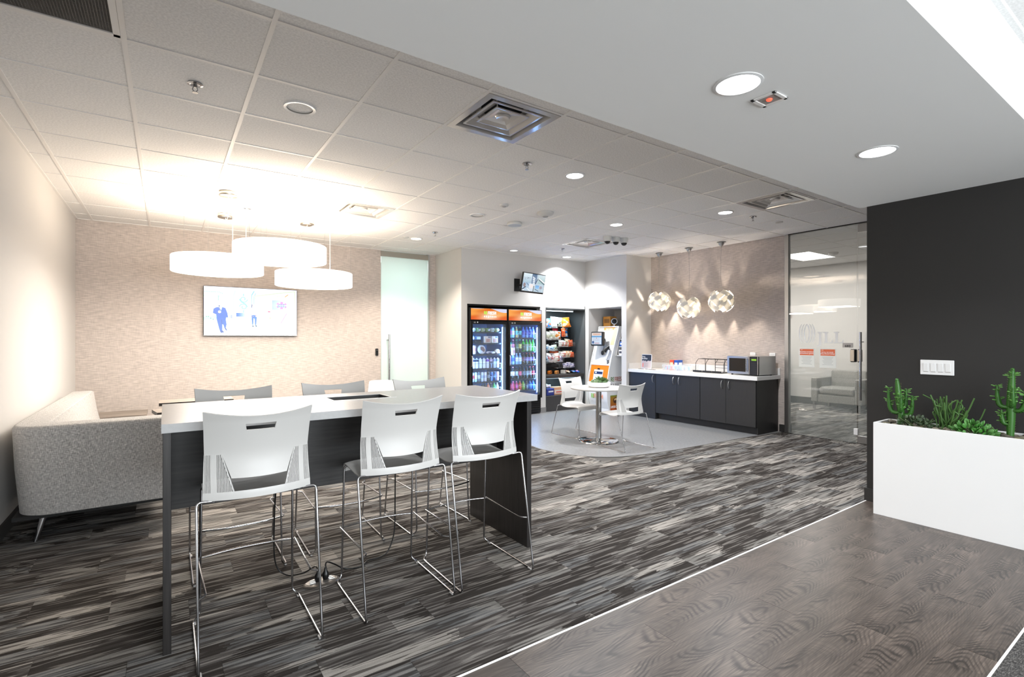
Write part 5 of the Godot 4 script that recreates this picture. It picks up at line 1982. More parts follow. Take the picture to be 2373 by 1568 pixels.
# ---------- snack niche ----------
func wrapper(base: Color, a: Color, b: Color, seed_: int) -> StandardMaterial3D:
	var im := blank(48, 48, base)
	rng.seed = seed_
	for i in 5:
		ell(im, rnd(6, 42), rnd(8, 40), rnd(4, 12), rnd(3, 8), a if i % 2 else b)
	for i in 3:
		stroke(im, [Vector2(rnd(4, 20), rnd(10, 40)), Vector2(rnd(24, 44), rnd(10, 40))], 2.5, b if i % 2 else a.lerp(Color.WHITE, 0.5))
	for x in 48:
		for y in [0, 1, 46, 47]:
			im.set_pixel(x, y, base.lerp(Color.WHITE, 0.35))
	return printed(im, 0.22)


func snack_bag(at: Vector3, w: float, h: float, d: float, mat: Material, label: String, lean := 0.0, yaw := 0.0, roll := 0.0) -> void:
	var o := thing("snack_bag", at, label, "snack bag", "snack bags in the niche")
	o.basis = Basis(Vector3.UP, yaw) * Basis(Vector3.RIGHT, lean) * Basis(Vector3.BACK, roll)
	var wob := rnd(0, 6)
	for sg in [1.0, -1.0]:
		var m := MB.new()
		m.shell(func(s, t):
			var puff: float = pow(sin(PI * clampf(s, 0.0, 1.0)), 0.6) * pow(sin(PI * clampf(t, 0.0, 1.0)), 0.7)
			var pinch: float = 1.0 - 0.10 * sin(PI * t)
			return Vector3((s - 0.5) * w * pinch * sg, h * (1.0 - t), sg * (d * 0.5 * puff + 0.003 * sin(s * 17.0 + wob) * sin(t * 11.0 + wob))), 8, 8, 0.001)
		put("front_film" if sg > 0 else "back_film", m, mat, o)


func basket(o: Node3D, x0: float, x1: float, y: float, z0: float, z1: float, h: float) -> void:
	var m := MB.new()
	for yy in [y, y + h]:
		m.tube([Vector3(x0, yy, z0), Vector3(x0, yy - (0.0 if yy == y else 0.0), z1), Vector3(x1, yy, z1), Vector3(x1, yy, z0)], 0.003, 6)
	var n := int((x1 - x0) / 0.022)
	for i in n + 1:
		var x := lerpf(x0, x1, float(i) / n)
		m.tube([Vector3(x, y, z0), Vector3(x, y, z1), Vector3(x, y + h, z1)], 0.0014, 5)
	for i in 5:
		var z := lerpf(z0, z1, i / 5.0)
		m.tube([Vector3(x0, y + h, z), Vector3(x0, y, z)], 0.0014, 5)
		m.tube([Vector3(x1, y + h, z), Vector3(x1, y, z)], 0.0014, 5)
	put("wire_basket", m, M.chrome, o)


func snack_niche() -> void:
	var panel := flat(Color(0.30, 0.31, 0.315), 0.35)
	var m := MB.new()
	for q in [[5.90, 5.955, 0, 2.05, -8.15, -7.6], [5.955, 6.97, 0, 2.05, -8.15, -8.08], [6.955, 6.972, 0, 2.05, -8.08, -7.495], [5.955, 6.955, 1.985, 2.05, -8.08, -7.6], [5.955, 6.955, 1.975, 1.995, -7.6, -7.495], [5.955, 5.966, 0, 1.975, -7.6, -7.495]]:
		m = MB.new()
		m.span(q[0], q[1], q[2], q[3], q[4], q[5])
		struct("wall_niche", m, panel)
	var o := thing("snack_rack", Vector3.ZERO, "black slatted display rack with wire baskets in the snack niche", "rack")
	m = MB.new()
	m.span(5.97, 6.90, 0.70, 1.80, -7.90, -7.88)
	put("back_panel", m, M.matt_black, o)
	for i in 11:
		m = MB.new()
		m.span(5.97, 6.90, 0.72 + i * 0.1, 0.79 + i * 0.1, -7.88, -7.868, 0.002)
		put("slat", m, M.matt_black, o)
	for q in [[6.0, 6.44, 1.61, -7.70, 0.03], [6.0, 6.51, 1.375, -7.68, 0.03], [6.40, 6.87, 1.238, -7.68, 0.09], [6.0, 6.46, 1.158, -7.68, 0.085], [6.0, 6.56, 0.93, -7.66, 0.08], [6.42, 6.86, 1.02, -7.68, 0.085], [6.40, 6.60, 0.82, -7.70, 0.085], [6.59, 6.88, 0.812, -7.69, 0.09]]:
		basket(o, q[0], q[1], q[2], -7.866, q[3], q[4])
	# deck and plinth
	o = thing("niche_deck", Vector3.ZERO, "dark grey shelf deck across the snack niche under the rack", "shelf")
	m = MB.new()
	m.span(5.967, 6.954, 0.635, 0.70, -8.08, -7.52, 0.003)
	put("board", m, flat(Color(0.20, 0.195, 0.19), 0.45), o)
	o = thing("niche_plinth", Vector3.ZERO, "dark grey plinth box closing the bottom of the snack niche", "plinth")
	m = MB.new()
	m.span(5.967, 6.954, 0.0, 0.30, -8.08, -7.53, 0.003)
	put("front", m, flat(Color(0.22, 0.215, 0.215), 0.45), o)
	# light bar under the niche top
	o = thing("light_bar", Vector3(6.36, 1.945, -7.62), "slim white light bar at the top of the snack niche", "light")
	boxpart("housing", Vector3(0, 0.012, 0), Vector3(0.78, 0.014, 0.03), 0.002, M.alu, o)
	boxpart("tube", Vector3(0, -0.002, 0), Vector3(0.77, 0.014, 0.022), 0.004, glow(Color(0.88, 0.96, 1.0), 4.0), o)
	area(o, Vector3(0, -0.016, 0), Vector2(0.75, 0.02), Color(0.85, 0.95, 1.0), 0.75, Vector3(0, -1, -0.15))
	o = thing("light_bar", Vector3(6.46, 0.622, -7.66), "hidden light bar under the deck of the snack niche", "light")
	boxpart("tube", Vector3(0, 0.003, 0), Vector3(0.8, 0.012, 0.02), 0.003, glow(Color(0.82, 0.94, 1.0), 2.0), o)
	area(o, Vector3(0, -0.01, 0), Vector2(0.75, 0.02), Color(0.75, 0.92, 1.0), 0.30, Vector3(0, -1, -0.2))
	# bags: x, y, z, w, h, depth, kind, words
	var W := Color("f4f4f0")
	var K := {
		"blue": wrapper(Color("3a86d0"), W, Color("d86030"), 1), "white": wrapper(Color("f0f2ea"), Color("b8d0a0"), Color("f8f8f4"), 2), "green": wrapper(Color("e8f2dc"), Color("88c068"), Color("585850"), 3),
		"orange": wrapper(Color("e87820"), Color("d8b890"), Color("f09030"), 4), "cream": wrapper(Color("f2f0e4"), Color("a8b078"), Color("c8c0a8"), 5), "amber": wrapper(Color("f2ece0"), Color("d88030"), Color("b86018"), 6),
		"red": wrapper(Color("d02840"), Color("f0c8d0"), Color("a01838"), 7), "rust": wrapper(Color("e05828"), Color("f08850"), Color("c84818"), 8), "sky": wrapper(Color("2c88d8"), Color("f0e8e0"), Color("a04028"), 9),
		"mix": wrapper(Color("ece6de"), Color("a87058"), Color("c83828"), 10), "tan": wrapper(Color("e4d4b8"), Color("a88860"), Color("e89868"), 11), "plum": wrapper(Color("d8d4e4"), Color("484888"), Color("7878b0"), 12),
		"rw": wrapper(Color("f0eaea"), Color("c02830"), Color("787888"), 13), "bw": wrapper(Color("e8f0f6"), Color("3880c0"), Color("a0c0d8"), 14), "royal": wrapper(Color("2058c8"), Color("e0e8f8"), Color("c83050"), 15)}
	rng.seed = 91
	var bags := [
		[6.20, 1.615, 0.155, 0.175, "blue", "blue snack bag with white print, upper left of the niche rack"], [6.34, 1.615, 0.12, 0.21, "white", "tall white snack bag with green tint on the top tier"], [6.48, 1.645, 0.14, 0.17, "green", "white and green snack bag on the top tier"], [6.685, 1.632, 0.175, 0.19, "orange", "big orange snack bag hanging at the top right"],
		[6.09, 1.615, 0.1, 0.17, "rw", "red and white snack bag half hidden at the top left"],
		[6.20, 1.385, 0.16, 0.155, "cream", "cream snack bag with olive print on the second tier"], [6.34, 1.385, 0.13, 0.165, "cream", "middle cream snack bag on the second tier"], [6.45, 1.385, 0.13, 0.155, "amber", "white and amber snack bag on the second tier"], [6.47, 1.435, 0.14, 0.165, "red", "red snack bag with white patch on the second tier"], [6.595, 1.44, 0.075, 0.16, "rust", "narrow rust orange snack bag on the second tier"], [6.70, 1.44, 0.125, 0.17, "sky", "blue snack bag with reddish foot at the right of the second tier"],
		[6.53, 1.245, 0.12, 0.12, "mix", "first mixed print pouch in the right third tier basket"], [6.62, 1.245, 0.12, 0.11, "mix", "second mixed print pouch in the right third tier basket"], [6.70, 1.25, 0.13, 0.14, "tan", "tan pouch in the right third tier basket"], [6.79, 1.245, 0.12, 0.12, "rust", "rust pouch at the right end of the third tier basket"],
		[6.17, 1.165, 0.13, 0.11, "bw", "white and blue pouch in the left third tier basket"], [6.27, 1.165, 0.12, 0.09, "bw", "second white and blue pouch in the left third tier basket"], [6.38, 1.165, 0.13, 0.11, "green", "pale green pouch in the left third tier basket"],
		[6.16, 0.938, 0.14, 0.13, "bw", "blue-edged pouch at the left of the fourth tier"], [6.23, 0.938, 0.14, 0.17, "rw", "red and white pouch on the left of the fourth tier"], [6.33, 0.938, 0.14, 0.16, "rw", "second red and white pouch on the fourth tier"], [6.43, 0.938, 0.13, 0.165, "mix", "grey and white pouch on the fourth tier"], [6.50, 0.938, 0.12, 0.12, "plum", "purple cornered pouch in the fourth tier basket"], [6.42, 1.05, 0.16, 0.11, "rust", "bright orange pouch behind the fourth tier basket"],
		[6.58, 1.025, 0.13, 0.12, "mix", "brownish pouch in the right fourth tier basket"], [6.66, 1.025, 0.13, 0.125, "tan", "tan pouch in the right fourth tier basket"], [6.75, 1.025, 0.13, 0.12, "tan", "second tan pouch in the right fourth tier basket"], [6.81, 1.025, 0.1, 0.1, "rust", "reddish pouch at the right of the fourth tier"],
		[6.66, 0.818, 0.12, 0.09, "plum", "purple and white pouch in the lowest basket"], [6.74, 0.818, 0.12, 0.1, "plum", "second purple and white pouch in the lowest basket"], [6.82, 0.818, 0.11, 0.085, "plum", "third purple and white pouch in the lowest basket"]]
	for i in bags.size():
		var q: Array = bags[i]
		var behind: bool = q[5].find("behind") >= 0 or q[4] == "red" or i == 10
		snack_bag(Vector3(q[0], q[1], -7.82 if behind else -7.735 + rnd(-0.02, 0.02)), q[2] * 1.3, q[3] * 1.08, 0.07, K[q[4]], q[5], -0.12 + rnd(-0.1, 0.05), rnd(-0.25, 0.25), rnd(-0.14, 0.14))
	# on the deck
	for i in 2:
		o = thing("cracker_pack", Vector3([6.245, 6.375][i], 0.702, [-7.74, -7.68][i]), ["left orange cracker pack on the niche deck", "right brown and orange cracker pack on the niche deck"][i], "snack pack", "", 0.5)
		boxpart("sleeve", Vector3(0, 0.033, 0), Vector3(0.13, 0.066, 0.06), 0.012, paint([Color("d87828"), Color("c88848")][i], 0.3), o)
		boxpart("print_strip", Vector3(0, 0.045, 0.0305), Vector3(0.11, 0.02, 0.002), 0.0, paint(Color("6c4428"), 0.4), o)
	o = thing("snack_carton", Vector3(6.62, 0.702, -7.76), "open white carton with red square on the niche deck", "carton", "", 0.5)
	boxpart("carton", Vector3(0, 0.035, 0), Vector3(0.11, 0.07, 0.09), 0.002, paint(Color("e4e0d8"), 0.5), o)
	boxpart("red_square", Vector3(0.02, 0.045, 0.046), Vector3(0.03, 0.035, 0.002), 0.0, paint(Color("c03028"), 0.5), o)
	var q := [[6.79, -7.77, "rust", 0.11, "orange snack packet lying on the niche deck"], [6.73, -7.69, "tan", 0.1, "tan packet lying before the white carton"], [6.85, -7.83, "royal", 0.12, "royal blue packet lying at the back of the deck"], [6.87, -7.69, "sky", 0.12, "sky blue packet lying on the right of the deck"], [6.90, -7.60, "royal", 0.1, "royal blue packet at the right front of the deck"]]
	for p in q:
		snack_bag(Vector3(p[0], 0.725, p[1]), p[3], 0.09, 0.045, K[p[2]], p[4], -1.25, 0.5, 0.1)
	# under the deck
	o = thing("snack_carton", Vector3(6.14, 0.302, -7.66), "dark blue carton of packets under the niche deck", "carton", "", 0.1)
	boxpart("carton", Vector3(0, 0.065, 0), Vector3(0.20, 0.13, 0.14), 0.003, paint(Color("263a94"), 0.4), o)
	boxpart("white_print", Vector3(0.01, 0.075, 0.071), Vector3(0.13, 0.03, 0.002), 0.0, paint(Color("e8e8f0"), 0.4), o)
	o = thing("snack_carton", Vector3(6.375, 0.302, -7.68), "orange and white carton under the niche deck", "carton", "", -0.05)
	boxpart("carton", Vector3(0, 0.075, 0), Vector3(0.22, 0.15, 0.14), 0.003, paint(Color("e8b088"), 0.4), o)
	boxpart("front_print", Vector3(0, 0.06, 0.071), Vector3(0.2, 0.07, 0.002), 0.0, paint(Color("f0e4dc"), 0.4), o)
	boxpart("red_letters", Vector3(0, 0.055, 0.0725), Vector3(0.14, 0.02, 0.002), 0.0, paint(Color("d85040"), 0.4), o)
	snack_bag(Vector3(6.11, 0.45, -7.68), 0.14, 0.07, 0.05, K.white, "white packet lying on the dark blue carton", -0.5, 0.2)
	snack_bag(Vector3(6.17, 0.45, -7.68), 0.12, 0.06, 0.05, K.rw, "reddish packet lying on the dark blue carton", -0.6, -0.2)


# ---------- payment kiosk ----------
const KX := [Vector2(0.0, 6.945), Vector2(0.22, 6.885), Vector2(0.46, 6.880), Vector2(0.66, 6.905), Vector2(0.99, 6.985), Vector2(1.28, 7.08), Vector2(1.645, 7.195)]

func kiosk_x(y: float) -> float:
	for i in KX.size() - 1:
		if y <= KX[i + 1].x:
			return cubic_interpolate(KX[i].y, KX[i + 1].y, KX[maxi(i - 1, 0)].y, KX[mini(i + 2, KX.size() - 1)].y, (y - KX[i].x) / (KX[i + 1].x - KX[i].x))
	return KX[KX.size() - 1].y


func kiosk_patch(z0: float, z1: float, y0: float, y1: float, off: float, th := 0.006) -> MB:
	var m := MB.new()
	m.shell(func(s, t):
		var y: float = lerpf(y1, y0, t)
		return Vector3(kiosk_x(y) + off, y, lerpf(z0, z1, s)), 2, 14, th)
	return m


func kiosk() -> void:
	var o := thing("payment_kiosk", Vector3.ZERO, "tall white curved self-checkout kiosk in the wall opening", "kiosk")
	var prof := []
	for i in 25:
		var y := 1.645 * i / 24.0
		prof.append(Vector2(kiosk_x(y), y))
	prof.append(Vector2(7.55, 1.645))
	prof.append(Vector2(7.55, 0.0))
	var m := MB.new()
	m.prism(prof, -7.345, -7.325)
	put("side_panel", m, M.gloss, o)
	m = MB.new()
	m.prism(prof, -6.82, -6.80)
	var side := put("side_panel", m, M.gloss, o)
	put("front_panel", kiosk_patch(-7.325, -6.82, 0.06, 1.63, 0.02), flat(Color(0.88, 0.88, 0.88), 0.4), o)
	m = MB.new()
	m.span(7.19, 7.55, 1.628, 1.645, -7.325, -6.82)
	put("top_panel", m, M.gloss, o)
	m = MB.new()
	m.span(6.93, 7.5, 0.0, 0.06, -7.325, -6.82)
	put("base", m, M.gloss, o)
	put("orange_panel", kiosk_patch(-7.31, -6.83, 0.46, 0.885, 0.012), flat(Color(0.95, 0.50, 0.10), 0.4), o)
	put("ledge", kiosk_patch(-7.325, -6.82, 0.888, 0.93, 0.004), M.gloss, o)
	put("lower_panel", kiosk_patch(-7.31, -6.83, 0.07, 0.445, 0.012), M.gloss, o)
	put("header_print", kiosk_patch(-7.20, -6.90, 1.57, 1.625, 0.015), flat(Color(0.93, 0.60, 0.28), 0.4), o)
	put("corner_print", kiosk_patch(-6.93, -6.84, 1.28, 1.60, 0.015), flat(Color(0.95, 0.80, 0.62), 0.4), o)
	var face := -PI / 2
	var hd := words("PAY HERE", 0.03, M.letter_white, o, Vector3(kiosk_x(1.597) + 0.01, 1.59, -7.05), face, "Droid Sans", true, 1.0, -0.3)
	var lo := [["RE", Color(0.55, 0.75, 0.35), -7.185], ["FRESH", Color(0.93, 0.55, 0.35), -7.035]]
	for q in lo:
		words(q[0], 0.085, flat(q[1], 0.6), o, Vector3(6.876, 0.29, q[2]), face, "Droid Sans", true, 0.75)
	words("e x p r e s s", 0.05, flat(Color(0.75, 0.73, 0.71), 0.6), o, Vector3(6.878, 0.19, -7.06), face, "Droid Sans", false)
	# clipped notice on the orange panel
	m = MB.new()
	m.shell(func(s, t):
		var y: float = lerpf(0.80, 0.50, t)
		return Vector3(kiosk_x(y) + 0.002, y, lerpf(-7.20, -6.955, s)), 2, 6, 0.002)
	var note := put("notice_sheet", m, M.letter_white, o)
	m = MB.new()
	m.shell(func(s, t):
		var y: float = lerpf(0.765, 0.715, t)
		return Vector3(kiosk_x(y) + 0.0002, y, lerpf(-7.19, -6.965, s)), 2, 2, 0.002)
	put("blue_heading", m, flat(Color(0.12, 0.19, 0.36), 0.5), note)
	boxpart("white_emblem", Vector3(kiosk_x(0.74) - 0.0022, 0.74, -7.14), Vector3(0.002, 0.035, 0.04), 0.0, M.letter_white, note)
	boxpart("clip", Vector3(kiosk_x(0.82) - 0.004, 0.815, -7.08), Vector3(0.012, 0.025, 0.06), 0.003, M.black, o)
	# touch terminal
	m = MB.new()
	m.T = Transform3D(Basis(Vector3.UP, 0.22) * Basis(Vector3.BACK, -0.04), Vector3(6.955, 1.40, -7.125))
	m.box(Vector3.ZERO, Vector3(0.085, 0.275, 0.275), 0.014)
	var term := put("touch_terminal", m, M.black, o)
	var im := blank(120, 100, Color(0.86, 0.91, 0.97))
	im.fill_rect(Rect2i(0, 0, 120, 26), Color(0.93, 0.88, 0.86))
	im.fill_rect(Rect2i(0, 26, 120, 14), Color(0.50, 0.70, 0.88))
	for i in 5:
		im.fill_rect(Rect2i(22 + i * 18, 8, 12, 10), Color(0.90, 0.62, 0.45))
	for i in 3:
		im.fill_rect(Rect2i(16, 50 + i * 9, 80, 3), Color(0.78, 0.80, 0.88))
	ell(im, 18, 82, 13, 12, Color(0.32, 0.42, 0.62))
	ell(im, 60, 46, 4, 4, Color(0.85, 0.45, 0.40))
	im.fill_rect(Rect2i(36, 86, 60, 8), Color(0.80, 0.68, 0.72))
	var sm := MB.new()
	sm.T = m.T
	sm.sheet(Vector3(-0.0435, 0.115, -0.115), Vector3(0, 0, 0.225), Vector3(0, -0.225, 0))
	put("screen", sm, printed(im, 0.2, 0.8), term)
	m = MB.new()
	m.tube([Vector3(6.99, 1.40, -7.11), Vector3(7.11, 1.38, -7.10)], 0.03, 10)
	put("bracket", m, M.black, o)
	# scanner and pin pad
	m = MB.new()
	m.tube([Vector3(6.935, 1.155, -6.93), Vector3(6.965, 1.20, -6.915), Vector3(7.0, 1.235, -6.895), Vector3(7.02, 1.25, -6.885)], [0.042, 0.038, 0.03, 0.02], 12)
	m.tube([Vector3(6.98, 1.215, -6.91), Vector3(7.05, 1.20, -6.905)], 0.016, 10)
	put("scanner", m, M.black, o)
	m = MB.new()
	m.blob(Vector3(7.0, 1.125, -7.045), Vector3(0.022, 0.045, 0.033), 12, 8)
	m.tube(curve([Vector3(7.0, 1.16, -7.045), Vector3(7.02, 1.22, -7.03), Vector3(7.0, 1.28, -7.0)], 5), 0.004, 6)
	put("fob_reader", m, M.black, o)
	m = MB.new()
	m.tube(curve([Vector3(6.99, 1.15, -6.92), Vector3(6.985, 1.05, -6.95), Vector3(6.985, 0.99, -6.93), Vector3(7.0, 1.06, -6.89), Vector3(7.02, 1.15, -6.88)], 5), 0.0025, 6)
	put("scanner_cord", m, M.plastic_grey, o)
	boxpart("pen_holder", Vector3(6.975, 0.955, -6.875), Vector3(0.03, 0.08, 0.03), 0.004, flat(Color(0.45, 0.46, 0.48), 0.4), o)
	# side shelves and lettering
	for y in [1.085, 1.255, 1.395]:
		m = MB.new()
		m.span(kiosk_x(y) + 0.10, 7.52, y - 0.016, y, -6.80, -6.63, 0.003)
		put("side_shelf", m, M.gloss, o)
	m = MB.new()
	m.shell(func(s, t):
		var y: float = lerpf(1.66, 1.07, t)
		return Vector3(kiosk_x(y) + 0.085, y, lerpf(-6.80, -6.775, s)), 2, 10, 0.012)
	put("side_fin", m, M.gloss, o)
	words("RE", 0.085, flat(Color(0.36, 0.47, 0.24), 0.6), side, Vector3(7.02, 0.625, -6.798), 0, "Droid Sans", true, 0.75)
	words("FRESH", 0.085, flat(Color(0.62, 0.30, 0.20), 0.6), side, Vector3(7.205, 0.625, -6.798), 0, "Droid Sans", true, 0.75)
	words("e x p r e s s", 0.06, flat(Color(0.42, 0.40, 0.39), 0.6), side, Vector3(7.165, 0.525, -6.798), 0, "Droid Sans", false)
	words("a   m a r k e t", 0.03, flat(Color(0.45, 0.44, 0.43), 0.6), side, Vector3(7.17, 0.455, -6.798), 0, "Droid Sans", false)
	# coffee poster on the foot of the side panel
	im = blank(64, 84, Color(0.78, 0.40, 0.10))
	wash(im, Rect2i(0, 0, 64, 84), Color(0.62, 0.50, 0.16), Color(0.68, 0.26, 0.05))
	wash(im, Rect2i(0, 0, 64, 10), Color(0.45, 0.55, 0.18), Color(0.60, 0.46, 0.14))
	ell(im, 38, 26, 20, 16, Color(0.35, 0.20, 0.10))
	ell(im, 40, 22, 14, 8, Color(0.85, 0.72, 0.52))
	ell(im, 36, 30, 8, 6, Color(0.2, 0.12, 0.08))
	m = MB.new()
	m.sheet(Vector3(6.96, 0.32, -6.795), Vector3(0.25, 0, 0), Vector3(0, -0.315, 0))
	var ps := put("poster", m, printed(im, 0.5), side)
	words("AMERICA", 0.045, M.letter_white, ps, Vector3(7.06, 0.10, -6.7935), 0, "Droid Serif", true, 0.62)
	# things on the side shelves and on top
	boxthing("snack_carton", Vector3(7.235, 1.257, -6.71), Vector3(0.12, 0.085, 0.10), Color("2858a8"), "small blue carton on the kiosk's middle side shelf", Color("e8eaf0"))
	boxthing("snack_carton", Vector3(7.22, 1.087, -6.71), Vector3(0.13, 0.10, 0.12), Color("e8e4e0"), "white carton with dark print on the kiosk's lowest side shelf", Color("40404a"))
	boxthing("snack_carton", Vector3(7.29, 1.397, -6.72), Vector3(0.10, 0.05, 0.10), Color("b8aca4"), "low grey carton on the kiosk's top side shelf", Color("d8d0c8"))
	boxthing("storage_box", Vector3(7.38, 1.646, -7.22), Vector3(0.17, 0.20, 0.20), Color("c88830"), "amber cardboard box on top of the kiosk", Color("8a5c20"))
	o = thing("web_camera", Vector3(7.27, 1.646, -6.99), "round white web camera standing on top of the kiosk", "camera")
	m = MB.new()
	m.cyl(Vector3(0, 0, 0), 0.03, 0.008, 16, 0.002)
	m.cyl(Vector3(0, 0.008, 0), 0.008, 0.03, 10)
	put("stand", m, M.gloss, o)
	m = MB.new()
	m.T = Transform3D(Basis(Vector3.UP, 0.75) * Basis(Vector3.BACK, PI / 2), Vector3(0, 0.095, 0))
	m.lathe(Vector3.ZERO, [Vector2(0, -0.03), Vector2(0.04, -0.028), Vector2(0.062, -0.01), Vector2(0.062, 0.02), Vector2(0.05, 0.028), Vector2(0.048, 0.022)], 24)
	put("shell", m, M.gloss, o)
	m = MB.new()
	m.T = Transform3D(Basis(Vector3.UP, 0.75) * Basis(Vector3.BACK, PI / 2), Vector3(0, 0.095, 0))
	m.lathe(Vector3.ZERO, [Vector2(0.048, 0.02), Vector2(0.03, 0.03), Vector2(0, 0.036)], 24)
	put("lens", m, M.black, o)


func boxthing(called: String, at: Vector3, s: Vector3, c: Color, label: String, print_c: Color, turn := 0.0) -> Node3D:
	var o := thing(called, at, label, "box", "", turn)
	boxpart("carton", Vector3(0, s.y / 2, 0), s, 0.003, paint(c, 0.5), o)
	boxpart("print_patch", Vector3(0, s.y * 0.55, s.z / 2 + 0.0006), Vector3(s.x * 0.7, s.y * 0.4, 0.0012), 0.0, paint(print_c, 0.5), o)
	boxpart("side_print", Vector3(-s.x / 2 - 0.0006, s.y * 0.55, 0), Vector3(0.0012, s.y * 0.4, s.z * 0.7), 0.0, paint(print_c, 0.5), o)
	return o


# ---------- counter ----------
func handle(parent: Node3D, x: float, y: float, z: float) -> void:
	var m := MB.new()
	m.tube(curve([Vector3(x, y - 0.065, z), Vector3(x - 0.022, y - 0.045, z), Vector3(x - 0.034, y, z), Vector3(x - 0.022, y + 0.045, z), Vector3(x, y + 0.065, z)], 6), 0.0065, 8)
	put("handle", m, M.steel, parent)


func counter() -> void:
	var units := [[-6.395, -5.784, 0.0, [[-6.39, -5.788, -5.83]], "leftmost dark cabinet unit, running down to the floor"], [-5.784, -4.90, 0.11, [[-5.78, -5.346, -5.40], [-5.342, -4.904, -5.288]], "middle dark cabinet unit with two doors"], [-4.90, -3.975, 0.11, [[-4.896, -4.452, -4.51], [-4.448, -3.98, -4.39]], "rightmost dark cabinet unit with two doors, by the glass front"]]
	for u in units:
		var o := thing("base_cabinet", Vector3.ZERO, u[4], "cabinet", "dark base cabinets under the white counter")
		var m := MB.new()
		m.span(7.05, 7.648, u[2], 0.795, u[0], u[1], 0.001)
		put("body", m, M.cabinet, o)
		if u[2] > 0.0:
			m = MB.new()
			m.span(7.11, 7.648, 0.0, 0.11, u[0], u[1] - (0.002 if u[1] > -4.0 else 0.0))
			put("toe_kick", m, flat(Color(0.13, 0.13, 0.135), 0.6), o)
			if u[1] > -4.0:
				m = MB.new()
				m.span(7.08, 7.648, 0.0, 0.112, u[1] - 0.012, u[1] - 0.0005)
				put("end_panel", m, M.cabinet, o)
		for d in u[3]:
			m = MB.new()
			m.span(7.03, 7.049, u[2] + 0.003, 0.79, d[0], d[1], 0.0015)
			var dr := put("door", m, M.cabinet, o)
			handle(dr, 7.03, 0.70, d[2])
	var o := thing("worktop", Vector3.ZERO, "long white quartz worktop with upstand over the dark cabinets", "worktop")
	var m := MB.new()
	m.span(7.0, 7.65, 0.796, 0.852, -6.398, -3.94, 0.002)
	put("slab", m, M.quartz, o)
	m = MB.new()
	m.span(7.63, 7.649, 0.853, 0.955, -6.398, -3.94, 0.001)
	m.span(7.02, 7.63, 0.853, 0.955, -6.398, -6.379, 0.001)
	put("upstand", m, M.quartz, o)


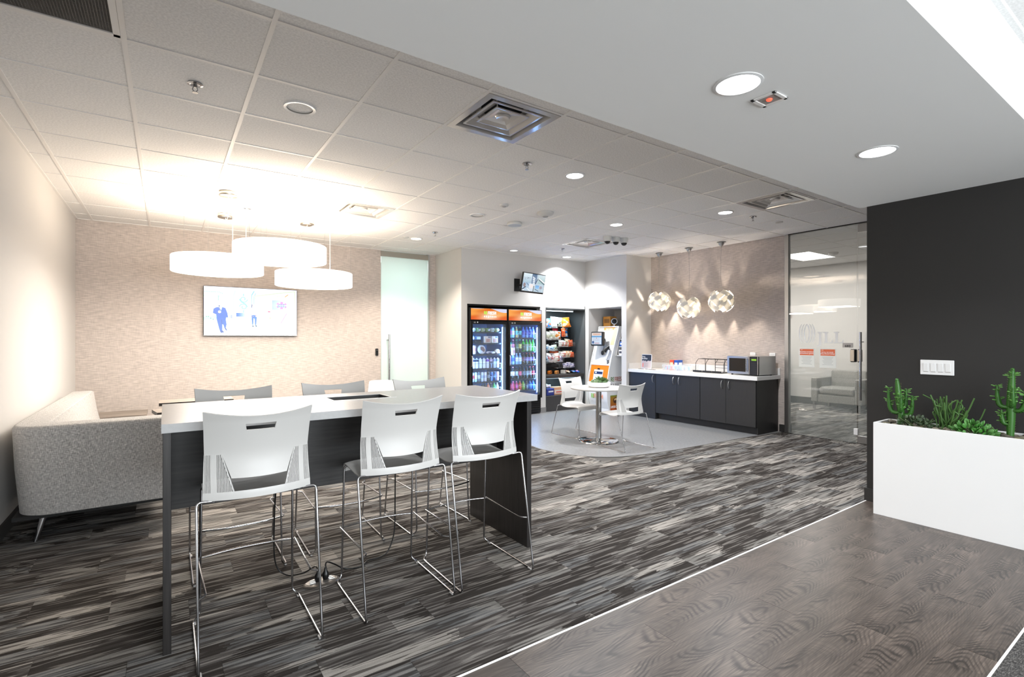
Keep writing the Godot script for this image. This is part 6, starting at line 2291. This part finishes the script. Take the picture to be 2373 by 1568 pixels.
func counter_items() -> void:
	var T := 0.852
	# microwave
	var o := thing("microwave", Vector3(7.36, T, -4.235), "stainless microwave oven at the right end of the counter", "microwave", "", -0.10)
	var m := MB.new()
	m.span(-0.19, 0.2, 0.014, 0.29, -0.265, 0.265, 0.004)
	put("casing", m, M.alu, o)
	m = MB.new()
	m.span(-0.215, -0.19, 0.016, 0.288, -0.265, 0.115, 0.006)
	var door := put("door", m, M.steel, o)
	m = MB.new()
	m.span(-0.2175, -0.213, 0.055, 0.255, -0.225, 0.06, 0.001)
	put("window", m, flat(Color(0.03, 0.03, 0.032), 0.08), door)
	m = MB.new()
	m.tube(bent([Vector3(-0.212, 0.065, 0.085), Vector3(-0.24, 0.07, 0.085), Vector3(-0.24, 0.245, 0.085), Vector3(-0.212, 0.25, 0.085)], 0.02), 0.008, 10)
	put("handle", m, M.chrome, door)
	m = MB.new()
	m.span(-0.213, -0.19, 0.016, 0.288, 0.125, 0.265, 0.004)
	var pn := put("control_panel", m, M.black, o)
	m = MB.new()
	m.span(-0.2145, -0.212, 0.225, 0.25, 0.155, 0.235)
	put("clock_display", m, glow(Color(0.45, 0.62, 0.12), 0.4), pn)
	m = MB.new()
	for i in 5:
		for j in 3:
			m.box(Vector3(-0.2135, 0.075 + i * 0.028, 0.165 + j * 0.03), Vector3(0.002, 0.014, 0.02), 0.0)
	tag(put("keypad", m, flat(Color(0.12, 0.12, 0.12), 0.4), pn), "", "", "", "stuff")
	m = MB.new()
	m.span(-0.2165, -0.212, 0.02, 0.284, 0.118, 0.126)
	m.span(-0.2165, -0.212, 0.02, 0.284, 0.255, 0.263)
	put("trim_strip", m, M.chrome, pn)
	for p in [[-0.15, -0.22], [-0.15, 0.22], [0.15, -0.22], [0.15, 0.22]]:
		m = MB.new()
		m.cyl(Vector3(p[0], 0, p[1]), 0.014, 0.016, 12)
		put("foot", m, M.black, o)
	for i in 2:
		var z: float = [-4.37, -4.06][i]
		boxthing("wall_outlet", Vector3(7.641, 1.13, z), Vector3(0.012, 0.055, 0.09), Color("f0f0ee"), ["white outlet plate on the wall above the microwave's left side", "white outlet plate on the wall above the microwave's right side"][i], Color("e0e0de"))
	# wire rack for single-serve packets
	o = thing("wire_rack", Vector3(7.36, T, -4.86), "black wire organizer rack with trays left of the microwave", "rack")
	m = MB.new()
	var r := 0.0042
	for z in [-0.28, -0.09, 0.08, 0.23]:
		m.tube(bent([Vector3(-0.10, 0.02, z), Vector3(-0.10, 0.15, z), Vector3(-0.03, 0.215, z), Vector3(0.16, 0.215, z), Vector3(0.16, 0.0, z)], 0.015), r, 8)
	m.tube([Vector3(0.16, 0.213, -0.28), Vector3(0.16, 0.213, 0.23)], r, 8)
	m.tube([Vector3(-0.03, 0.215, -0.28), Vector3(-0.03, 0.215, 0.23)], r, 8)
	for y in [0.07, 0.115, 0.16]:
		m.tube([Vector3(0.16, y, -0.09), Vector3(0.16, y, 0.23)], 0.003, 6)
	put("wire_frame", m, M.black, o)
	for i in 3:
		m = MB.new()
		m.span(-0.17, 0.15, 0.004, 0.012, -0.285 + i * 0.175, -0.285 + i * 0.175 + 0.165, 0.002)
		m.span(-0.172, -0.164, 0.004, 0.034, -0.285 + i * 0.175, -0.285 + i * 0.175 + 0.165, 0.002)
		put("tray", m, M.black, o)
	rng.seed = 6
	for i in 12:
		var q := thing("lid_pod", Vector3(7.22 + rnd(0, 0.09), T + 0.013, -5.11 + i * 0.041), "small pale plastic lid lying in the black wire rack", "lid", "loose lids in the wire rack")
		m = MB.new()
		m.lathe(Vector3.ZERO, [Vector2(0, 0), Vector2(0.012, 0), Vector2(0.015, 0.009), Vector2(0, 0.01)], 12)
		put("lid", m, M.gloss if i % 3 else M.steel, q)
	# clear organizer with sachets
	o = thing("clear_organizer", Vector3(7.33, T, -5.50), "clear acrylic organizer holding sugar sachets on the counter", "organizer")
	m = MB.new()
	m.span(-0.11, 0.11, 0.0, 0.004, -0.29, 0.29)
	for x in [-0.11, 0.107]:
		m.span(x, x + 0.003, 0.004, 0.10, -0.29, 0.29)
	for z in [-0.29, -0.145, 0.0, 0.14, 0.287]:
		m.span(-0.107, 0.107, 0.004, 0.10, z, z + 0.003)
	put("tray", m, M.acrylic, o)
	var cs := [Color("f0a8c4"), Color("a8cfec"), Color("f4f2ee"), Color("c0a890"), Color("b8d4ee"), Color("e8e2da"), Color("d8c4ac"), Color("f0ece6")]
	rng.seed = 19
	for i in 34:
		var bay := i % 4
		var cc: Color = [cs[0], cs[1], cs[4], cs[5]][bay] if i < 20 else cs[rng.randi_range(1, 7)]
		var nm: String = ["pink", "light blue", "pale blue", "cream"][bay] if i < 20 else "pale"
		var z := 7.33
		var q := thing("sugar_sachet", Vector3(7.33 + rnd(-0.085, 0.085), T + 0.006 + rnd(0.0, 0.012), -5.50 - 0.215 + bay * 0.142 + rnd(-0.035, 0.035)), "%s paper sachet standing in the clear organizer" % nm, "sachet", "%s sachets in the clear organizer" % nm, rnd(-0.5, 0.5))
		m = MB.new()
		m.T = Transform3D(Basis(Vector3.BACK, rnd(-0.5, 0.5)) * Basis(Vector3.RIGHT, rnd(-0.35, 0.35)), Vector3.ZERO)
		m.box(Vector3(0, 0.038, 0), Vector3(0.006, 0.07, 0.05), 0.002)
		put("paper", m, paint(cc, 0.6), q)
	boxthing("tea_box", Vector3(7.50, T, -5.76), Vector3(0.13, 0.17, 0.085), Color("e04a28"), "orange-red tea box standing behind the clear organizer", Color("f0d8b0"))
	boxthing("tea_box", Vector3(7.50, T, -5.665), Vector3(0.13, 0.17, 0.085), Color("1c50a8"), "blue tea box standing behind the clear organizer", Color("e0e8f0"))
	# counter sign in a stand
	o = thing("counter_sign", Vector3(7.22, T, -6.15), "small framed counter sign with black top reading Stay healthy", "sign", "", -PI / 2 + 0.12)
	m = MB.new()
	m.T = Transform3D(Basis(Vector3.RIGHT, -0.08), Vector3.ZERO)
	m.box(Vector3(0, 0.135, 0), Vector3(0.215, 0.262, 0.006), 0.002)
	put("frame", m, M.gloss, o)
	var im := blank(100, 124, Color(0.76, 0.70, 0.68))
	im.fill_rect(Rect2i(0, 0, 100, 50), Color(0.13, 0.125, 0.13))
	for i in 9:
		ell(im, 6 + i * 11, 50, 8, [6, 3, 8, 5, 14, 7, 4, 8, 5][i], Color(0.13, 0.125, 0.13))
	for i in 4:
		im.fill_rect(Rect2i(8, 80 + i * 9, 10, 7), Color(0.93, 0.36, 0.22))
		im.fill_rect(Rect2i(26, 82 + i * 9, 44, 2), Color(0.62, 0.55, 0.53))
	m = MB.new()
	m.T = Transform3D(Basis(Vector3.RIGHT, -0.08), Vector3.ZERO)
	m.sheet(Vector3(-0.097, 0.256, 0.0036), Vector3(0.194, 0, 0), Vector3(0, -0.24, 0))
	var pr := put("print", m, printed(im, 0.35), o)
	for i in 2:
		words(["Stay", "healthy"][i], 0.027, M.letter_white, pr, Vector3([-0.058, -0.038][i], [0.222, 0.188][i], -0.0085), 0.0, "Droid Serif", true, 0.85, -0.08)
	m = MB.new()
	m.box(Vector3(0, 0.003, -0.01), Vector3(0.215, 0.006, 0.07), 0.002)
	put("stand", m, M.acrylic, o)
	rng.seed = 3
	for i in 6:
		var q := thing("stir_stick", Vector3(7.10 + rnd(-0.02, 0.03), T, -6.20 + i * 0.07), "short dark coffee stirrer lying on the counter before the sign", "stirrer", "stirrers before the counter sign", PI / 2 + rnd(-0.4, 0.4))
		boxpart("stick", Vector3(0, 0.003, 0), Vector3(0.06, 0.006, 0.012), 0.002, paint(Color("3c3836"), 0.5), q)


# ---------- planter ----------
func planter() -> void:
	var o := thing("trough_planter", Vector3(4.84, 0, -0.65), "tall white rectangular trough planter against the dark wall", "planter")
	var m := MB.new()
	var L := 1.025
	var Hh := 0.734
	m.span(-0.155, -0.137, 0, Hh, -L, L, 0.002)
	m.span(0.137, 0.155, 0, Hh, -L, L, 0.002)
	m.span(-0.137, 0.137, 0, Hh, -L, -L + 0.018, 0.002)
	m.span(-0.137, 0.137, 0, Hh, L - 0.018, L, 0.002)
	put("trough", m, flat(Color(0.88, 0.88, 0.88), 0.42), o)
	m = MB.new()
	m.span(-0.137, 0.137, 0.6, 0.70, -L + 0.018, L - 0.018)
	put("soil", m, flat(Color(0.16, 0.135, 0.11), 0.95), o)
	rng.seed = 44
	var greys := [Color("8c8474"), Color("6f6a5f"), Color("7d7862"), Color("97907f"), Color("86805f")]
	var kinds := []
	for i in 6:
		m = MB.new()
		var a := rnd(0, 6)
		m.blob(Vector3.ZERO, Vector3(rnd(0.02, 0.03), rnd(0.013, 0.019), rnd(0.018, 0.027)), 12, 8, func(d): return 1.0 + 0.16 * sin(d.x * 4.0 + a) * cos(d.z * 5.0 + a) + 0.05 * sin(d.y * 9.0 + d.x * 8.0))
		kinds.append(m.mesh(tri_mat(greys[i % 5], 0.9, noise_tex(64, 64, 1, 1, 90 + i, 0.55, 1.0, 3), 12.0)))
	for i in 150:
		var s := MeshInstance3D.new()
		s.name = "stone"
		s.mesh = kinds[i % 6]
		o.add_child(s, true)
		var z := -L + 0.035 + (1.35 if i > 40 else 0.95) * rng.randf()
		s.position = Vector3(rnd(-0.12, 0.12), 0.712 + rnd(0.0, 0.012), z)
		s.rotation = Vector3(rnd(-0.3, 0.3), rnd(0, 6), rnd(-0.3, 0.3))
		s.scale = Vector3.ONE * rnd(0.6, 1.15)
	# ribbed branching spurges
	spurge(Vector3(4.82, 0.70, -1.535), "small branching green cactus-like spurge at the far end of the planter", 0.375, 1)
	spurge(Vector3(4.82, 0.70, -0.905), "tallest branching green spurge with leaves at its tip, in the planter", 0.49, 2)
	jade(Vector3(4.80, 0.705, -1.425), "dark green jade bush beside the small spurge in the planter", 0.098, Color("34492b"), 3, 170, 0.025)
	jade(Vector3(4.79, 0.705, -1.085), "bright green broad-leaved jade bush in the middle of the planter", 0.098, Color("3f7a2d"), 4, 110, 0.038)
	# pencil cactus
	var p := thing("pencil_cactus", Vector3(4.82, 0.70, -1.245), "bushy pencil cactus of thin upright green sticks in the planter", "plant")
	rng.seed = 8
	var gm := leaf_mat(Color("42652f"))
	for i in 30:
		m = MB.new()
		var a := rnd(0, TAU)
		var sp := rnd(0.02, 0.11)
		var hh := rnd(0.14, 0.30)
		var root := Vector3(rnd(-0.03, 0.03), 0, rnd(-0.05, 0.05))
		var mid := root + Vector3(cos(a) * sp * 0.45, hh * 0.5, sin(a) * sp * 0.9)
		var tip := root + Vector3(cos(a) * sp * 0.7, hh, sin(a) * sp * 1.5)
		m.tube(curve([root, mid, tip], 5), 0.0052, 7)
		if i % 2 == 0:
			m.tube(curve([mid, mid.lerp(tip, 0.5) + Vector3(rnd(-0.03, 0.03), 0.01, rnd(-0.04, 0.04)), tip + Vector3(rnd(-0.03, 0.03), rnd(-0.06, 0.0), rnd(-0.05, 0.05))], 5), 0.0045, 7)
		put("stem", m, gm, p)
	m = MB.new()
	m.tube(curve([Vector3(0, 0.0, 0.03), Vector3(0.0, 0.05, 0.09), Vector3(0.01, 0.10, 0.17), Vector3(0.01, 0.20, 0.21)], 6), 0.0042, 7)
	put("stem", m, gm, p)


func ribbed(m: MB, pts: Array, r: Array, ribs := 4) -> void:
	# a fluted stem: four broad ribs
	var c := curve(pts, 6)
	var rr := []
	for i in c.size():
		var q := float(i) / (c.size() - 1) * (r.size() - 1)
		rr.append(lerpf(r[int(q)], r[mini(int(q) + 1, r.size() - 1)], q - int(q)))
	for i in c.size() - 1:
		var d: Vector3 = (c[i + 1] - c[i]).normalized()
		var up := (Vector3.RIGHT - d * d.x).normalized()
		var w := d.cross(up)
		var n := ribs * 4
		for k in n:
			var t := TAU * k / n
			var t2 := TAU * (k + 1) / n
			var f := 0.72 + 0.28 * pow(absf(cos(t * ribs * 0.5)), 1.5)
			var f2 := 0.72 + 0.28 * pow(absf(cos(t2 * ribs * 0.5)), 1.5)
			var a := up * cos(t) + w * sin(t)
			var b := up * cos(t2) + w * sin(t2)
			var A: Vector3 = c[i] + a * rr[i] * f
			var B: Vector3 = c[i] + b * rr[i] * f2
			var C: Vector3 = c[i + 1] + b * rr[i + 1] * f2
			var D: Vector3 = c[i + 1] + a * rr[i + 1] * f
			m.tri(A, B, C, a, b, b)
			m.tri(A, C, D, a, b, a)


func spurge(at: Vector3, label: String, h: float, seed_: int) -> void:
	var o := thing("branching_spurge", at, label, "plant")
	rng.seed = seed_ * 17
	var gm := leaf_mat(Color("2f5f1f"))
	var lm := leaf_mat(Color("56863c"))
	var m := MB.new()
	var lean := 0.012 if seed_ == 1 else -0.006
	ribbed(m, [Vector3(0, 0, 0), Vector3(0, h * 0.3, 0.004), Vector3(0, h * 0.65, -lean), Vector3(0, h, -lean * 2.0)], [0.019, 0.022, 0.026, 0.021, 0.012])
	m.blob(Vector3(0, h, -lean * 2.0), Vector3(0.012, 0.012, 0.012), 10, 6)
	put("trunk", m, gm, o)
	var arms := [[0.26, 1.6, 0.075, 0.16], [0.30, -1.5, 0.08, 0.20], [0.40, 0.4, 0.05, 0.15], [0.34, 2.8, 0.055, 0.14], [0.45, -0.7, 0.05, 0.12]]
	if seed_ == 2:
		arms = [[0.42, 1.7, 0.075, 0.14], [0.46, -1.5, 0.065, 0.15], [0.5, 0.3, 0.05, 0.12], [0.22, -1.8, 0.04, 0.10], [0.48, 2.7, 0.05, 0.13]]
	var crowns := [[Vector3(0, h * (1.0 if seed_ == 2 else 0.7), -lean * 2.0), 0.03, 16 if seed_ == 2 else 6]]
	for a in arms:
		m = MB.new()
		var d := Vector3(cos(a[1]), 0, sin(a[1]))
		var p0 := Vector3(0, h * a[0], 0)
		var tip: Vector3 = p0 + d * a[2] * 1.05 + Vector3(0, a[3], 0)
		ribbed(m, [p0, p0 + d * a[2] * 0.75 + Vector3(0, 0.008, 0), p0 + d * a[2] + Vector3(0, a[3] * 0.45, 0), tip], [0.012, 0.016, 0.017, 0.012, 0.005])
		put("branch", m, gm, o)
		crowns.append([tip, 0.03, 12])
		crowns.append([p0 + d * a[2] + Vector3(0, a[3] * 0.5, 0), 0.035, 7])
	for c in crowns:
		for j in c[2]:
			m = MB.new()
			var a := rnd(0, TAU)
			var d := Vector3(cos(a), rnd(0.0, 0.5), sin(a)).normalized()
			var ln: float = c[1] * rnd(0.7, 1.3) * (1.25 if seed_ == 2 and c[2] == 16 else 0.8)
			var p: Vector3 = c[0] + d * 0.010 + Vector3(0, rnd(-0.055, 0.0) * (1.5 if c[2] == 16 else 0.8), 0)
			m.tube([p, p + d * ln * 0.55, p + d * ln * 0.85, p + d * ln], [0.0018, 0.0038, 0.0042, 0.0012], 6)
			put("leaf", m, lm, o)
	m = MB.new()
	for i in 26:
		var y := h * (0.06 + 0.9 * i / 26.0)
		var rr := lerpf(0.024, 0.018, y / h)
		for k in 4:
			var a := TAU * k / 4.0
			var d := Vector3(cos(a), 0, sin(a))
			m.tube([Vector3(0, y, -lean * 1.6 * y / h) + d * rr, Vector3(0, y + 0.003, -lean * 1.6 * y / h) + d * (rr + 0.005)], [0.0012, 0.0003], 4)
	tag(put("thorns", m, paint(Color("9a9a60"), 0.6), o), "", "", "", "stuff")


func jade(at: Vector3, label: String, r: float, c: Color, seed_: int, count: int, leaf: float) -> void:
	var o := thing("jade_bush", at, label, "plant")
	rng.seed = seed_ * 29
	var m := MB.new()
	for i in 7:
		var a := TAU * i / 7.0
		m.tube(curve([Vector3(0, -0.01, 0), Vector3(cos(a) * r * 0.5, r * 0.4, sin(a) * r * 0.6), Vector3(cos(a) * r * 0.9, r * 0.75, sin(a) * r * 1.1)], 4), 0.004, 6)
	put("stems", m, leaf_mat(Color("4c5a38")), o)
	var mats := [leaf_mat(c), leaf_mat(c.lightened(0.14)), leaf_mat(c.darkened(0.15))]
	for i in count:
		var a := rnd(0, TAU)
		var el := acos(1.0 - rng.randf() * 0.95)
		var d := Vector3(sin(el) * cos(a), cos(el), sin(el) * sin(a))
		var p := d * Vector3(r * 1.0, r * 0.95, r * 1.35) * rnd(0.55, 1.0)
		p.y = maxf(p.y, 0.008)
		var dir := (d + Vector3(rnd(-0.6, 0.6), rnd(-0.1, 0.7), rnd(-0.6, 0.6))).normalized()
		var side := dir.cross(Vector3(rnd(-1, 1), rnd(-1, 1), rnd(-1, 1))).normalized()
		m = MB.new()
		m.T = Transform3D(Basis(dir, side.cross(dir).normalized(), side), p + dir * leaf * 0.5)
		m.blob(Vector3.ZERO, Vector3(leaf * 0.58, leaf * 0.11, leaf * 0.36), 10, 6, func(q): return 1.0 - 0.12 * q.x)
		put("leaf", m, mats[i % 3], o)


# ---------- lobby behind the glass ----------
func lobby() -> void:
	var m := MB.new()
	m.span(11.43, 11.55, 0, 3.1, -8.0, -1.7)
	struct("wall_lobby", m, M.wall)
	m = MB.new()
	m.span(7.77, 11.55, 0, 3.1, -8.1, -8.0)
	m.span(7.9, 11.55, 0, 3.1, -1.84, -1.72)
	struct("wall_lobby_side", m, M.wall)
	m = MB.new()
	m.span(11.415, 11.43, 0, 0.14, -8.0, -1.84)
	struct("baseboard_lobby", m, M.base)
	var o := thing("armchair", Vector3(11.0, 0, -4.43), "light grey boxy armchair with chrome legs in the lobby", "armchair")
	for s in [-1.0, 1.0]:
		m = MB.new()
		m.span(-0.37, 0.36, 0.15, 0.63, s * 0.45, s * 0.325, 0.02)
		put("arm", m, M.fabric_light, o)
	m = MB.new()
	m.span(-0.35, 0.36, 0.15, 0.30, -0.325, 0.325, 0.01)
	put("seat_base", m, M.fabric_light, o)
	m = MB.new()
	m.span(-0.36, 0.16, 0.305, 0.455, -0.32, 0.32, 0.045)
	put("seat_cushion", m, M.fabric_light, o)
	m = MB.new()
	m.T = Transform3D(Basis(Vector3.BACK, -0.10), Vector3(0.22, 0.30, 0))
	m.span(-0.06, 0.14, 0.0, 0.47, -0.323, 0.323, 0.03)
	put("backrest", m, M.fabric_light, o)
	for p in [[-0.33, -0.40], [-0.33, 0.40], [0.3, -0.40], [0.3, 0.40]]:
		m = MB.new()
		m.span(p[0] - 0.02, p[0] + 0.02, 0, 0.15, p[1] - 0.02, p[1] + 0.02, 0.003)
		put("leg", m, M.chrome, o)
	o = thing("fire_alarm", Vector3(11.40, 1.95, -5.72), "small red fire alarm strobe on the lobby wall", "alarm")
	boxpart("housing", Vector3.ZERO, Vector3(0.05, 0.13, 0.11), 0.006, paint(Color("c8342c"), 0.4), o)
	boxpart("strobe", Vector3(-0.03, 0.02, 0), Vector3(0.02, 0.04, 0.05), 0.005, M.gloss, o)
	o = thing("black_cabinet", Vector3(11.25, 0, -6.35), "narrow dark cabinet edge by the lobby wall behind the glass jamb", "cabinet")
	boxpart("body", Vector3(0, 0.58, 0), Vector3(0.3, 1.16, 1.1), 0.004, M.black, o)
	boxpart("door", Vector3(-0.156, 0.6, 0), Vector3(0.012, 1.05, 1.06), 0.002, M.matt_black, o)
	# marks on the glass: company logo, number plate, two notices
	var vinyl := flat(Color(0.93, 0.93, 0.925), 0.7)
	var face := -PI / 2
	var gx := 7.6125
	o = thing("glass_logo", Vector3(gx, 1.478, -3.39), "pale grey vinyl company logo of arcs and three letters on the glass", "logo")
	m = MB.new()
	# arcs: three to the left, three to the right, crossing in the middle
	var cz := -0.155
	for s in [-1.0, 1.0]:
		for k in 3:
			var pts := []
			var inn := []
			for i in 21:
				var a := lerpf(-1.12, 1.12, i / 20.0)
				var bow: float = [0.104, 0.070, 0.034][k]
				var w: float = 0.016 * cos(a * 1.15) + 0.004
				var cc: float = s * (bow - (1.0 - cos(a)) * 0.062 * 1.0)
				pts.append(Vector2(cc * 1.0 + s * w * 0.5, sin(a) / sin(1.12) * 0.135))
				inn.append(Vector2(cc * 1.0 - s * w * 0.5, sin(a) / sin(1.12) * 0.135))
			inn.reverse()
			m.T = Transform3D(Basis(Vector3.UP, face), Vector3(0, 0.0, cz))
			m.prism(pts + inn, 0.0, 0.0008)
	put("emblem", m, vinyl, o)
	words("JLL", 0.165, vinyl, o, Vector3(0, -0.062, 0.155), face, "Droid Serif", true, 0.93)
	o = thing("number_plate", Vector3(gx - 0.002, 1.314, -3.018), "small grey suite number plate reading 680 on the glass", "sign")
	boxpart("plate", Vector3.ZERO, Vector3(0.004, 0.062, 0.128), 0.0015, flat(Color(0.70, 0.68, 0.66), 0.5), o)
	words("680", 0.032, M.black, o, Vector3(-0.0025, -0.012, 0), face, "Droid Sans", true, 1.0)
	for s in [-0.05, 0.05]:
		boxpart("screw", Vector3(-0.0025, 0, s), Vector3(0.002, 0.005, 0.005), 0.001, M.steel, o)
	var k := 0
	for z in [-3.548, -3.268]:
		o = thing("paper_notice", Vector3(gx - 0.001, 1.13, z), ["left paper notice with orange heading taped to the glass", "right paper notice with orange heading taped to the glass"][k], "notice")
		var im := blank(110, 140, Color(0.88, 0.89, 0.87))
		im.fill_rect(Rect2i(6, 6, 98, 46), Color(0.87, 0.42, 0.26))
		for i in 7:
			im.fill_rect(Rect2i(18 + (i % 3) * 5, 62 + i * 9, 74 - (i % 3) * 10, 3), Color(0.72, 0.73, 0.72))
		im.fill_rect(Rect2i(12, 11, 14, 4), Color(0.97, 0.85, 0.80))
		boxpart("paper", Vector3.ZERO, Vector3(0.0012, 0.272, 0.212), 0.0, M.letter_white, o)
		m = MB.new()
		m.sheet(Vector3(-0.0008, 0.135, -0.105), Vector3(0, 0, 0.21), Vector3(0, -0.27, 0))
		var pr := put("print", m, printed(im, 0.6), o)
		var tx: Array = [["Attention members", "and business guests"], ["Sorry, we must", "stay closed today"]][k]
		for i in 2:
			words(tx[i], 0.016, M.letter_white, pr, Vector3(-0.0012, 0.083 - i * 0.022, -0.004), face, "Droid Sans", true, 1.0)
		k += 1


func wall_fittings() -> void:
	# four gang switch on the dark wall
	var o := thing("light_switch", Vector3(5.008, 1.176, -1.357), "white four-gang rocker switch plate on the dark wall above the planter", "switch")
	boxpart("plate", Vector3.ZERO, Vector3(0.008, 0.118, 0.212), 0.003, M.gloss, o)
	for i in 4:
		var m := MB.new()
		m.T = Transform3D(Basis(Vector3.BACK, 0.07), Vector3(-0.0055, 0.0, -0.069 + i * 0.046))
		m.box(Vector3.ZERO, Vector3(0.007, 0.066, 0.032), 0.0015)
		put("rocker", m, M.gloss, o)
		boxpart("slot", Vector3(-0.0045, -0.0355, -0.069 + i * 0.046), Vector3(0.002, 0.003, 0.03), 0.0, M.plastic_grey, o)
	# monitor on a swing arm
	o = thing("camera_monitor", Vector3(5.48, 2.405, -7.27), "small black monitor with four camera views, tilted down from the wall", "monitor")
	o.basis = Basis(Vector3.UP, 0.10) * Basis(Vector3.RIGHT, 0.20) * Basis(Vector3.BACK, -0.03)
	boxpart("casing", Vector3.ZERO, Vector3(0.565, 0.36, 0.035), 0.008, M.black, o)
	boxpart("rear_shell", Vector3(0, 0, -0.03), Vector3(0.36, 0.22, 0.03), 0.01, M.black, o)
	var im := blank(160, 100, Color(0.72, 0.80, 0.86))
	wash(im, Rect2i(0, 0, 62, 52), Color(0.86, 0.92, 0.95), Color(0.62, 0.74, 0.82))
	rng.seed = 15
	for i in 26:
		ell(im, rnd(4, 50), rnd(22, 34), rnd(1.5, 4), rnd(1, 3), Color(0.35, 0.45, 0.55).lerp(Color(0.8, 0.85, 0.9), rng.randf()))
	wash(im, Rect2i(62, 0, 36, 56), Color(0.30, 0.42, 0.56), Color(0.48, 0.58, 0.70))
	for i in 4:
		shape(im, [Vector2(68 + i * 2, 14 + i * 11), Vector2(88, 22 + i * 9), Vector2(86, 28 + i * 9), Vector2(66 + i * 2, 20 + i * 11)], Color(0.90, 0.93, 0.97))
	stroke(im, [Vector2(92, 54), Vector2(108, 22)], 4, Color(0.15, 0.2, 0.3))
	wash(im, Rect2i(108, 0, 52, 52), Color(0.82, 0.89, 0.92), Color(0.62, 0.74, 0.76))
	shape(im, [Vector2(112, 18), Vector2(160, 40), Vector2(160, 48), Vector2(112, 24)], Color(0.95, 0.97, 0.98))
	shape(im, [Vector2(112, 24), Vector2(160, 48), Vector2(160, 56), Vector2(114, 32)], Color(0.30, 0.42, 0.48))
	wash(im, Rect2i(0, 52, 48, 48), Color(0.62, 0.74, 0.86), Color(0.74, 0.82, 0.88))
	ell(im, 14, 66, 9, 12, Color(0.55, 0.5, 0.52))
	stroke(im, [Vector2(2, 92), Vector2(24, 76)], 5, Color(0.12, 0.18, 0.30))
	stroke(im, [Vector2(28, 54), Vector2(44, 66)], 4, Color(0.35, 0.45, 0.58))
	wash(im, Rect2i(48, 56, 42, 44), Color(0.90, 0.92, 0.95), Color(0.80, 0.86, 0.92))
	ell(im, 66, 70, 12, 12, Color(0.93, 0.90, 0.90))
	stroke(im, [Vector2(36, 84), Vector2(62, 100)], 5, Color(0.95, 0.98, 1.0))
	stroke(im, [Vector2(84, 68), Vector2(82, 98)], 6, Color(0.38, 0.45, 0.48))
	for i in 3:
		wash(im, Rect2i(96 + i * 9, 62, 8, 20), Color(0.35, 0.62, 0.88), Color(0.62, 0.80, 0.95))
	stroke(im, [Vector2(94, 84), Vector2(122, 94)], 3, Color(0.2, 0.35, 0.45))
	ell(im, 136, 72, 10, 9, Color(0.62, 0.60, 0.66))
	ell(im, 150, 88, 8, 9, Color(0.78, 0.84, 0.88))
	im.fill_rect(Rect2i(6, 94, 10, 4), Color.WHITE)
	var m := MB.new()
	m.sheet(Vector3(-0.265, 0.165, 0.0182), Vector3(0.53, 0, 0), Vector3(0, -0.315, 0))
	put("screen", m, printed(im, 0.2, 0.9), o)
	m = MB.new()
	m.T = Transform3D(o.basis.inverse(), Vector3.ZERO)
	m.tube([Vector3(0, 0, -0.05), Vector3(-0.16, -0.03, -0.13), Vector3(-0.2, -0.03, -0.215)], 0.016, 10)
	m.span(-0.26, -0.14, -0.14, 0.09, -0.226, -0.212, 0.002)
	put("wall_arm", m, M.matt_black, o)
